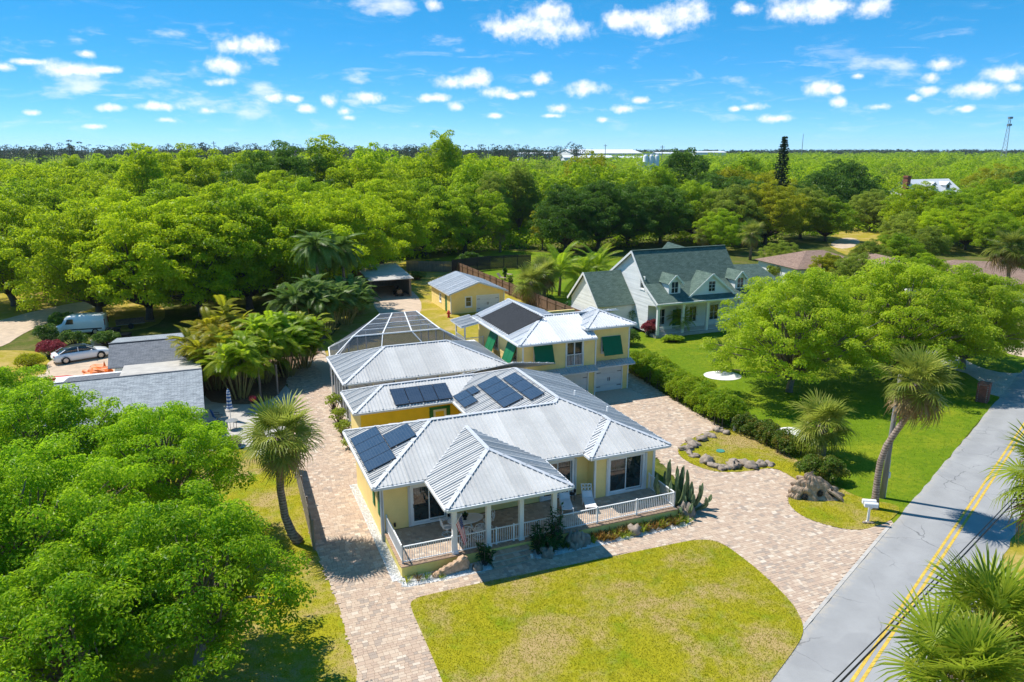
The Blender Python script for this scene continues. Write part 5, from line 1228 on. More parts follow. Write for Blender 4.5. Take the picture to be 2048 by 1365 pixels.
obj('tabletop', MB().prism(ov, .69, .72), M['white'], table); rmb = MB(); loop_tube([(x*1.0,y*1.0,.705) for x,y in ov], .022, rmb); obj('rim', rmb, M['white'], table)
for s in (-1,1): obj('pedestal', MB().tube([(s*.35,0,.69),(s*.3,0,.35),(s*.35,0,.1)],[.05,.04,.05],8).tube([(s*.35,-.32,.02),(s*.35,0,.12),(s*.35,.32,.02)],.022,6), M['white'], table)
patio_chair('white swivel chair at the outer left end of the porch table', 3.55, -.72, PI/2)
patio_chair('white cast chair on the rail side of the porch table, nearer the flag', 4.2, -1.62, PI)
patio_chair('white cast chair on the rail side of the porch table, farther from the flag', 4.95, -1.60, PI)
patio_chair('white chair at the inner right end of the porch table', 5.75, -.85, -PI/2)
patio_chair('white chair behind the porch table by the house wall', 4.6, .12, 0)
urn = thing('potted_plant', 'dark leafy plant in a black urn on the porch table', 'plant', HW(4.5,-.85,1.318), HA)
obj('pot', MB().lathe([(0,0),(.10,0),(.06,.05),(.13,.16),(.16,.24),(.13,.24),(.0,.2)],14), M['black'], urn, True)
def loungers(label, x, y, rz):
    t = thing('sun_lounger', label, 'lounger', HW(x, y, .597), HA+rz, 'white loungers on the deck')
    # seat from y=-1 (foot) to 0.1, back raised to y=.75
    obj('seat', MB().slab([(-.29,-1.0,.34),(.29,-1.0,.34),(.29,.15,.34),(-.29,.15,.34)], (0,0,.05)), M['white_cloth'], t)
    obj('cushion', MB().slab([(-.27,.18,.40),(.27,.18,.40),(.27,.42,.66),(-.27,.42,.66)], (0,-.035,.035)), M['white_cloth'], t)
    fm = MB(); loop_tube([(-.29,.17,.38),(.29,.17,.38),(.29,.70,.98),(-.29,.70,.98)], .022, fm)
    A = np.array((-.27,.44,.68)); B = np.array((.27,.44,.68)); C = np.array((.27,.69,.965)); E_ = np.array((-.27,.69,.965)); q = lambda s, r: (A*(1-s)+B*s)*(1-r)+(E_*(1-s)+C*s)*r
    for i in range(3):
        for j in range(2):
            c = [q(i/3+.333*.5*(1+math.cos(a)), j/2+.25*(1+math.sin(a))) for a in np.linspace(0,2*PI,9)]; fm.tube(c, .02, 4, cap=False)
    obj('backrest', fm, M['white'], t)
    for s in (-1,1): obj('side_rail', MB().bar((s*.30,-1.02,.34),(s*.30,.2,.34),.035,.07), M['white'], t)
    for s in (-1,1):
        for yy in (-.95,.1): obj('leg', MB().tube([(s*.29,yy,.34),(s*.31,yy-.03,0)],[.03,.018],6), M['white'], t)
loungers('white cast lounger on the deck next to the porch column', 10.55, -.35, -.30)
loungers('white cast lounger on the deck nearer the sliding doors', 11.85, -.62, -.30)
st = thing('side_table', 'small dark metal table between the two white loungers', 'table', HW(11.2,.15,.597), HA)
obj('tabletop', MB().lathe([(0,.46),(.2,.46),(.2,.48),(0,.48)],16), M['black'], st)
for k in range(3): obj('leg', MB().tube([(.16*math.cos(k*2.1),.16*math.sin(k*2.1),.46),(.2*math.cos(k*2.1),.2*math.sin(k*2.1),0)],.012,5), M['black'], st)
fl = thing('flag', 'striped red and white flag with blue canton hung from the corner porch column', 'flag', HW(3.35,-2.78,0), HA)
obj('pole', MB().tube([(0,-.02,2.2),(.22,-.42,2.95)],.018,6), M['white'], fl)
def fpt(s, t): # s along the fly (0 hoist top .. 1), t across
    b = np.array((.02+.2*t*.9, -.06-.36*t*.9, 2.28+.64*t*.9)); d = np.array((.30+.05*math.sin(t*6), -.05, -1.35)); w = .05*math.sin(6*t+2*s)
    c = b*(1-s*.55)+np.array((.13,-.22,2.55))*(s*.55); return c+d*s+np.array((w*.5, w, 0))
for i in range(13):
    mb = MB()
    for k in range(10):
        s0, s1 = k/10, (k+1)/10
        if i >= 6 and s0 < .4: continue
        mb.slab([fpt(s0,i/13),fpt(s1,i/13),fpt(s1,(i+1)/13),fpt(s0,(i+1)/13)], (.003,-.003,0))
    obj('stripe', mb, M['flag_red'] if i % 2 == 0 else M['white_cloth'], fl)
mb = MB()
for i in range(6,13):
    for k in range(4): mb.slab([fpt(k/10,i/13),fpt((k+1)/10,i/13),fpt((k+1)/10,(i+1)/13),fpt(k/10,(i+1)/13)], (.003,-.003,0))
ct = obj('canton', mb, M['flag_blue'], fl)
mb = MB()
for i in range(5):
    for k in range(5): c = fpt(.05+k*.075, (6.7+i*1.3)/13); mb.obox(c+np.array((.002,-.01,0)), (.008,0,0), (0,.006,0), (0,0,.008))
o = obj('stars', mb, M['white_cloth'], ct); o['kind'] = 'stuff'
for k, (x, y, lab) in enumerate(((5.1,-3.42,'small white flowerpot on the steps at their left end'),(7.02,-3.75,'small white flowerpot at the right end of the lowest step'))):
    t = thing('flowerpot', lab, 'flowerpot', HW(x, y, .28 if k == 0 else .14), HA); obj('pot', MB().lathe([(0,0),(.06,0),(.085,.15),(.07,.15),(0,.12)],12), M['terracotta'], t)

# ------------------------------------------------------------------ stones and driftwood
def stone(label, p, r, sq, seed, mat=None, group=None, name='rock', rz=0.0):
    o = obj(name, MB().rock((0,0,0), r, seed, sq, 9, 1.0), mat or M['stone'], None, True); o.location = (p[0], p[1], p[2] if len(p) > 2 else r*sq[2]*.45); o.rotation_euler = (0,0,rz); return tag(o, label, 'rock', group)
Kz = lambda x, y: (1340+x/7.877, 820+y/7.877)
rk = [(770,345,.33,'flat reddish rock at the hedge end of the bed border'),(880,375,.30,None),(630,430,.34,None),(500,480,.36,None),(370,560,.40,None),(250,635,.34,None),(310,690,.24,None),(385,750,.24,None),(570,820,.40,None),(640,890,.30,None),(735,905,.27,None),(800,940,.28,None),(890,930,.32,None),(1010,895,.42,None),(1230,890,.44,None),(1420,880,.34,None),(1560,870,.30,'roundish rock at the drive end of the bed border')]
names = ['first','second','third','fourth','fifth','sixth','seventh','eighth','ninth','tenth','eleventh','twelfth','thirteenth','fourteenth','fifteenth','sixteenth','seventeenth']
for i, (x, y, r, lab) in enumerate(rk):
    p = G(*Kz(x, y)); r *= .82; stone(lab or f'pale rock edging the grass bed, {names[i]} counted from the hedge', (p[0], p[1], r*.25), r, (1.25,.8,.62), 30+i, None, 'rocks edging the bed beside the drive', rz=i*1.3)
tag(obj('utility_cover', MB().lathe([(0,.05),(.28,.05),(.30,.0)],20,(G(1441,904)[0],G(1441,904)[1],.045)), M['teal_lid']), 'round blue green utility lid in the grass bed', 'lid')
mk = G(1468,863); tag(obj('marker_post', MB().box(-.07,.07,-.07,.07,0,.55).box(-.09,.09,-.09,.09,.55,.6), M['white'], None), 'short white marker post at the end of the hedge', 'post').location = (mk[0], mk[1], .04)
# the big driftwood stump
def driftwood():
    b = G(1640,1003); t = thing('driftwood_stump', 'large pale weathered driftwood stump below the ixora bush', 'driftwood', (b[0]-.1, b[1]+.5, .03))
    rs = np.random.RandomState(12); V = []; F = []; nu, nv = 96, 40
    K = rs.normal(size=(14,3))*3.0; Ph = rs.uniform(0,6,14)
    for i in range(nv+1):
        v = i/nv
        for j in range(nu):
            a = 2*PI*j/nu; cx, sx = math.cos(a), math.sin(a)
            rr = (1-v**1.5)**.7 if v < 1 else 0
            flare = (1+.55*(1-v)**2*max(0,cx))*(1+.22*math.cos(a-2.7))
            x = 1.25*cx*rr*flare-.25*v; y = .58*sx*rr*flare; z = 1.45*v**.85*(1-.12*cx)
            d = np.array((x,y,z)); q = sum(abs(math.sin(d @ k+p)) for k, p in zip(K, Ph))/14-.62
            g = (abs(math.sin(8.5*a+2.2*v+.6*math.sin(5*v)))-.5)*.16+(abs(math.sin(21*a-3*v))-.5)*.07
            g *= (.35+.65*max(0,cx))+.25*abs(sx); s = 1+.9*q+g
            hole = sum(math.exp(-(((x-hx)/r)**2+((z-hz)/(r*1.3))**2)) for hx, hz, r in ((.12,.40,.17),(.78,.62,.10),(.86,.32,.14),(-.75,.18,.2)))*(sx < -.2)
            V.append((x*s, y*s*(1-.75*hole), max(0,z*(1+.5*q+.4*g))))
    for i in range(nv):
        for j in range(nu): j2 = (j+1) % nu; F.append((i*nu+j, i*nu+j2, (i+1)*nu+j2, (i+1)*nu+j))
    mb = MB(); mb._a(V, F); obj('stump', mb, M['driftwood'], t, False)
    for x, y, z, r in ((.12,-.40,.40,.13),(.78,-.36,.60,.07),(.86,-.38,.32,.10),(-.75,-.42,.16,.13)): obj('hollow', MB().rock((x,y,z),r,3,(1,.5,1.2),6,.3), M['dark_interior'], t, True)  # solid near-black lumps in the dents; the cavities' shade is put into their colour
    for k in range(9): e = -.55+.16*k; obj('root', MB().tube([(.35,-.1+.02*k,.70-.02*k),(.85+.05*math.sin(k*3),e*.75,.45+.05*math.sin(k*2)),(1.25+.12*math.sin(k*2.3),e*1.15,.16),(1.42+.1*math.sin(k),e*1.3,.0)],[.13,.10,.065,.03],6), M['driftwood'], t, False)
driftwood()
def slabrock():
    t = obj('rock', MB(), M['stone_tan']); bpy.data.objects.remove(t)
    prof = [(-1.12,0),(-1.14,.12),(-1.0,.24),(-.88,.22),(-.80,.34),(-.62,.36),(-.52,.46),(-.38,.43),(-.25,.52),(-.08,.50),(.05,.62),(.18,.60),(.30,.74),(.45,.78),(.56,.70),(.66,.66),(.70,.48),(.78,.34),(.72,.16),(.74,0)]
    mb = MB(); rs = random.Random(3); rings = []
    for y, k in ((-.16,.9),(-.10,1.0),(.05,1.02),(.14,.9)): rings.append([(x*k+rs.uniform(-.03,.03), y+rs.uniform(-.03,.03), z*k+rs.uniform(-.02,.02)) for x, z in prof])
    mb.loft(rings); o = obj('rock', mb, M['stone_tan']); p = HW(3.1,-3.35,.01); o.location = p; o.rotation_euler = (0,0,HA+.08); tag(o, 'tan flat slab of rock standing on edge in the gravel below the deck', 'rock')
slabrock()
for i, (x, y, r, lab) in enumerate([(9.55,-3.35,.36,'tall gray rock between the ferns and the bromeliads'),(10.05,-3.3,.33,'pale blunt rock leaning on the tall gray rock below the deck'),(13.2,-3.45,.30,'hollow gray rock among the orange bromeliads'),(7.9,-3.75,.28,'gray rock at the foot of the dark leafy shrubs'),(16.95,-2.75,.42,'rough gray rock at the foot of the cactus'),(4.2,-3.6,.2,'small rock beside the tan slab')]):
    p = HW(x, y); stone(lab, (p[0], p[1], r*.35), r, (.9,.8,1.15), 80+i, M['stone'], None)

# ------------------------------------------------------------------ street furniture
mb_ = G(1735,1046); mail = thing('mailbox', 'pair of white mailboxes on one white post by the road', 'mailbox', (mb_[0], mb_[1], .03), math.radians(-10))
obj('post', MB().box(-.055,.055,-.055,.055,0,1.0).box(-.09,.09,-.09,.09,0,.06), M['white'], mail)
obj('crossbar', MB().box(-.05,.05,-.32,.38,.96,1.02), M['white'], mail)
for y in (-.18, .2):
    prof = [(y-.12,1.03),(y+.12,1.03),(y+.12,1.19)]+[(y+.12*math.cos(a),1.19+.10*math.sin(a)) for a in np.linspace(.3,PI-.3,6)]+[(y-.12,1.19)]
    bx = obj('box', MB().loft([[(-.34,a,b) for a,b in prof],[(.34,a,b) for a,b in prof]]), M['white'], mail)
    obj('door', MB().loft([[(.341,a,b) for a,b in prof],[(.352,a,b) for a,b in prof]]), M['white'], bx)
    obj('flag', MB().box(.05,.22,y+.121,y+.131,1.15,1.2), M['red'], bx)
for i in range(3): stone(f'little pale stone at the foot of the mailbox post, {["left","front","right"][i]} one', (mb_[0]-.22+.2*i, mb_[1]-.12, .07), .08, (1.2,.8,.6), 120+i, None, 'stones at the mailbox')
pb = G(1764,996); pole = thing('utility_pole', 'weathered gray wooden utility pole behind the curved palm', 'pole', (pb[0], pb[1], 0))
obj('shaft', MB().tube([(0,0,0),(.05,.0,4),(.10,0,7.6)],[.16,.14,.12],12), M['pole_wood'], pole, True)
obj('conduit', MB().tube([(.17,-.03,0),(.19,-.03,2.4)],.025,6), M['fascia'], pole); obj('meter', MB().box(.15,.27,-.1,.05,1.3,1.65), M['fascia'], pole)
# overhead wires along the road (above the photograph's lower right corner)
def wire(label, a, b, r, group):
    P = [np.array(a)*(1-t)+np.array(b)*t-np.array((0,0,.5*4*t*(1-t))) for t in np.linspace(0,1,14)]
    o = obj('overhead_wire', MB().tube(P, r, 5), M['black']); tag(o, label, 'wire', group)
wz = 5.6
for (p, q, r, lab) in (((1652,1360),(2006,1000),.022,'upper of the two black overhead wires along the road'),((1668,1360),(2014,1002),.030,'lower and thicker of the two black overhead wires along the road')):
    A = np.array(G(*p, wz)); B = np.array(G(*q, wz)); d = (B-A)/np.linalg.norm(B-A); wire(lab, A-d*10, B+d*20, r, 'overhead wires')
# brick gate pillar
pl = G(1964,803); t = thing('brick_pillar', 'square red brick pillar at the corner of the lawn by the road', 'pillar', (pl[0], pl[1], 0), math.radians(48))
cmn = MB().box(-.105,.105,-.05,.05,0,.062).mesh('brick', M['brick'])
obj('core', MB().box(-.40,.40,-.36,.36,0,1.5), M['concrete'], t)
for k in range(19):
    off = .11 if k % 2 else 0
    for s in (-1,1):
        for i in range(4):
            x = -.33+i*.22+off-.055
            if abs(x) < .42: o = link(bpy.data.objects.new('brick', cmn), t); o.location = (x, s*.375, .02+k*.076)
        for i in range(3):
            y = -.22+i*.22+off-.055; o = link(bpy.data.objects.new('brick', cmn), t); o.location = (s*.415, y, .02+k*.076); o.rotation_euler = (0,0,PI/2)
obj('cap', MB().box(-.48,.48,-.44,.44,1.5,1.58), M['brick'], t)

# ------------------------------------------------------------------ vehicles
def wheel(parent, x, y, r, w=.22):
    wl = obj('wheel', MB().lathe([(r*.66,-w/2),(r*.93,-w/2),(r,-w*.36),(r,w*.36),(r*.93,w/2),(r*.66,w/2)],24,(x,y,r),'y'), M['rubber'], parent, True)
    s = -1 if y < 0 else 1; rm = MB().lathe([(r*.67,s*w*.40),(r*.6,s*w*.45),(r*.57,s*w*.3),(.0,s*w*.25)],20,(x,y,r),'y')
    for k in range(7): a = k*2*PI/7; rm.bar((x,y+s*w*.36,r),(x+r*.6*math.cos(a),y+s*w*.42,r+r*.6*math.sin(a)),.05,.03,(0,1,0))
    obj('rim', rm, M['rim'], wl)
def sedan(label, loc, rz):
    c = thing('car', label, 'car', loc, rz); Ln, hw = 5.0, .93
    st = [(-2.50,.42,.62,.70),(-2.42,.30,.90,.84),(-2.15,.22,.98,.90),(-1.5,.20,1.00,.93),(-.6,.20,.99,.93),(.5,.20,.98,.93),(1.2,.20,.96,.93),(1.9,.22,.86,.90),(2.3,.26,.74,.84),(2.46,.34,.62,.72)]
    def sec(x, zb, zt, w): return [(x,-w*.90,zb),(x,-w,zb+.12),(x,-w*1.0,zb+(zt-zb)*.55),(x,-w*.95,zt-.05),(x,-w*.80,zt),(x,w*.80,zt),(x,w*.95,zt-.05),(x,w*1.0,zb+(zt-zb)*.55),(x,w,zb+.12),(x,w*.90,zb)]
    obj('body', MB().loft([sec(*s) for s in st]), M['car_white'], c, True)
    gst = [(-2.05,.97,.99,.72),(-1.45,.97,1.30,.68),(-.8,.97,1.44,.66),(-.1,.97,1.47,.66),(.45,.96,1.38,.68),(1.25,.95,.97,.74)]
    obj('greenhouse', MB().loft([[(x,-w-.10,zb),(x,-w,zt-.02),(x,-w*.85,zt),(x,w*.85,zt),(x,w,zt-.02),(x,w+.10,zb)] for x,zb,zt,w in gst]), M['glass'], c, True)
    rs_ = [(-1.45,1.315,.60),(-.8,1.455,.60),(-.1,1.485,.60),(.35,1.42,.60)]
    obj('roof', MB().loft([[(x,-w,z-.02),(x,-w*.9,z+.005),(x,w*.9,z+.005),(x,w,z-.02)] for x,z,w in rs_]), M['car_black'], c, True)
    for s in (-1,1):
        obj('pillar', MB().bar((-1.98,s*.80,1.0),(-1.40,s*.665,1.31),.10,.03).bar((-.35,s*.765,1.0),(-.35,s*.665,1.43),.07,.03).bar((1.22,s*.80,.98),(.40,s*.675,1.40),.07,.03), M['car_white'], c)
        obj('headlight', MB().rock((2.30,s*.66,.66),.14,1,(1,.9,.5),6,.05), M['chrome'], c, True); obj('taillight', MB().rock((-2.42,s*.68,.82),.16,1,(.5,1.1,.5),6,.05), M['tail'], c, True)
        obj('mirror', MB().rock((.75,s*1.0,1.02),.10,2,(.8,1,.7),6,.05), M['car_white'], c, True)
        for x in (-1.5,1.52):
            obj('wheel_arch', MB().lathe([(.40,s*.03),(.405,s*.0),(.0,s*.0)],20,(x,s*.915,.36),'y'), M['rubber'], c); wheel(c, x, s*.86, .345)
    for y in (-.2,): obj('number_plate', MB().box(-2.53,-2.50,-.25,.25,.55,.67), M['white'], c)
cr, cf = np.array(G(131.8,728.9)[:2]), np.array(G(204,717.2)[:2]); hd = math.atan2(*(cf-cr)[::-1]); mid = (cr+cf)/2+np.array((-math.sin(hd),math.cos(hd)))*.9
sedan('white saloon car with a black roof parked on the sandy yard', (mid[0], mid[1], .016), hd)
def van(label, loc, rz):
    c = thing('van', label, 'van', loc, rz)
    st = [(-2.5,.35,2.0,.85),(-2.45,.3,2.12,.9),(-1,.28,2.2,.92),(.9,.28,2.18,.92),(1.3,.28,2.05,.90),(1.75,.28,1.35,.88),(2.3,.3,1.12,.84),(2.5,.38,.95,.72)]
    def sec(x, zb, zt, w): return [(x,-w*.95,zb),(x,-w,zb+.15),(x,-w,zb+(zt-zb)*.6),(x,-w*.93,zt-.08),(x,-w*.82,zt),(x,w*.82,zt),(x,w*.93,zt-.08),(x,w,zb+(zt-zb)*.6),(x,w,zb+.15),(x,w*.95,zb)]
    obj('body', MB().loft([sec(*s) for s in st]), M['car_white'], c, True)
    obj('windscreen', MB().slab([(1.34,-.74,1.98),(1.76,-.76,1.38),(1.76,.76,1.38),(1.34,.74,1.98)], (.015,0,.015)), M['glass'], c)
    for s in (-1,1):
        obj('side_window', MB().slab([(.55,s*.935,1.3),(1.35,s*.925,1.3),(1.1,s*.905,1.85),(.55,s*.915,1.85)], (0,s*.012,0)), M['glass'], c); obj('trim', MB().box(-2.2,1.6,min(s*.93,s*.95),max(s*.93,s*.95),.62,.74), M['rubber'], c)
        obj('taillight', MB().box(-2.54,-2.46,min(s*.72,s*.86),max(s*.72,s*.86),1.0,1.7), M['tail'], c)
        for x in (-1.5,1.55): wheel(c, x, s*.84, .33)
    obj('rear_window', MB().box(-2.49,-2.475,-.6,.6,1.3,1.85), M['glass'], c)
vp = G(150,672); van('white delivery van under the trees behind the sandy yard', (vp[0]+.3, vp[1]+1.0, .016), math.radians(196))
cone = G(210,738); t = thing('traffic_cone', 'orange traffic cone standing beside the white car', 'cone', (cone[0], cone[1], .016)); obj('base', MB().box(-.2,.2,-.2,.2,0,.04), M['orange'], t); obj('cone', MB().lathe([(.15,.04),(.03,.7),(0,.7)],14), M['orange'], t)
ky = G(125,763); o = obj('kayak', MB().loft([[(x, .34*w*math.cos(a), .25+.2*w*math.sin(a)) for a in np.linspace(0,2*PI,11)[:-1]] for x, w in ((-1.6,.05),(-1.2,.55),(-.5,.95),(.4,1),(1.1,.6),(1.6,.05))]), M['red'], None, True); o.location = (ky[0], ky[1], .05); o.rotation_euler = (0,0,.25); tag(o, 'red kayak lying behind the gray roof', 'kayak')
op = G(196,752); o = obj('tarpaulin', MB().rock((0,0,.35),.8,5,(1.3,.8,.5),8,.8), M['orange']); o.location = (op[0], op[1], 0); tag(o, 'crumpled orange tarpaulin on the sand by the gray house', 'tarpaulin')

def tub(label, u, v, dx, dy, dz, mat, rz):
    p = G(u, v); t = thing('storage_tub', label, 'tub', (p[0], p[1], .02), rz); obj('body', MB().loft([[(-dx*.9,-dy*.9,0),(dx*.9,-dy*.9,0),(dx*.9,dy*.9,0),(-dx*.9,dy*.9,0)],[(-dx,-dy,dz),(dx,-dy,dz),(dx,dy,dz),(-dx,dy,dz)]]), mat, t); obj('lid', MB().loft([[(-dx*1.06,-dy*1.06,dz),(dx*1.06,-dy*1.06,dz),(dx*1.06,dy*1.06,dz),(-dx*1.06,dy*1.06,dz)],[(-dx,-dy,dz+.06),(dx,-dy,dz+.06),(dx,dy,dz+.06),(-dx,dy,dz+.06)]]), mat, t)
tub('dark storage box right of the white van', 228, 668, .7, .45, .6, M['rubber'], .4); tub('gray storage box behind the white car', 196, 690, .55, .4, .5, M['concrete'], .9); tub('low dark box beside the dark gray roof', 246, 676, .8, .5, .4, M['black'], .2)
tr_ = G(262,655); t = thing('utility_trailer', 'flat utility trailer in the shade right of the van', 'trailer', (tr_[0], tr_[1], .01), .5); obj('bed', MB().box(-1.5,1.5,-.8,.8,.5,.58), M['fence_grey'], t)
for s_ in (-1,1): obj('wheel', MB().lathe([(0,-.09),(.3,-.09),(.3,.09),(0,.09)],16,(0,s_*.9,.3),'y'), M['rubber'], t); obj('side', MB().box(-1.5,1.5,min(s_*.78,s_*.82),max(s_*.78,s_*.82),.58,.9), M['rust'], t)
obj('drawbar', MB().bar((1.5,0,.5),(2.6,0,.45),.1,.1), M['rust'], t)

# ------------------------------------------------------------------ the neighbour's patio
up = G(462,842); t = thing('patio_umbrella', 'closed blue and white striped patio umbrella', 'umbrella', (up[0], up[1], .02)); obj('pole', MB().tube([(0,0,0),(0,0,2.55)],.022,8), M['white'], t)
prof = [(.05,2.5),(.13,2.3),(.15,2.0),(.17,1.6),(.20,1.2),(.26,.95)]
for k in range(14):
    a, b = k/14, (k+1)/14; r = lambda f: np.interp(f, np.linspace(0,1,6), [p[0] for p in prof]); z = lambda f: np.interp(f, np.linspace(0,1,6), [p[1] for p in prof])
    obj('stripe', MB().lathe([(r(a),z(a)),(r(b),z(b))],10), M['blue_cloth'] if k % 2 == 0 else M['white_cloth'], t, True)
obj('base', MB().lathe([(0,0),(.26,0),(.24,.08),(0,.1)],14), M['black'], t)
def sling_chair(label, u, v, rz, cloth):
    p = G(u, v); t = thing('patio_chair', label, 'chair', (p[0], p[1], .02), rz)
    obj('seat', MB().slab([(-.27,-.25,.42),(.27,-.25,.42),(.27,.22,.38),(-.27,.22,.38)], (0,0,.03)), M['tan_cloth'], t); obj('backrest', MB().slab([(-.27,.22,.40),(.27,.22,.40),(.25,.42,1.05),(-.25,.42,1.05)], (0,.03,0)), cloth, t)
    for s in (-1,1): obj('arm', MB().tube([(s*.3,.36,.75),(s*.32,.0,.68),(s*.3,-.25,.62),(s*.27,-.24,.42)],.02,6), M['black'], t)
    obj('stem', MB().tube([(0,0,.08),(0,0,.4)],.03,8), M['black'], t); bm = MB(); loop_tube([(.28*math.cos(a),.28*math.sin(a),.02) for a in np.linspace(0,2*PI,15)[:-1]],.018,bm)
    for a in range(4): bm.tube([(0,0,.12),(.28*math.cos(a*PI/2),.28*math.sin(a*PI/2),.02)],.016,5)
    obj('base', bm, M['black'], t)
sling_chair('tan swivel patio chair facing the small glass table', 441, 868, PI*.95, M['tan_cloth']); sling_chair('patio chair with a blue patterned towel over its back', 436, 845, PI*.75, M['blue_cloth'])
p = G(455,862); t = thing('glass_table', 'small round glass patio table beside the tan chair', 'table', (p[0]+.25, p[1]+.3, .02)); obj('tabletop', MB().lathe([(0,.66),(.45,.66),(.45,.68),(0,.68)],20), M['chrome'], t)
for k in range(4): obj('leg', MB().tube([(.35*math.cos(k*PI/2),.35*math.sin(k*PI/2),.66),(.3*math.cos(k*PI/2),.3*math.sin(k*PI/2),0)],.018,6), M['black'], t)
p = G(471,893); t = thing('fire_pit', 'rusty round fire pit at the edge of the patio', 'fire pit', (p[0], p[1], .02)); obj('bowl', MB().lathe([(.2,.15),(.42,.22),(.5,.42),(.52,.45),(.46,.44),(.36,.26),(0,.2)],20), M['rust'], t, True); obj('dome', MB().lathe([(.47,.46),(.40,.62),(.22,.74),(0,.78)],16), M['rust'], t, True)
for k in range(3): obj('leg', MB().tube([(.3*math.cos(k*2.1),.3*math.sin(k*2.1),.25),(.38*math.cos(k*2.1),.38*math.sin(k*2.1),0)],.02,5), M['rust'], t)
p = G(507,818); t = thing('barbecue', 'red kettle barbecue on thin legs by the palms', 'barbecue', (p[0], p[1], .02)); obj('bowl', MB().lathe([(0,.62),(.16,.64),(.27,.74),(.29,.84)],16), M['red'], t, True); obj('lid', MB().lathe([(.295,.85),(.26,.98),(.14,1.06),(0,1.09)],16), M['red'], t, True)
for k in range(3): obj('leg', MB().tube([(.15*math.cos(k*2.1),.15*math.sin(k*2.1),.66),(.3*math.cos(k*2.1),.3*math.sin(k*2.1),0)],.015,5), M['black'], t)
for (u, v, h, lab) in ((522,803,3.0,'bare wooden post standing by the red barbecue'),(556,790,2.6,'slim wooden post between the palms and the paver drive')):
    p = G(u, v); o = obj('wooden_post', MB().tube([(0,0,0),(.02,0,h)],[.09,.08],8), M['fence_grey']); o.location = (p[0], p[1], 0); tag(o, lab, 'post')
# loungers behind the long fence
for i, (u, v) in enumerate(((1003,560),(1014,553))):
    p = G(u, v); t = thing('sun_lounger', ['dark lounger behind the long fence, the nearer one','dark lounger behind the long fence, the farther one'][i], 'lounger', (p[0], p[1], .01), .9, 'loungers behind the long fence')
    obj('seat', MB().slab([(-.32,-1.0,.35),(.32,-1.0,.35),(.32,.2,.35),(-.32,.2,.35)], (0,0,.06)), M['tan_cloth'], t); obj('backrest', MB().slab([(-.32,.2,.36),(.32,.2,.36),(.32,.75,.95),(-.32,.75,.95)], (0,.04,.03)), M['tan_cloth'], t)
    for s in (-1,1):
        for yy in (-.9,.15): obj('leg', MB().bar((s*.28,yy,0),(s*.28,yy,.36),.05,.05), M['fence_wood'], t)

# ------------------------------------------------------------------ houses and works farther off
def hip_house(name, label, cx, cy_, w, d, rot, ez, rise, rmat, wmat=None, gable=False):
    t = thing(name, label, 'house', (cx, cy_, 0), rot); hx, hy = w/2, d/2; k = 0 if gable else hy
    R0, R1 = (-hx+k, 0, ez+rise), (hx-k, 0, ez+rise)
    for P in ([(-hx,-hy,ez),(hx,-hy,ez),R1,R0], [(hx,hy,ez),(-hx,hy,ez),R0,R1]): shingle_slope(t, P, rmat)
    if not gable:
        for P in ([(-hx,hy,ez),(-hx,-hy,ez),R0], [(hx,-hy,ez),(hx,hy,ez),R1]): shingle_slope(t, P, rmat)
    m = .5
    if gable: obj('wall', MB().loft([[(x,-hy+m,0),(x,hy-m,0),(x,hy-m,ez+.1),(x,0,ez+rise-.15),(x,-hy+m,ez+.1)] for x in (-hx+m,hx-m)]), wmat or M['white_siding'], t)
    else: obj('wall', MB().box(-hx+m,hx-m,-hy+m,hy-m,0,ez), wmat or M['white_siding'], t)
    return t
hip_house('ranch_house', 'ranch house with a brown shingle hip roof seen past the green roofed house', 47.5, 116.5, 14, 11, math.radians(16), 2.6, 1.9, M['shingle_brown'])
hip_house('ranch_house', 'small brown gabled roof between the two ranch roofs', 56.5, 113.5, 8, 7, math.radians(100), 2.6, 1.6, M['shingle_brown'], gable=True)
hip_house('ranch_house', 'wide brown shingle hip roof behind the tall palm on the right', 65.5, 104.5, 18, 13, math.radians(-20), 2.6, 2.0, M['shingle_brown'])
fh = hip_house('far_house', 'distant white house with a pale metal roof and a brick chimney among the trees', 150, 275, 24, 14, math.radians(24), 4.2, 5.0, M['fascia'], M['white_siding'], True)
obj('chimney', MB().box(-12.6,-10.9,-2.4,-.6,0,10.6).box(-12.8,-10.7,-2.6,-.4,10.0,10.3), M['brick'], fh)
for x in (-2.0, 5.5):
    dm = obj('dormer', MB().loft([[(x-1.1,y,5.9),(x+1.1,y,5.9),(x+1.1,y,7.4),(x,y,8.2),(x-1.1,y,7.4)] for y in (-4.9,-1.5)]), M['white_siding'], fh); obj('pane', MB().box(x-.6,x+.6,-4.95,-4.91,6.2,7.3), M['glass'], dm)
    for s in (-1,1): obj('slope', MB().slab([(x,-5.2,8.35),(x,-1.2,8.35),(x+s*1.5,-1.2,7.2),(x+s*1.5,-5.2,7.2)], (0,0,.1)), M['fascia'], dm)
def warehouse(label, cx, cy_, w, d, h, rise, rot):
    t = thing('warehouse', label, 'warehouse', (cx, cy_, 0), rot); hx, hy = w/2, d/2
    obj('wall', MB().loft([[(x,-hy,0),(x,hy,0),(x,hy,h),(x,0,h+rise),(x,-hy,h)] for x in (-hx,hx)]), M['white_siding'], t)
    for s in (-1,1): obj('roof', MB().slab([(-hx-1,s*hy*1.03,h),(hx+1,s*hy*1.03,h),(hx+1,0,h+rise+.1),(-hx-1,0,h+rise+.1)], (0,0,.3)), M['fascia'], t)
    for i in range(4): obj('loading_door', MB().box(-hx+6+i*w/4.5,-hx+10+i*w/4.5,-hy-.1,-hy+.05,0,5), M['garage_door'], t)
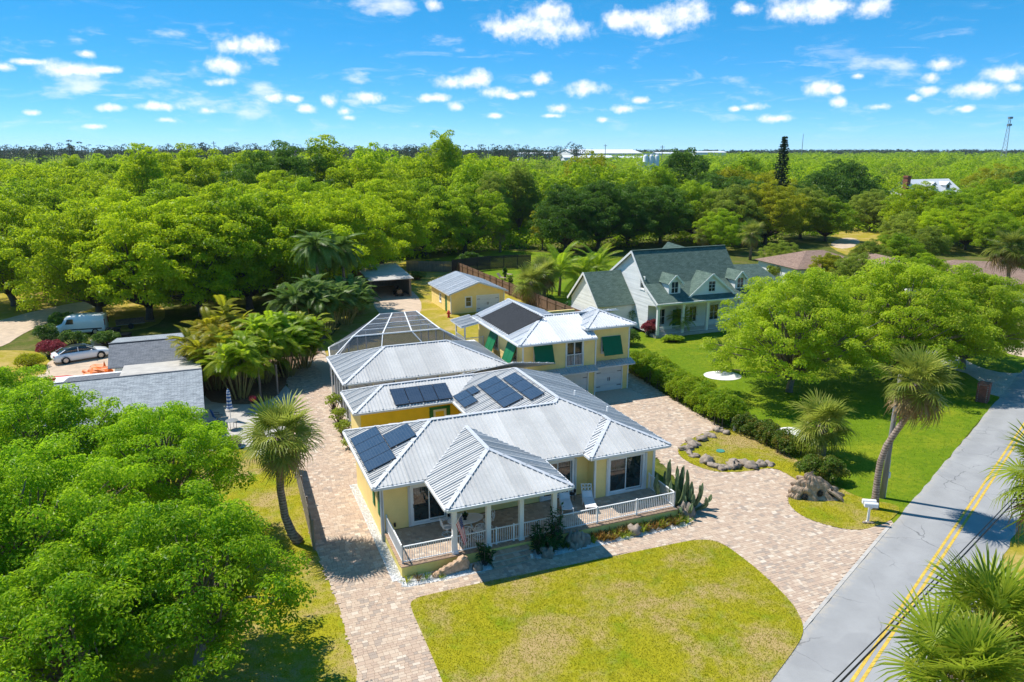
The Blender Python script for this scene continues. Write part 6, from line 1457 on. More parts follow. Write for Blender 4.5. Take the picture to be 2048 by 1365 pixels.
warehouse('broad pale warehouse far off under the horizon', 105, 930, 84, 70, 14, 4.5, math.radians(12)); warehouse('low long warehouse roof in front of the broad one', 78, 800, 50, 26, 10.5, 2, math.radians(4)); warehouse('small gray warehouse beside the white silos', 118, 780, 30, 30, 10, 2, math.radians(30))
warehouse('pale low building left of the broad warehouse', 30, 1000, 44, 24, 13, 1.5, 0.1); warehouse('thin white roof just under the horizon right of the pine', 255, 1000, 40, 26, 14.5, 1.5, 0.1); warehouse('small white roof just under the horizon near the silos', 190, 950, 26, 20, 13.5, 1.5, 0.1)
sl_ = thing('silo_plant', 'cluster of white silos rising over the trees', 'silo', (91, 500, 0))
for x in (-3.6, 0, 3.6): obj('silo', MB().lathe([(1.75,0),(1.75,14.6),(1.2,15.8),(.3,16.2),(0,16.2)],16,(x,0,0)), M['white'], sl_, True)
obj('shed', MB().box(-9,-4.5,-3,3,0,11.4), M['white'], sl_); obj('walkway', MB().box(-5.2,5.2,-.5,.5,15.9,16.7), M['chrome'], sl_)
def lattice(label, x, y, h, w0, w1):
    t = thing('mast', label, 'mast', (x, y, 0)); C = [(math.cos(a), math.sin(a)) for a in (.5,2.6,4.7)]
    for c in C: obj('leg', MB().tube([(c[0]*w0,c[1]*w0,0),(c[0]*w1,c[1]*w1,h)],[.28,.2],5), M['pole_blue'], t)
    bm = MB(); n = 12
    for k in range(n):
        z0, z1 = h*k/n, h*(k+1)/n; wa, wb = w0+(w1-w0)*k/n, w0+(w1-w0)*(k+1)/n
        for i in range(3): a, b = C[i], C[(i+1) % 3]; bm.tube([(a[0]*wa,a[1]*wa,z0),(b[0]*wb,b[1]*wb,z1)],.12,4); bm.tube([(a[0]*wa,a[1]*wa,z0),(b[0]*wa,b[1]*wa,z0)],.12,4)
    obj('lattice', bm, M['pole_blue'], t)['kind'] = 'stuff'
    for z in (h, h*.86): obj('antenna', MB().lathe([(1.6,z-1.0),(2.4,z-1.0),(2.4,z+1.0),(1.6,z+1.0)],8), M['pole_blue'], t)
M['pole_blue'] = simple('galvanised', (0.28,0.31,0.33), 0.5, 0.1, metal=0.3)
tw = D(2021, 236, 800); lattice('tall lattice radio mast on the right horizon', tw[0], 800, tw[2], 3.6, 1.1)
def far_pole(label, u, vtop, Y, group='far utility poles'):
    p = D(u, vtop, Y); t = thing('utility_pole', label, 'pole', (p[0], Y, 0), 0, group); obj('shaft', MB().tube([(0,0,0),(0,0,p[2])],[.34,.24],6), M['pole_wood'], t); obj('crossarm', MB().box(-1.6,1.6,-.12,.12,p[2]-1.4,p[2]-1.1), M['pole_wood'], t)
far_pole('distant pole rising over the left treeline, the tallest one', 427, 283, 520); far_pole('distant pole at the far left treeline', 138, 287, 560); far_pole('distant pole over the treeline left of the warehouse', 660, 287, 560); far_pole('distant pole near the middle of the treeline', 977, 293, 560); far_pole('distant pole just left of the broad warehouse', 1122, 292, 620); far_pole('distant pole right of the white silos', 1325, 291, 560); far_pole('distant pole over the broad warehouse', 1211, 289, 700)
p = D(1607, 268, 900); t = thing('mast', 'thin distant mast right of the tall pine', 'mast', (p[0], 900, 0)); obj('shaft', MB().tube([(0,0,0),(0,0,p[2])],[.5,.25],6), M['pole_blue'], t)
# ------------------------------------------------------------------ vegetation
def unit(a): return a/(np.linalg.norm(a, axis=-1, keepdims=True)+1e-9)
def leaf_quads(rs, P, N, size, aspect=1.9):
    """diamond leaves at P with normals N"""
    n = len(P); N = unit(N); t = unit(np.cross(N, unit(rs.normal(size=(n, 3))))); b = np.cross(N, t)
    L = (size*rs.uniform(.65, 1.35, n))[:, None]; W = L/aspect
    fold = N*L*.18
    V = np.stack([P-t*L*.5, P-b*W*.5+fold, P+t*L*.5, P+b*W*.5+fold], 1).reshape(-1, 3)
    return V, np.arange(4*n).reshape(-1, 4)
def clump_leaves(rs, C, R, per, size, flat=.75, up=.45, fill=.45):
    k = len(C); cnt = np.maximum(8, (per*(R/R.mean())**2).astype(int)); idx = np.repeat(np.arange(k), cnt); n = len(idx)
    d = unit(rs.normal(size=(n, 3))); d[:, 2] = np.where(d[:, 2] < -.35, -d[:, 2], d[:, 2])
    # lumpy sub-clumps so the outline of each clump breaks up
    lob = unit(rs.normal(size=(k, 5, 3))); near = np.max(np.einsum('nj,nkj->nk', d, lob[idx]), axis=1)
    r = R[idx]*(fill+(1-fill)*rs.uniform(0, 1, n)**.5)*(.72+.34*near)
    P = C[idx]+d*r[:, None]*np.array([1, 1, flat])
    N = 1.0*d+np.array([0, 0, up])+.42*rs.normal(size=(n, 3))
    return leaf_quads(rs, P, N, size)
def crown_centres(rs, n, R, RZ, zc, shape='oak'):
    g = 2.399963; C = []; i = np.arange(n)
    z = 1-(i+.5)/n*1.62; z = np.clip(z, -.62, 1); a = i*g+rs.uniform(0, 6)
    rr = np.sqrt(np.clip(1-z*z, .02, 1)); k = rs.uniform(.45, 1.05, n)
    if shape == 'tall': rr = rr*.9
    x = rr*np.cos(a)*R*k; y = rr*np.sin(a)*R*k; zz = zc+z*RZ*rs.uniform(.75, 1.05, n)
    ph = rs.uniform(0, 6, 4); lump = 1+.16*np.sin(2*a+ph[0])+.14*np.sin(3*a+ph[1])+.16*np.sin(5*a+4*z+ph[2]); zz = zz+RZ*.14*np.sin(4*a+ph[3])*(z > 0)
    x, y = x*lump, y*lump; q = np.minimum(1, 1.08*R/np.maximum(np.hypot(x, y), .01)); return np.stack([x*q, y*q, zz], 1)
def limb_mesh(rs, C, zc, h0, r0, nl=14, seg=5):
    mb = MB(); top = np.array((rs.normal()*.2, rs.normal()*.2, h0)); mb.tube([(0,0,-.1),(0,0,h0*.3),top*np.array((.6,.6,.7)),top], [r0*1.25,r0,r0*.92,r0*.8], 9)
    sel = rs.choice(len(C), min(nl, len(C)), replace=False)
    for j, s in enumerate(sel):
        e = C[s]; m = top+(e-top)*.5+rs.normal(size=3)*.3+np.array((0,0,.15*np.linalg.norm(e-top)*.3)); st = top*rs.uniform(.72, 1.0)
        mb.tube([st, st+(m-st)*.5+rs.normal(size=3)*.12, m, e], [r0*.5,r0*.36,r0*.24,r0*.06], 6)
    return mb
TREE = {}
def proto(key, seed, R, RZ, zc, ncl, per, leaf, rc, trunk_r=.3, shape='oak', nl=14, flat=.75, fill=.45):
    rs = np.random.RandomState(seed); C = crown_centres(rs, ncl, R, RZ, zc, shape); rad = rs.uniform(.75, 1.25, ncl)*rc
    V, F = clump_leaves(rs, C, rad, per, leaf, flat, .45, fill)
    TREE[key] = (npmesh('crown', V, F, M['leaf_mid']), limb_mesh(rs, C, zc, zc-RZ*.75, trunk_r, nl).mesh('trunk', M['bark'], True))
def tree(key, label, loc, s, mat, group=None, rz=0.0, sz=None, trunk=True, name='tree', bark=None):
    me, tr = TREE[key]
    t = thing(name, label, 'tree', loc, rz, group); t.scale = (s, s, sz or s)
    o = link(bpy.data.objects.new('crown', me), t)
    o.material_slots[0].link = 'OBJECT'; o.material_slots[0].material = M[mat]
    if trunk:
        k = link(bpy.data.objects.new('trunk', tr), t)
        if bark: k.material_slots[0].link = 'OBJECT'; k.material_slots[0].material = M[bark]
    return t
# near trees: fine leaves; middle and far trees: coarser
proto('near_a', 11, 4.6, 3.0, 4.9, 190, 260, .15, .72, .24, nl=70, flat=.66, fill=.3)
proto('near_b', 12, 3.9, 2.6, 4.0, 140, 260, .15, .70, .20, nl=60, flat=.66, fill=.3)
proto('near_c', 13, 5.0, 3.2, 5.0, 205, 260, .15, .74, .26, nl=76, flat=.66, fill=.3)
proto('right_a', 14, 6.6, 4.6, 5.0, 340, 190, .19, .80, .28, nl=80, flat=.66, fill=.3)
proto('right_b', 15, 6.6, 4.6, 5.0, 340, 190, .19, .80, .28, nl=80, flat=.66, fill=.3)
for i, sd_ in enumerate((21, 22, 23, 24)): proto(f'mid_{i}', sd_, 7.0, 5.4, 5.6, 250, 170, .27, 1.05, .36, nl=36, flat=.68, fill=.35)
proto('tall', 25, 4.2, 6.4, 7.6, 120, 170, .30, 1.1, .3, 'tall', flat=.85, fill=.6)
for i, sd_ in enumerate((31, 32, 33)): proto(f'far_{i}', sd_, 7.0, 5.4, 5.8, 150, 80, .44, 1.25, .36, nl=8, flat=.7, fill=.45)

# --- big trees in front
B = lambda u, v: (G(u, v)[0], G(u, v)[1], 0.0)
tree('near_c', 'big leafy green tree at the lower left, nearest its left edge', B(70,1290), .98, 'leaf_near', 'leafy trees at the lower left', .4)
tree('near_b', 'leafy green tree whose crown reaches out to the paver drive', B(400,1352), 1.04, 'leaf_near', 'leafy trees at the lower left', 1.9)
tree('near_a', 'leafy green tree in front of the gray house, half covering its roof', B(335,1095), .92, 'leaf_near', 'leafy trees at the lower left', 2.6)
tree('near_c', 'leafy green tree at the left edge beyond the nearer leafy trees', B(110,1090), .97, 'leaf_near', 'leafy trees at the lower left', 3.9)
tree('near_b', 'small leafy green tree beside the sandy yard', B(20,925), .92, 'leaf_near', 'leafy trees at the lower left', 5.0)
tree('near_b', 'leafy green tree filling the lower left corner', B(175,1440), .95, 'leaf_near', 'leafy trees at the lower left', .9)

tree('right_a', 'broad feathery green tree on the lawn beyond the hedge', B(1578,784), 1.0, 'leaf_right', 'broad trees on the right lawn', .3)
tree('right_b', 'broad green tree in the middle of the right hand lawn', B(1775,758), 1.06, 'leaf_right', 'broad trees on the right lawn', 2.2)
tree('right_a', 'broad green tree nearest the neighbour drive on the right', B(1925,738), .92, 'leaf_right', 'broad trees on the right lawn', 4.0)
# --- row of trees along the yards: base in the photograph, scale, leaf, label
ROW = [(30,612,1.2,'leaf_bright','bright oak at the left edge behind the sandy yard'),(200,636,1.15,'leaf_bright','bright spreading oak overhanging the white van'),(300,640,1.2,'leaf_bright','spreading oak right behind the dark gray roof'),(235,575,1.2,'leaf_bright','bright oak behind the van, deeper in the trees'),
 (405,632,1.2,'leaf_bright','bright oak just behind the yellow areca palms'),(500,618,1.25,'leaf_mid','oak behind the middle of the areca palms'),(590,600,1.25,'leaf_bright','tall oak left of the open carport'),(690,575,1.2,'leaf_bright','large bright oak hanging over the carport roof'),(765,540,1.25,'leaf_bright','large bright oak at the end of the back yard'),
 (360,580,1.3,'leaf_mid','big oak in the second rank behind the gray house'),(470,570,1.3,'leaf_bright','big oak in the second rank behind the areca palms'),(90,560,1.3,'leaf_mid','big oak in the second rank at the far left'),(620,555,1.3,'leaf_mid','big oak in the second rank left of the carport'),
 (850,512,1.2,'leaf_mid','mid green oak behind the gray fence'),(930,505,1.1,'leaf_mid','mid green tree beyond the end of the long fence'),(1130,505,1.1,'leaf_dark','dark dense tree behind the coconut palms'),(1195,498,1.15,'leaf_dark','dark dense tree left of the green roof ridge'),(1255,492,1.1,'leaf_dark','dark dense tree behind the green roof'),(1320,488,1.05,'leaf_dark','dark dense tree over the right end of the green ridge'),
 (1390,482,1.1,'leaf_mid','mid green tree behind the right green dormer'),(1460,490,1.05,'leaf_olive','olive tree left of the brown ranch roof'),(1530,488,1.1,'leaf_yellow','yellowish olive tree behind the ranch roof'),(1600,478,1.05,'leaf_olive','tall olive tree right of the ranch roof'),(1650,482,.8,'leaf_mid','rounded green tree by the sandy clearing'),
 (1740,462,.85,'leaf_olive','yellow green tree at the back of the clearing'),(1830,478,1.05,'leaf_bright','bright tree right of the clearing'),(1900,488,1.0,'leaf_mid','mid green tree above the wide brown roof'),(1975,470,1.1,'leaf_mid','mid green tree behind the tall right palm'),(2045,490,1.1,'leaf_bright','bright green tree at the right edge'),
 (1735,555,.5,'leaf_olive','small olive tree in front of the clearing'),(1790,545,.55,'leaf_mid','low green tree between the brown roofs'),(1850,525,.55,'leaf_olive','low olive tree left of the wide brown roof'),(2040,575,.6,'leaf_dark','dark leaning tree behind the tall right palm'),
 (1860,505,.7,'leaf_bright','bright tree directly above the wide brown roof'),(1930,500,.75,'leaf_bright','bright tree above the right part of the wide brown roof'),(1800,500,.65,'leaf_olive','olive tree just right of the sandy clearing'),(1990,510,.7,'leaf_mid','green tree behind the crown of the tall right palm'),(1440,505,.7,'leaf_mid','green tree touching the right end of the green roof'),(1655,572,.42,'leaf_yellow','small yellow green tree in front of the ranch roof'),(1708,592,.5,'leaf_olive','small olive tree between the ranch roofs'),(1845,592,.5,'leaf_mid','small green tree in front of the wide brown roof'),(1560,548,.45,'leaf_olive','small olive tree at the left end of the ranch roof')]
for i, (u, v, s, m_, lab) in enumerate(ROW):
    tree(f'mid_{i % 4}', lab, B(u, v), s, m_, None, i*1.7, bark='bark_dark')
tree('tall', 'pale olive willowy tree left of the dark trees', B(985,492), 1.02, 'leaf_olive', None, .5); tree('tall', 'second pale olive tree behind the willowy one', B(1040,478), 1.1, 'leaf_olive', None, 2.5); tree('tall', 'slim yellow green tree behind the dark trees', B(1085,500), .6, 'leaf_yellow', None, 1.1)
# --- the woods: single trees as far as they can be told apart
rs = np.random.RandomState(77); pts = []
BU = [-200,0,200,640,830,1000,1230,1500,1700,1800,2048,2300]; BV = [560,560,550,520,490,475,462,452,440,440,445,445]
ZONES = [(0,'leaf_bright'),(640,'leaf_bright'),(900,'leaf_mid'),(1350,'leaf_mid'),(1500,'leaf_olive'),(1700,'leaf_mid'),(3000,'leaf_mid')]
UV_ = [585,585,600,548,518,506,496,492,458,490,498,498]
def clear_of(x, y):
    for cx, cy_, r in ((150,275,17),(91,500,12)):
        if (x-cx)**2+(y-cy_)**2 < r*r: return False
    # keep the view of the far white house open
    u = 1024+FPX*x/(y*math.cos(TILT)+20*math.sin(TILT)); 
    if 1755 < u < 1960 and 160 < y < 268: return False
    if 1272 < u < 1330 and 300 < y < 505: return False
    return True
tries = 0
while len(pts) < 262 and tries < 20000:
    tries += 1; Y = math.sqrt(rs.uniform(104**2, 228**2)); X = rs.uniform(-.78, .78)*Y
    f = Y*math.cos(TILT)+20*math.sin(TILT); u = 1024+FPX*X/f; v = 682.5-FPX*(Y*math.sin(TILT)-20*math.cos(TILT))/f
    if abs(u-1024) > 1180 or v > np.interp(u, BU, BV) or not clear_of(X, Y): continue
    if any((X-a)**2+(Y-b)**2 < 9.2**2 for a, b, c in pts): continue
    pts.append((X, Y, u))
WL = {'leaf_bright':'bright green oak crown','leaf_mid':'mid green tree crown','leaf_olive':'olive green tree crown','leaf_yellow':'yellowish tree crown','leaf_dark':'dark green tree crown','leaf_brown':'brownish tree crown'}
def nth(n): return f'{n}th' if 10 <= n % 100 <= 20 else f"{n}{ {1:'st',2:'nd',3:'rd'}.get(n % 10, 'th')}"
row_of = lambda Y: 'front' if Y < 140 else ('middle' if Y < 182 else 'back')
RANK = {}
for r_ in ('front', 'middle', 'back'):
    for k, i in enumerate(sorted([i for i, q in enumerate(pts) if row_of(q[1]) == r_], key=lambda i: pts[i][2])): RANK[i] = (r_, k+1)
for i, (X, Y, u) in enumerate(pts):
    m_ = [z for z in ZONES if u >= z[0] or z[0] == 0][-1][1]; r = rs.rand()
    if r < .10: m_ = 'leaf_dark'
    elif r < .20: m_ = 'leaf_yellow' if u > 900 else 'leaf_olive'
    elif r < .23 and u > 1400: m_ = 'leaf_brown'
    elif r < .45: m_ = 'leaf_bright' if m_ == 'leaf_mid' else 'leaf_mid'
    s = rs.uniform(.75, 1.5)*(1.0 if u < 1000 else .95)
    if 1740 < u < 1975: s = min(s, .72)
    k = 'tall' if r > .92 else (f'mid_{i % 4}' if Y < 160 else f'far_{i % 3}')
    tree(k, f'{WL[m_]} in the {RANK[i][0]} rank of the woods, {nth(RANK[i][1])} from the left', (X, Y, 0), s, m_, 'woods: '+m_.split('_')[1]+' trees', rs.uniform(0, 6.28), s*rs.uniform(.85, 1.2), trunk=Y < 150, bark='bark_dark')
# yellow rounded crowns on the right and brown thicket
for (u, v, s, m_, lab) in ((1985,425,1.25,'leaf_yellow','large rounded yellow green tree right of the far white house'),(1905,372,.8,'leaf_brown','brownish thicket behind the far white house'),(1870,380,.7,'leaf_brown','second brownish thicket left of the far white house chimney'),(1745,398,.75,'leaf_brown','rusty tree left of the far white house')):
    tree('mid_1', lab, B(u, v), s, m_, None, s*5)
# --- woods beyond, one mass
def far_mass(name, label, n, y0, y1, per, size, seed, mat, hmin, hmax, rmin, rmax, flat=.8, us=(-.76, .76), cond=None, power=2):
    """a wood seen as one mass: every crown a heap of leafy clumps"""
    rs = np.random.RandomState(seed); Y = (rs.uniform(y0**power, y1**power, n))**(1/power); X = rs.uniform(us[0], us[1], n)*Y
    ok = np.array([clear_of(a, b) for a, b in zip(X, Y)])
    if cond is not None: ok &= cond(X, Y)
    X, Y = X[ok], Y[ok]; n = len(X); R = rs.uniform(rmin, rmax, n); Hh = rs.uniform(hmin, hmax, n); RZ = np.minimum(R*flat, Hh*.5)
    ncl = 11; C = []; rad = []
    for q in range(ncl):
        z = 1-1.5*(q+.5)/ncl; a = q*2.4+rs.uniform(0, 6.28, n); rr = math.sqrt(max(.05, 1-z*z)); k = rs.uniform(.6, .95, n)
        C.append(np.stack([X+np.cos(a)*R*rr*k, Y+np.sin(a)*R*rr*k, Hh-RZ+z*RZ*rs.uniform(.7, 1.0, n)-.25*R], 1)); rad.append(R*rs.uniform(.26, .42, n))
    V, F = clump_leaves(rs, np.concatenate(C), np.concatenate(rad), int(per*7/ncl), size, .85, .45, .75)
    o = link(bpy.data.objects.new(name, npmesh(name, V, F, M[mat]))); o['kind'] = 'stuff'; o['label'] = label; o['category'] = 'woods'; return o
far_mass('undergrowth', 'dark scrub filling the floor of the woods behind the yards', 1500, 96, 232, 20, .62, 9, 'leaf_mid', 1.6, 4.2, 2.2, 4.2, cond=lambda X, Y: np.array([682.5-FPX*(b*math.sin(TILT)-20*math.cos(TILT))/(b*math.cos(TILT)+20*math.sin(TILT)) < np.interp(1024+FPX*a/(b*math.cos(TILT)+20*math.sin(TILT)), BU, UV_) for a, b in zip(X, Y)]))
far_mass('far_woods', 'green woods stretching away behind the houses', 400, 222, 470, 66, .75, 1, 'leaf_bright', 8, 15, 5.5, 9.5)
far_mass('far_woods', 'darker green woods stretching away behind the houses', 240, 222, 470, 66, .75, 2, 'leaf_mid', 8, 15, 5.5, 9)
far_mass('far_woods', 'olive woods stretching away on the right', 300, 225, 520, 60, .8, 3, 'leaf_mid', 9, 16.5, 5.5, 9, us=(.1, .78))
far_mass('far_woods', 'pale green scrub below the left treeline', 800, 450, 900, 11, 1.9, 4, 'leaf_olive', 5, 11, 6, 10, us=(-.78, .2))
far_mass('far_woods', 'green woods below the horizon', 1300, 460, 1300, 11, 2.3, 5, 'leaf_mid', 9, 14.5, 7, 12)
far_mass('far_woods', 'dark green crowns scattered through the far woods', 130, 222, 520, 66, .8, 12, 'leaf_dark', 9, 15.5, 5, 8)
far_mass('far_woods', 'pale olive crowns scattered through the far woods', 150, 222, 520, 66, .8, 13, 'leaf_olive', 9, 15.5, 5, 8)
far_mass('far_woods', 'green woods below the right horizon', 900, 450, 1200, 14, 2.0, 7, 'leaf_mid', 11, 17, 7, 12, us=(.12, .78))
far_mass('far_woods', 'dark woods along the whole horizon', 1500, 1200, 2400, 14, 3.4, 6, 'leaf_pine', 14, 19.0, 10, 18)
def far_pines():
    rs = np.random.RandomState(8); V = []; F = []; k = 0; n = 430; C = []; rad = []; tb = MB()
    for i in range(n):
        Y = rs.uniform(720, 1000); X = rs.uniform(-.76, .09)*Y; h = rs.uniform(15, 24.5); tb.tube([(X,Y,0),(X,Y,h*.9)],[.5,.3],4,False)
        for q in range(6): C.append((X+rs.normal()*2.6, Y+rs.normal()*2, h*(.40+.105*q)+rs.normal()*.8)); rad.append(rs.uniform(2.6, 4.2))
    V, F = clump_leaves(rs, np.array(C), np.array(rad), 20, 1.6, .65, .5, .7)
    o = link(bpy.data.objects.new('pine_wood', npmesh('pine_wood', V, F, M['leaf_pine']))); o['kind'] = 'stuff'; o['label'] = 'dark belt of tall pines on the left horizon'; o['category'] = 'woods'
    b = obj('trunks', tb, M['bark_dark'], o); b['kind'] = 'stuff'
far_pines()
for i, (u, vt, Y, lab) in enumerate(((136,283,640,'tall ragged pine standing out of the left treeline'),(410,288,650,'pine with a bare trunk left of the tall pole'),(75,300,520,'small dark conifer in the scrub at the far left'))):
    p = D(u, vt, Y); rs = np.random.RandomState(50+i); h = p[2]; t = thing('pine_tree', lab, 'tree', (p[0], Y, 0)); obj('trunk', MB().tube([(0,0,0),(0,0,h*.95)],[.45,.2],6), M['bark_dark'], t)
    C = np.array([(rs.normal()*2.4, rs.normal()*2.4, h*(.5+.5*q/9)) for q in range(10)]); V, F = clump_leaves(rs, C, np.full(10, 2.3), 45, 1.1, .5); link(bpy.data.objects.new('crown', npmesh('crown', V, F, M['leaf_pine'])), t)
# tall narrow Norfolk pine
def norfolk(u, vt, Y, lab):
    p = D(u, vt, Y); h = p[2]; rs = np.random.RandomState(5); t = thing('norfolk_pine', lab, 'tree', (p[0], Y, 0)); obj('trunk', MB().tube([(0,0,0),(.1,0,h*.5),(0,0,h)],[.35,.2,.04],7), M['bark_dark'], t)
    Vs = []; Fs = []; k = 0; z = h*.25
    while z < h-.2:
        f = (z-h*.25)/(h*.75); L = 2.5*(1-f)**.7*rs.uniform(.75, 1.1)+.35
        for j in range(7):
            a = j*.9+z*2.1+rs.uniform(-.2,.2); n = 12; s = rs.uniform(.15, 1, n)*L; P = np.stack([np.cos(a)*s, np.sin(a)*s, z+.18*s+rs.normal(size=n)*.1], 1); V, F = leaf_quads(rs, P, np.array([0,0,1.0])+.7*rs.normal(size=(n,3)), .5, 1.6); Vs.append(V); Fs.append(F+k); k += len(V)
        z += .5
    link(bpy.data.objects.new('crown', npmesh('crown', np.concatenate(Vs), np.concatenate(Fs), M['leaf_pine'])), t)
norfolk(1570, 272, 172, 'tall narrow dark Norfolk pine rising above the woods')

# ------------------------------------------------------------------ palms
def fan_frond(seed, n=32, pet=.80, blade=1.0, droop=.35, mat='frond_fan', wid=.055, spread=2.2):
    """costapalmate fan: blades joined near the stalk, split and drooping at the tips"""
    rs = np.random.RandomState(seed); mb = MB(); mb.tube([(0,0,0),(pet*.5,0,.05),(pet,0,.03)],[.024,.017,.013],4); rows = []
    for i in range(n):
        a = -spread+2*spread*i/(n-1); L = blade*(.70+.30*math.cos(a*.6))*rs.uniform(.88,1.06); c = np.array((pet-.05*abs(a),0,.03))
        d = np.array((math.cos(a)*.95+.05, math.sin(a), .14*abs(math.sin(a))+(.05 if i % 2 else -.05))); d /= np.linalg.norm(d); s = np.array((-math.sin(a), math.cos(a), 0)); dr = droop*rs.uniform(.6,1.5)
        p1 = c+d*L*.30+np.array((0,0,-dr*L*.04)); p2 = c+d*L*.70+np.array((0,0,-dr*L*.28)); p3 = c+d*L*.96+np.array((0,0,-dr*L*.80)); w = wid*rs.uniform(.8,1.15); rows.append((c, p1))
        mb._a([p1+s*w*.5, p1-s*w*.5, p2+s*w*.36, p2-s*w*.36, p3], [(1,0,2,3),(3,2,4)])
    for (c0, q0), (c1, q1) in zip(rows, rows[1:]): mb._a([c0, q0, q1], [(0,1,2)])
    return mb.mesh('frond', M[mat])
FAN = {m: [fan_frond(40+i, mat=m, droop=dr) for i, dr in enumerate((.15,.45,.85))] for m in ('frond_fan','frond_fresh','frond_dry')}
def frond_obj(parent, me, base, azim, elev, scale, roll=0.0, name='frond'):
    o = link(bpy.data.objects.new(name, me), parent); R = Matrix.Rotation(azim,4,'Z') @ Matrix.Rotation(-elev,4,'Y') @ Matrix.Rotation(roll,4,'X')
    R = Matrix.Translation(Vector(base)) @ R @ Matrix.Scale(scale,4); o.matrix_local = R; return o
def sabal(label, base, path, rad, nf, scale, seed, mat='frond_fan', dry=.12, boots=True, joined=False, group=None, emin=-62):
    """cabbage palm: trunk along path (relative points), head of fan fronds"""
    t = thing('fan_palm', label, 'palm', base, 0, group); rs = random.Random(seed); top = np.array(path[-1], float)
    obj('trunk', MB().tube(path, rad, 12), M['palm_trunk'], t, True)
    if boots:
        bm = MB()
        for k in range(40): a = k*2.4; z = -.05-.02*k; r = rad[-1]*1.0; bm.bar(top+(r*math.cos(a)*.8,r*math.sin(a)*.8,z-.12), top+(r*1.6*math.cos(a),r*1.6*math.sin(a),z+.18), .07, .02)
        obj('leaf_boots', bm, M['bark'], t)['kind'] = 'stuff'
    acc = []
    for k in range(nf):
        f = (k+.5)/nf; el = math.radians(80-(80-emin)*f**.9+rs.uniform(-16,14)); az_ = k*2.399963+rs.uniform(-.2,.2); m_ = 'frond_dry' if f > 1-dry else mat
        me = FAN[m_][0 if f < .35 else (1 if f < .7 else 2)]; sc = scale*rs.uniform(.78,1.22)*(.8 if f < .12 else 1); b = top+np.array((.06*math.cos(az_),.06*math.sin(az_),.25-.45*f))
        if joined:
            R = Matrix.Translation(Vector(b)) @ Matrix.Rotation(az_,4,'Z') @ Matrix.Rotation(-el,4,'Y') @ Matrix.Rotation(rs.uniform(-.4,.4),4,'X') @ Matrix.Scale(sc,4); acc.append((me, R, m_))
        else: frond_obj(t, me, b, az_, el, sc, rs.uniform(-.5,.5))
    if joined:
        for mm in set(x[2] for x in acc):
            mb = MB()
            for me, R, m2 in acc:
                if m2 == mm: mb._a([R @ v.co for v in me.vertices], [tuple(p.vertices) for p in me.polygons])
            obj('crown', mb, M[mm], t)
    return t
b1 = G(598,1085); sabal('sabal palm with a curved brown trunk left of the paver drive', (b1[0],b1[1],0), [(0,0,0),(-.32,0,.5),(-.62,0,1.5),(-.74,0,3.0),(-.66,0,4.6),(-.50,0,5.9)], [.29,.24,.205,.195,.20,.23], 44, 1.25, 1, 'frond_fan', .2, emin=-56)
b2 = G(1747,1018); c2 = D(1832,752,b2[1]-.4)
sabal('tall sabal palm with a strongly bent trunk by the mailboxes', (b2[0],b2[1],0), [(0,0,0),(.02,0,.7),(.0,0,1.9),(.03,0,2.9),(.22,-.05,3.9),(.66,-.15,4.9),(1.08,-.25,5.8),(1.26,-.35,6.9),(1.22,-.4,7.7)], [.30,.20,.18,.172,.168,.165,.16,.17,.2], 44, 1.24, 2, 'frond_fan', .26, emin=-66)
b3 = G(1640,915); sabal('short stout sabal palm behind the ixora bush', (b3[0],b3[1],0), [(0,0,0),(.02,0,1.0),(-.05,0,2.3)], [.34,.33,.30], 36, 1.30, 3, 'frond_fan', .06, emin=-50)
b4 = G(1925,1372); sabal('lush sabal palm in the lower right corner, the farther crown', (G(1985,1245,7.0)[0],G(1985,1245,7.0)[1],0), [(0,0,0),(.05,0,3.0),(.0,0,6.8)], [.24,.2,.2], 46, 1.22, 4, 'frond_fresh', .05, emin=-45)
sabal('lush sabal palm in the lower right corner, the nearer crown', (G(1925,1355,6.8)[0],G(1925,1355,6.8)[1],0), [(0,0,0),(.05,0,3.0),(.0,0,6.6)], [.24,.2,.2], 44, 1.18, 5, 'frond_fresh', .05, emin=-45)
c5 = D(2112,945,23.0); sabal('sabal palm cut off by the right edge of the picture', (c5[0]+3.2,23.6,0), [(0,0,0),(-.6,-.2,c5[2]*.4),(-2.0,-.4,c5[2]*.75),(-3.2,-.6,c5[2]-.3)], [.24,.2,.19,.2], 44, 1.1, 6, 'frond_fresh', .12, emin=-60)
b6 = G(2014,622); sabal('tall sabal palm rising in front of the wide brown roof', (b6[0],b6[1],0), [(0,0,0),(-.3,0,3),(-.8,0,6),(-1.0,0,8.0)], [.28,.22,.2,.2], 46, 1.75, 7, 'frond_fan', .25, joined=True)
b6 = G(2040,630); sabal('tall sabal palm at the right edge beside the other tall one', (b6[0],b6[1],0), [(0,0,0),(.9,0,3),(1.4,0,5.5),(1.6,0,7.0)], [.28,.22,.2,.2], 44, 1.6, 8, 'frond_fan', .25, joined=True)
for i, (u, v, h, s, lab) in enumerate(((1062,608,3.0,1.7,'sabal palm with drooping fronds behind the garage'),(1088,600,3.6,1.6,'sabal palm close behind the drooping one by the long fence'),(1500,520,5.0,1.5,'sabal palm among the yellowish trees by the ranch roof'),(1405,505,3.4,1.3,'small sabal palm behind the green roofed house'),(1790,520,3.0,1.3,'sabal palm in front of the sandy clearing'),(1000,505,4,1.2,'sabal palm in the shade beyond the long fence'))):
    p = G(u, v); sabal(lab, (p[0],p[1],0), [(0,0,0),(.05,0,h*.6),(0,0,h)], [.28,.24,.24], 38, s, 20+i, 'frond_fan', .2, joined=True, boots=False)

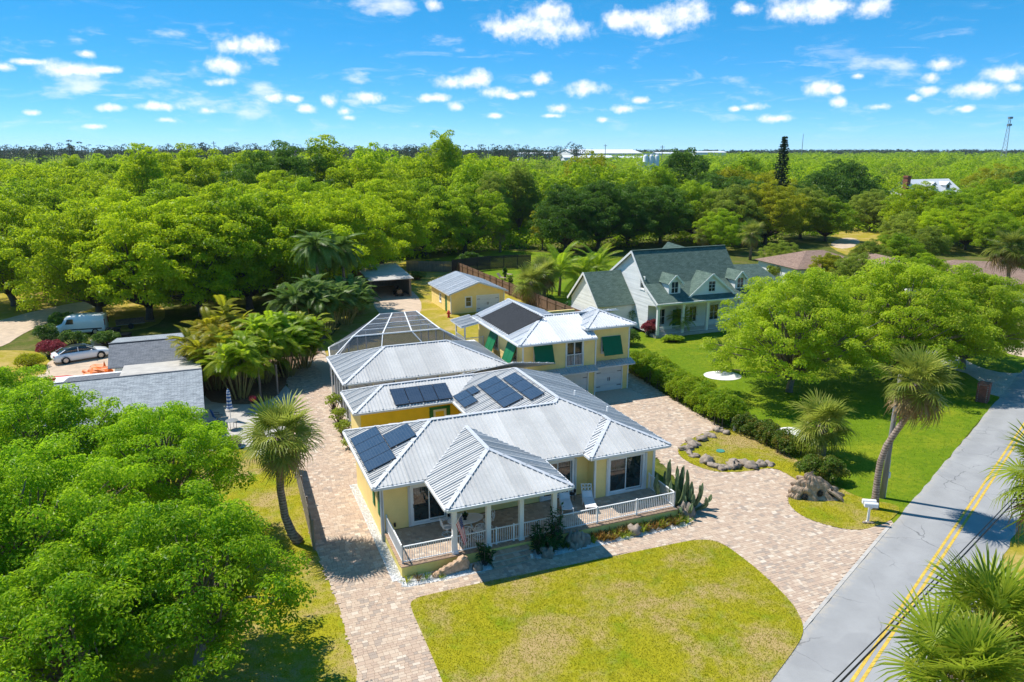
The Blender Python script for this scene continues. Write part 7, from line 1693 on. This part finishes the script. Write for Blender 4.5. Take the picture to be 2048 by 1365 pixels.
def feather(seed, L=2.6, n=36, leaf=.55, droop=1.0, wid=.045, vee=.35):
    """arching pinnate frond as arrays: rachis along +x"""
    rs = np.random.RandomState(seed); s = np.linspace(0, 1, 14); R = np.stack([L*(s-.18*droop*s**2.2), 0*s, L*(.10*s-.42*droop*s**2.3)], 1)
    V = []; F = []
    for i in range(n):
        f = .14+.86*i/n; p = np.array([np.interp(f, s, R[:, k]) for k in range(3)]); q = np.array([np.interp(min(1, f+.04), s, R[:, k]) for k in range(3)]); d = unit(q-p+1e-6); ll = leaf*math.sin(PI*(.14+.82*f))**.6*rs.uniform(.85,1.1)
        for sd_ in (-1, 1):
            side = np.array((0, sd_, 0)); o = unit(d*.55+side*.8+np.array((0,0,vee))); tip = p+o*ll+np.array((0,0,-.35*ll)); mid_ = p+o*ll*.55; k = len(V); w = d*wid*.5
            V += [p-w*.5, p+w*.5, mid_+w, mid_-w, tip]; F += [(k,k+1,k+2,k+3),(k+3,k+2,k+4)]
    mb = MB(); mb._a(V, F); mb.tube(list(R[::2]), [.022*(1-.8*a) for a in s[::2]], 4)
    return mb
FEA = {'areca':[feather(1,2.2,30,.60,1.3,.07),feather(2,2.0,28,.55,1.7,.07),feather(3,2.3,30,.6,1.0,.07)], 'queen':[feather(4,3.2,44,.75,1.35,.075,.1),feather(5,3.0,42,.8,1.6,.075,.0)], 'coco':[feather(6,3.8,46,.75,.95,.06,.2),feather(7,3.6,44,.7,1.2,.06,.15)], 'date':[feather(8,1.25,30,.28,.95,.025,.3)]}
def place(mb, src, base, az_, el, sc, roll=0.0):
    R = Matrix.Translation(Vector(base)) @ Matrix.Rotation(az_,4,'Z') @ Matrix.Rotation(-el,4,'Y') @ Matrix.Rotation(roll,4,'X') @ Matrix.Scale(sc,4)
    A = np.array(R); P = np.array(src.v) @ A[:3,:3].T+A[:3,3]; k = len(mb.v); mb.v.extend(map(tuple, P)); mb.f.extend(tuple(k+i for i in f) for f in src.f); mb.m.extend([0]*len(src.f))
def areca(label, loc, h, spread, nst, seed, mat='frond_feather', group='areca palm clumps'):
    t = thing('areca_palm', label, 'palm', loc, 0, group); rs = random.Random(seed); cn = MB(); fr = MB()
    for k in range(nst):
        a = k*2.4; r = spread*math.sqrt((k+.5)/nst); hh = h*rs.uniform(.45,.75)*(1.05-.25*r/spread); top = np.array((math.cos(a)*r*1.3, math.sin(a)*r*1.3, hh)); cn.tube([(math.cos(a)*r*.45,math.sin(a)*r*.45,0),top*(.8,.8,.55),top],[.06,.05,.035],5)
        for j in range(12): az_ = a+j*2.4+rs.uniform(-.3,.3); place(fr, FEA['areca'][rs.randrange(3)], top-np.array((0,0,rs.uniform(0,1.2))), az_, math.radians(rs.uniform(0,78)), h/7.6*rs.uniform(.8,1.05), rs.uniform(-.3,.3))
    obj('canes', cn, M['cane'], t); obj('crown', fr, M[mat], t)
M['frond_yellow'] = leaf_mat('frond_yellow', (0.16,0.19,0.008), (0.42,0.42,0.02), (0.62,0.42,0.03), 0.42, 0.30, warm_amt=0.8)
M['cane'] = simple('cane', (0.30,0.27,0.10), 0.6, 0.25, 3.0)
for i, (u, v, h, sp, mt, lab) in enumerate(((432,778,6.6,1.7,'frond_yellow','yellowing areca palm clump at the left of the row, by the gray roof'),(480,795,6.3,1.6,'frond_feather','yellowing areca palm clump in front, by the red barbecue'),(452,745,7.2,1.7,'frond_yellow','tall yellow areca palm clump behind the gray roof'),(525,765,6.8,1.7,'frond_feather','areca palm clump in the middle of the row'),(575,752,6.6,1.6,'frond_feather','greener areca palm clump with bare canes by the drive'),(608,735,5.8,1.5,'frond_feather','areca palm clump at the right end of the row'),
    (650,668,7.2,2.2,'frond_queen','dark feathery palm clump left of the pool enclosure'),(690,648,6.6,2.1,'frond_queen','dark feathery palm clump close to the pool enclosure'),(615,676,7.6,2.2,'frond_queen','dark feathery palm clump behind the areca row'),(712,628,5.0,1.7,'frond_queen','low dark palm clump by the carport'))):
    p = G(u, v); areca(lab, (p[0],p[1],0), h*1.12, sp, 20, 60+i, mt)
def feather_palm(label, loc, path, rad, kind, nf, sc, seed, mat, emin=-35, emax=75):
    t = thing('feather_palm', label, 'palm', loc); rs = random.Random(seed); obj('trunk', MB().tube(path, rad, 9), M['palm_trunk'], t, True); fr = MB()
    for k in range(nf): f = (k+.5)/nf; place(fr, FEA[kind][rs.randrange(len(FEA[kind]))], path[-1], k*2.4+rs.uniform(-.2,.2), math.radians(emax-(emax-emin)*f), sc*rs.uniform(.85,1.1), rs.uniform(-.4,.4))
    obj('crown', fr, M[mat], t)
for (u, v, h, lab) in ((640,640,8.8,'tall queen palm with drooping fronds above the dark clumps'),(690,618,7.6,'queen palm with drooping fronds next to the carport roof')):
    p = G(u, v); feather_palm(lab, (p[0],p[1],0), [(0,0,0),(.1,0,h*.5),(0,0,h)], [.22,.18,.15], 'queen', 34, 1.2, int(u), 'frond_queen', -40, 75)
for (u, v, h, lab) in ((1118,592,3.4,'upright coconut palm behind the garage roof'),(1160,590,2.4,'golden coconut palm with arching fronds beside the white gable'),(1190,583,3.2,'coconut palm closest to the white gable')):
    p = G(u, v); feather_palm(lab, (p[0],p[1],0), [(0,0,0),(.15,0,h*.6),(.1,0,h)], [.22,.17,.15], 'coco', 22, 1.35, int(u), 'frond_feather', -20, 82)
p = G(1363,668); feather_palm('pygmy date palm in front of the white porch', (p[0],p[1],0), [(0,0,0),(-.15,0,.9),(-.1,0,1.7)], [.12,.09,.08], 'date', 34, 1.5, 3, 'frond_fresh', -30, 80)
p = G(1442,744); feather_palm('small slender palm in the white stone ring on the lawn', (p[0],p[1],0), [(0,0,0),(.0,0,.8),(.05,0,1.8)], [.2,.16,.1], 'date', 26, 1.5, 5, 'frond_queen', -30, 80)
p = G(1445,752); hs = MB().lathe([(0,.05),(1.0,.06),(1.35,.02)],24); o = obj('gravel_bed', hs, M['white_gravel'], kind='structure'); o.location = (p[0], p[1], .0); o.scale = (1.25,1.05,1)
p = G(1590,868); o = obj('gravel_bed', MB().lathe([(0,.05),(1.0,.06),(1.3,.02)],24), M['white_gravel'], kind='structure'); o.location = (p[0], p[1], 0)

# ------------------------------------------------------------------ hedges, shrubs, bed plants
def bush(label, loc, dims, n, leaf, mat, seed, name='shrub', cat='shrub', group=None, ncl=14, stems=True):
    rs = np.random.RandomState(seed); t = thing(name, label, cat, loc, 0, group); a, b, h = dims
    i = np.arange(ncl); ang = i*2.4; ncl = ncl*2; i = np.arange(ncl); ang = i*2.4; rr = np.sqrt((i+.5)/ncl)*.78; C = np.stack([np.cos(ang)*rr*a, np.sin(ang)*rr*b, h*(.22+.55*np.sqrt(np.clip(1-rr**2,0,1))*rs.uniform(.25,1.1,ncl))], 1); R = np.full(ncl, .34*min(a,b,h))*rs.uniform(.75,1.3,ncl)
    V, F = clump_leaves(rs, C, R*1.15, n//ncl, leaf, .9, .4, .4); V[:, 2] = np.abs(V[:, 2]); link(bpy.data.objects.new('foliage', npmesh('foliage', V, F, M[mat])), t)
    if stems:
        mb = MB()
        for c in C: mb.tube([(c[0]*.25,c[1]*.25,0),c*np.array((.7,.7,.6)),c],[.035,.025,.01],5)
        obj('stem', mb, M['bark_dark'], t)
    return t
def hedge(label, P, w, h, n, leaf, mat, seed):
    rs = np.random.RandomState(seed); P = [np.array(p[:2]) for p in P]; t = thing('hedge', label, 'hedge', (*P[0],0)); Ls = [np.linalg.norm(b-a) for a, b in zip(P, P[1:])]; Lt = sum(Ls); C = []; R = []
    s = 0.0
    while s < Lt:
        q = s; i = 0
        while i < len(Ls)-1 and q > Ls[i]: q -= Ls[i]; i += 1
        d = (P[i+1]-P[i])/Ls[i]; nn = np.array((-d[1],d[0])); c = P[i]+d*q
        for k in range(11):
            off = rs.uniform(-.44,.44)*w; C.append((*(c+nn*off+d*rs.uniform(-.3,.3)-P[0]), h*rs.uniform(.25,.85)*(1-.25*abs(off)/w))); R.append(rs.uniform(.26,.40)*w*.56)
        s += .42
    C = np.array(C); R = np.array(R); V, F = clump_leaves(rs, C, R, max(10, n//len(C)), leaf, .9, .35, .75); link(bpy.data.objects.new('foliage', npmesh('foliage', V, F, M[mat])), t)
    mb = MB()
    for c in C[::4]: mb.tube([(c[0],c[1],0),c],[.04,.015],5)
    obj('stem', mb, M['bark_dark'], t)['kind'] = 'stuff'
hedge('long clipped bright green hedge between the drive and the lawn', [G(1268,738),G(1330,775),G(1400,815),G(1462,852)], 2.6, 2.2, 64000, .14, 'leaf_hedge', 1)
hedge('lower dark green hedge of red flowered shrubs at the grass bed', [G(1480,862),G(1530,880),G(1588,912)], 1.9, 1.35, 15000, .13, 'leaf_ixora', 2)
p = G(1642,972); bush('rounded ixora bush with red tips behind the driftwood', (p[0]+.1,p[1]+.6,0), (1.75,1.2,1.75), 11000, .13, 'leaf_ixora', 3)
for (u, v, d_, n, mt, lab) in ((1250,690,(1.6,1.3,1.9),5000,'leaf_shrub','dark bush between the garage and the white porch'),(1300,672,(1.1,1.0,2.1),4000,'leaf_red','dark red bush at the corner of the white porch'),(1345,684,(1.5,.8,.7),2500,'leaf_hedge','low green shrubs in front of the white porch'),(1275,655,(1.8,1.5,2.6),6000,'leaf_dark','dark rounded bush against the white wing'),
    (1150,622,(1.2,1.2,1.6),4000,'leaf_broad','dark broad leaved bush below the white gable'),(1090,608,(1.6,1.2,1.2),3000,'leaf_shrub','low bush under the sabal palms by the long fence'),(1120,640,(2.2,1.0,1.0),3500,'leaf_hedge','bright low shrub behind the garage roof'),
    (105,712,(1.5,1.2,1.7),5000,'leaf_red','magenta red bush beside the white car'),(95,685,(1.4,1.2,2.0),4000,'leaf_shrub','dark bush beside the magenta one'),(150,690,(1.8,1.0,1.6),4000,'leaf_shrub','green bush between the car and the van'),(128,668,(1.6,1.3,3.0),5000,'leaf_dark','dark small tree in front of the van'),(215,690,(1.6,1.2,1.6),4000,'leaf_shrub','dark shrub at the corner of the dark gray roof'),(62,735,(1.4,1.2,1.3),4000,'leaf_yellow','yellow shrub left of the white car'),
    (560,745,(.9,.8,1.2),2500,'leaf_hedge','small bright shrub by the paver drive and the post'),(1815,635,(1.6,1.2,1.5),4000,'leaf_shrub','shrub under the broad trees on the right'),(2005,640,(1.8,1.2,1.4),4000,'leaf_red','reddish croton bush at the foot of the tall right palm'),(1950,610,(2.6,1.6,2.2),6000,'leaf_dark','dark shrubbery under the wide brown roof'),(1560,560,(2.6,2.0,2.6),6000,'leaf_olive','olive bush by the end of the green roof'),(1650,545,(2.4,1.8,2.4),6000,'leaf_yellow','yellow green bush in front of the ranch roof'),
    (1010,560,(.35,.35,2.4),1500,'leaf_dark','slim dark cypress behind the long fence, the farther one'),(1021,582,(.35,.35,2.6),1500,'leaf_dark','slim dark cypress behind the long fence, the nearer one'),(860,540,(2.2,1.4,1.8),5000,'leaf_shrub','bushes at the corner of the two back yard fences'),(940,530,(3.0,1.5,2.2),6000,'leaf_dark','dark bushes beyond the gray fence'),(1210,600,(1.6,1.2,2.0),4000,'leaf_shrub','bush behind the garage by the white wing'),(835,560,(1.4,1.0,1.2),3000,'leaf_shrub','shrub beside the trunk at the end of the back yard')):
    p = G(u, v); bush(lab, (p[0],p[1],0), d_, n, .16 if v > 640 else .22, mt, int(u+v))
# spindly plants along the lanai screen
for i, (x, y, h, lab) in enumerate(((1.5,22.2,1.7,'yellowing spindly plant by the lanai screen, the farthest one'),(1.35,19.3,1.3,'spindly plant by the lanai corner'),(1.25,16.6,1.4,'spindly plant at the corner of the courtyard roof'),(1.3,14.0,1.2,'spindly plant beside the courtyard wall'))):
    w_ = HW(x, y); bush(lab, (w_[0],w_[1],0), (.7,.7,h), 500, .17, 'leaf_olive', 300+i, ncl=9)
def cactus(label, loc, n, h, spread, seed):
    t = thing('cactus', label, 'cactus', loc); rs = random.Random(seed)
    for k in range(n):
        a = k*2.4+rs.uniform(-.3,.3); r = spread*math.sqrt((k+.5)/n); hh = h*(1-.55*(k/n))*rs.uniform(.75,1.1); x, y = math.cos(a)*r, math.sin(a)*r; R0 = rs.uniform(.075,.10); rings = []; lean = rs.uniform(.8,1.5)
        for q in range(11):
            f = q/10; zz = .05+hh*f; cx = x*(.2+.95*min(1,f*1.8)**.6*lean)+.05*math.sin(f*5+k); cy_ = y*(.2+.95*min(1,f*1.8)**.6*lean)+.05*math.cos(f*4+k); rr = R0*(.75+.35*math.sin(f*2.6)+.10*math.sin(f*17+k))*(1 if f < .9 else (.75 if f < 1 else .25)); rings.append([(cx+rr*(1.2 if j % 2 == 0 else .68)*math.cos(j*PI/5), cy_+rr*(1.2 if j % 2 == 0 else .68)*math.sin(j*PI/5), zz) for j in range(10)])
        obj('stem', MB().loft(rings), M['cactus'], t)
w_ = HW(16.75,-1.75); cactus('tall branching column cactus beside the deck corner', (w_[0],w_[1],0), 14, 3.3, .80, 4)
w_ = HW(17.35,-2.35); cactus('lower spreading column cactus in front of the tall one', (w_[0],w_[1],0), 22, 1.9, .85, 9)
def rosette(label, loc, n, L, wid, mat, seed, up=1.0, group=None, name='bromeliad', droop=.5):
    rs = random.Random(seed); t = thing(name, label, 'plant', loc, 0, group); mb = MB()
    for k in range(n):
        a = k*2.4+rs.uniform(-.2,.2); e = math.radians(rs.uniform(35,85))*up; ll = L*rs.uniform(.7,1.1); d = np.array((math.cos(a)*math.cos(e), math.sin(a)*math.cos(e), math.sin(e))); s = np.array((-math.sin(a),math.cos(a),0)); b = np.array((math.cos(a)*.04,math.sin(a)*.04,0)); ps = [b+d*ll*f+np.array((0,0,-droop*ll*f*f*.6)) for f in (0,.35,.7,1)]; ws = (.5,1,.75,0)
        V = []
        for p, w in zip(ps, ws): V += [p-s*wid*w*.5, p+s*wid*w*.5]
        mb._a(V, [(0,1,3,2),(2,3,5,4),(4,5,7,6)])
    obj('leaves', mb, M[mat], t); return t
rs = random.Random(6); bx = [10.7,11.15,11.5,11.95,12.35,12.75,13.6,13.95,14.35,14.75,15.15,15.6,15.95,16.3]
ordn = ['first','second','third','fourth','fifth','sixth','seventh','eighth','ninth','tenth','eleventh','twelfth','thirteenth','fourteenth']
for i, x in enumerate(bx):
    for q in range(3):
        w_ = HW(x+rs.uniform(-.15,.15), -3.15-.22*q+rs.uniform(-.08,.08))
        rosette(f'spiky bromeliad below the deck rail, {ordn[i]} from the rocks, {["wall side","middle","path side"][q]}', (w_[0],w_[1],.02), 22, rs.uniform(.5,.72), .055, 'brome' if rs.random() < .7 else 'leaf_olive', i*3+q, group='bromeliads below the deck rail')
for i, x in enumerate((8.55,8.95,9.2)):
    w_ = HW(x,-3.3-.1*i); rosette(f'dark spiky plant between the leafy shrubs and the rocks, {ordn[i]} from the steps', (w_[0],w_[1],.02), 40, .75, .03, 'leaf_shrub', 90+i, group='dark spiky plants by the steps')
for i, (x, y, L, m_) in enumerate(((.72,-3.35,.5,'leaf_yellow'),(1.25,-3.4,.55,'brome'),(1.65,-3.45,.5,'leaf_shrub'),(2.05,-3.4,.45,'brome'),(2.3,-3.6,.4,'leaf_olive'))):
    w_ = HW(x, y); rosette(f'spiky plant at the left foot of the deck, {ordn[i]} from the corner', (w_[0],w_[1],.02), 30, L, .03, m_, 110+i, group='spiky plants at the left foot of the deck')
def leafy(label, loc, h, nst, seed, leaf=.30):
    """tall stems with whorls of broad leaves"""
    rs = random.Random(seed); t = thing('leafy_shrub', label, 'shrub', loc); sm = MB(); fm = MB()
    for k in range(nst):
        a = k*2.4; hh = h*rs.uniform(.45,1.0); top = np.array((math.cos(a)*.45*rs.uniform(.4,1), math.sin(a)*.38*rs.uniform(.4,1), hh)); sm.tube([(top[0]*.2,top[1]*.2,0),top*(.7,.7,.6),top],[.03,.025,.015],5)
        for j in range(26):
            f = rs.uniform(.25,1.02); c = np.array((top[0]*(.2+.8*f), top[1]*(.2+.8*f), hh*f)); b = rs.uniform(0,6.28); e = rs.uniform(-.3,.9); d = np.array((math.cos(b)*math.cos(e),math.sin(b)*math.cos(e),math.sin(e))); s = np.array((-math.sin(b),math.cos(b),0)); L = leaf*rs.uniform(.7,1.2)
            fm._a([c, c+d*L*.5-s*L*.17, c+d*L+np.array((0,0,-.05)), c+d*L*.5+s*L*.17], [(0,1,2,3)])
    obj('stem', sm, M['bark_dark'], t); obj('foliage', fm, M['leaf_broad'], t)
for i, (x, y, h, n, lab) in enumerate(((7.55,-3.4,1.75,12,'dark glossy leafy shrub right of the steps'),(8.65,-3.15,2.35,10,'tallest dark leafy shrub reaching over the deck rail'),(8.15,-3.55,1.1,9,'low dark leafy shrub between the two taller ones'),(4.65,-3.35,1.25,7,'dark leafy plant left of the steps'))):
    w_ = HW(x, y); leafy(lab, (w_[0],w_[1],.02), h, n, 200+i)
w_ = HW(4.5,-.85); urnleaf = MB(); rs = random.Random(2)
for j in range(60):
    b = rs.uniform(0,6.28); e = rs.uniform(.2,1.5); d = np.array((math.cos(b)*math.cos(e),math.sin(b)*math.cos(e),math.sin(e))); s = np.array((-math.sin(b),math.cos(b),0)); L = rs.uniform(.14,.26); c = np.array((0,0,.22)); urnleaf._a([c, c+d*L*.5-s*L*.2, c+d*L, c+d*L*.5+s*L*.2], [(0,1,2,3)])
obj('foliage', urnleaf, M['leaf_broad'], urn)
# ------------------------------------------------------------------ the air: thin haze that pales the distance
hm, ht_ = new_mat('haze_air')
hv = ht_.new('ShaderNodeVolumePrincipled'); hv.inputs['Color'].default_value = (0.80, 0.90, 1.0, 1); hv.inputs['Density'].default_value = 0.00006; hv.inputs['Anisotropy'].default_value = 0.2
ho = ht_.new('ShaderNodeOutputMaterial'); ht_.l.new(hv.outputs[0], ho.inputs['Volume'])
hz = obj('haze', MB().box(-4050,4050,-3990,4110,-1.5,58), hm); hz['kind'] = 'stuff'; hz['label'] = 'thin pale haze over the far woods'; hz['category'] = 'haze'
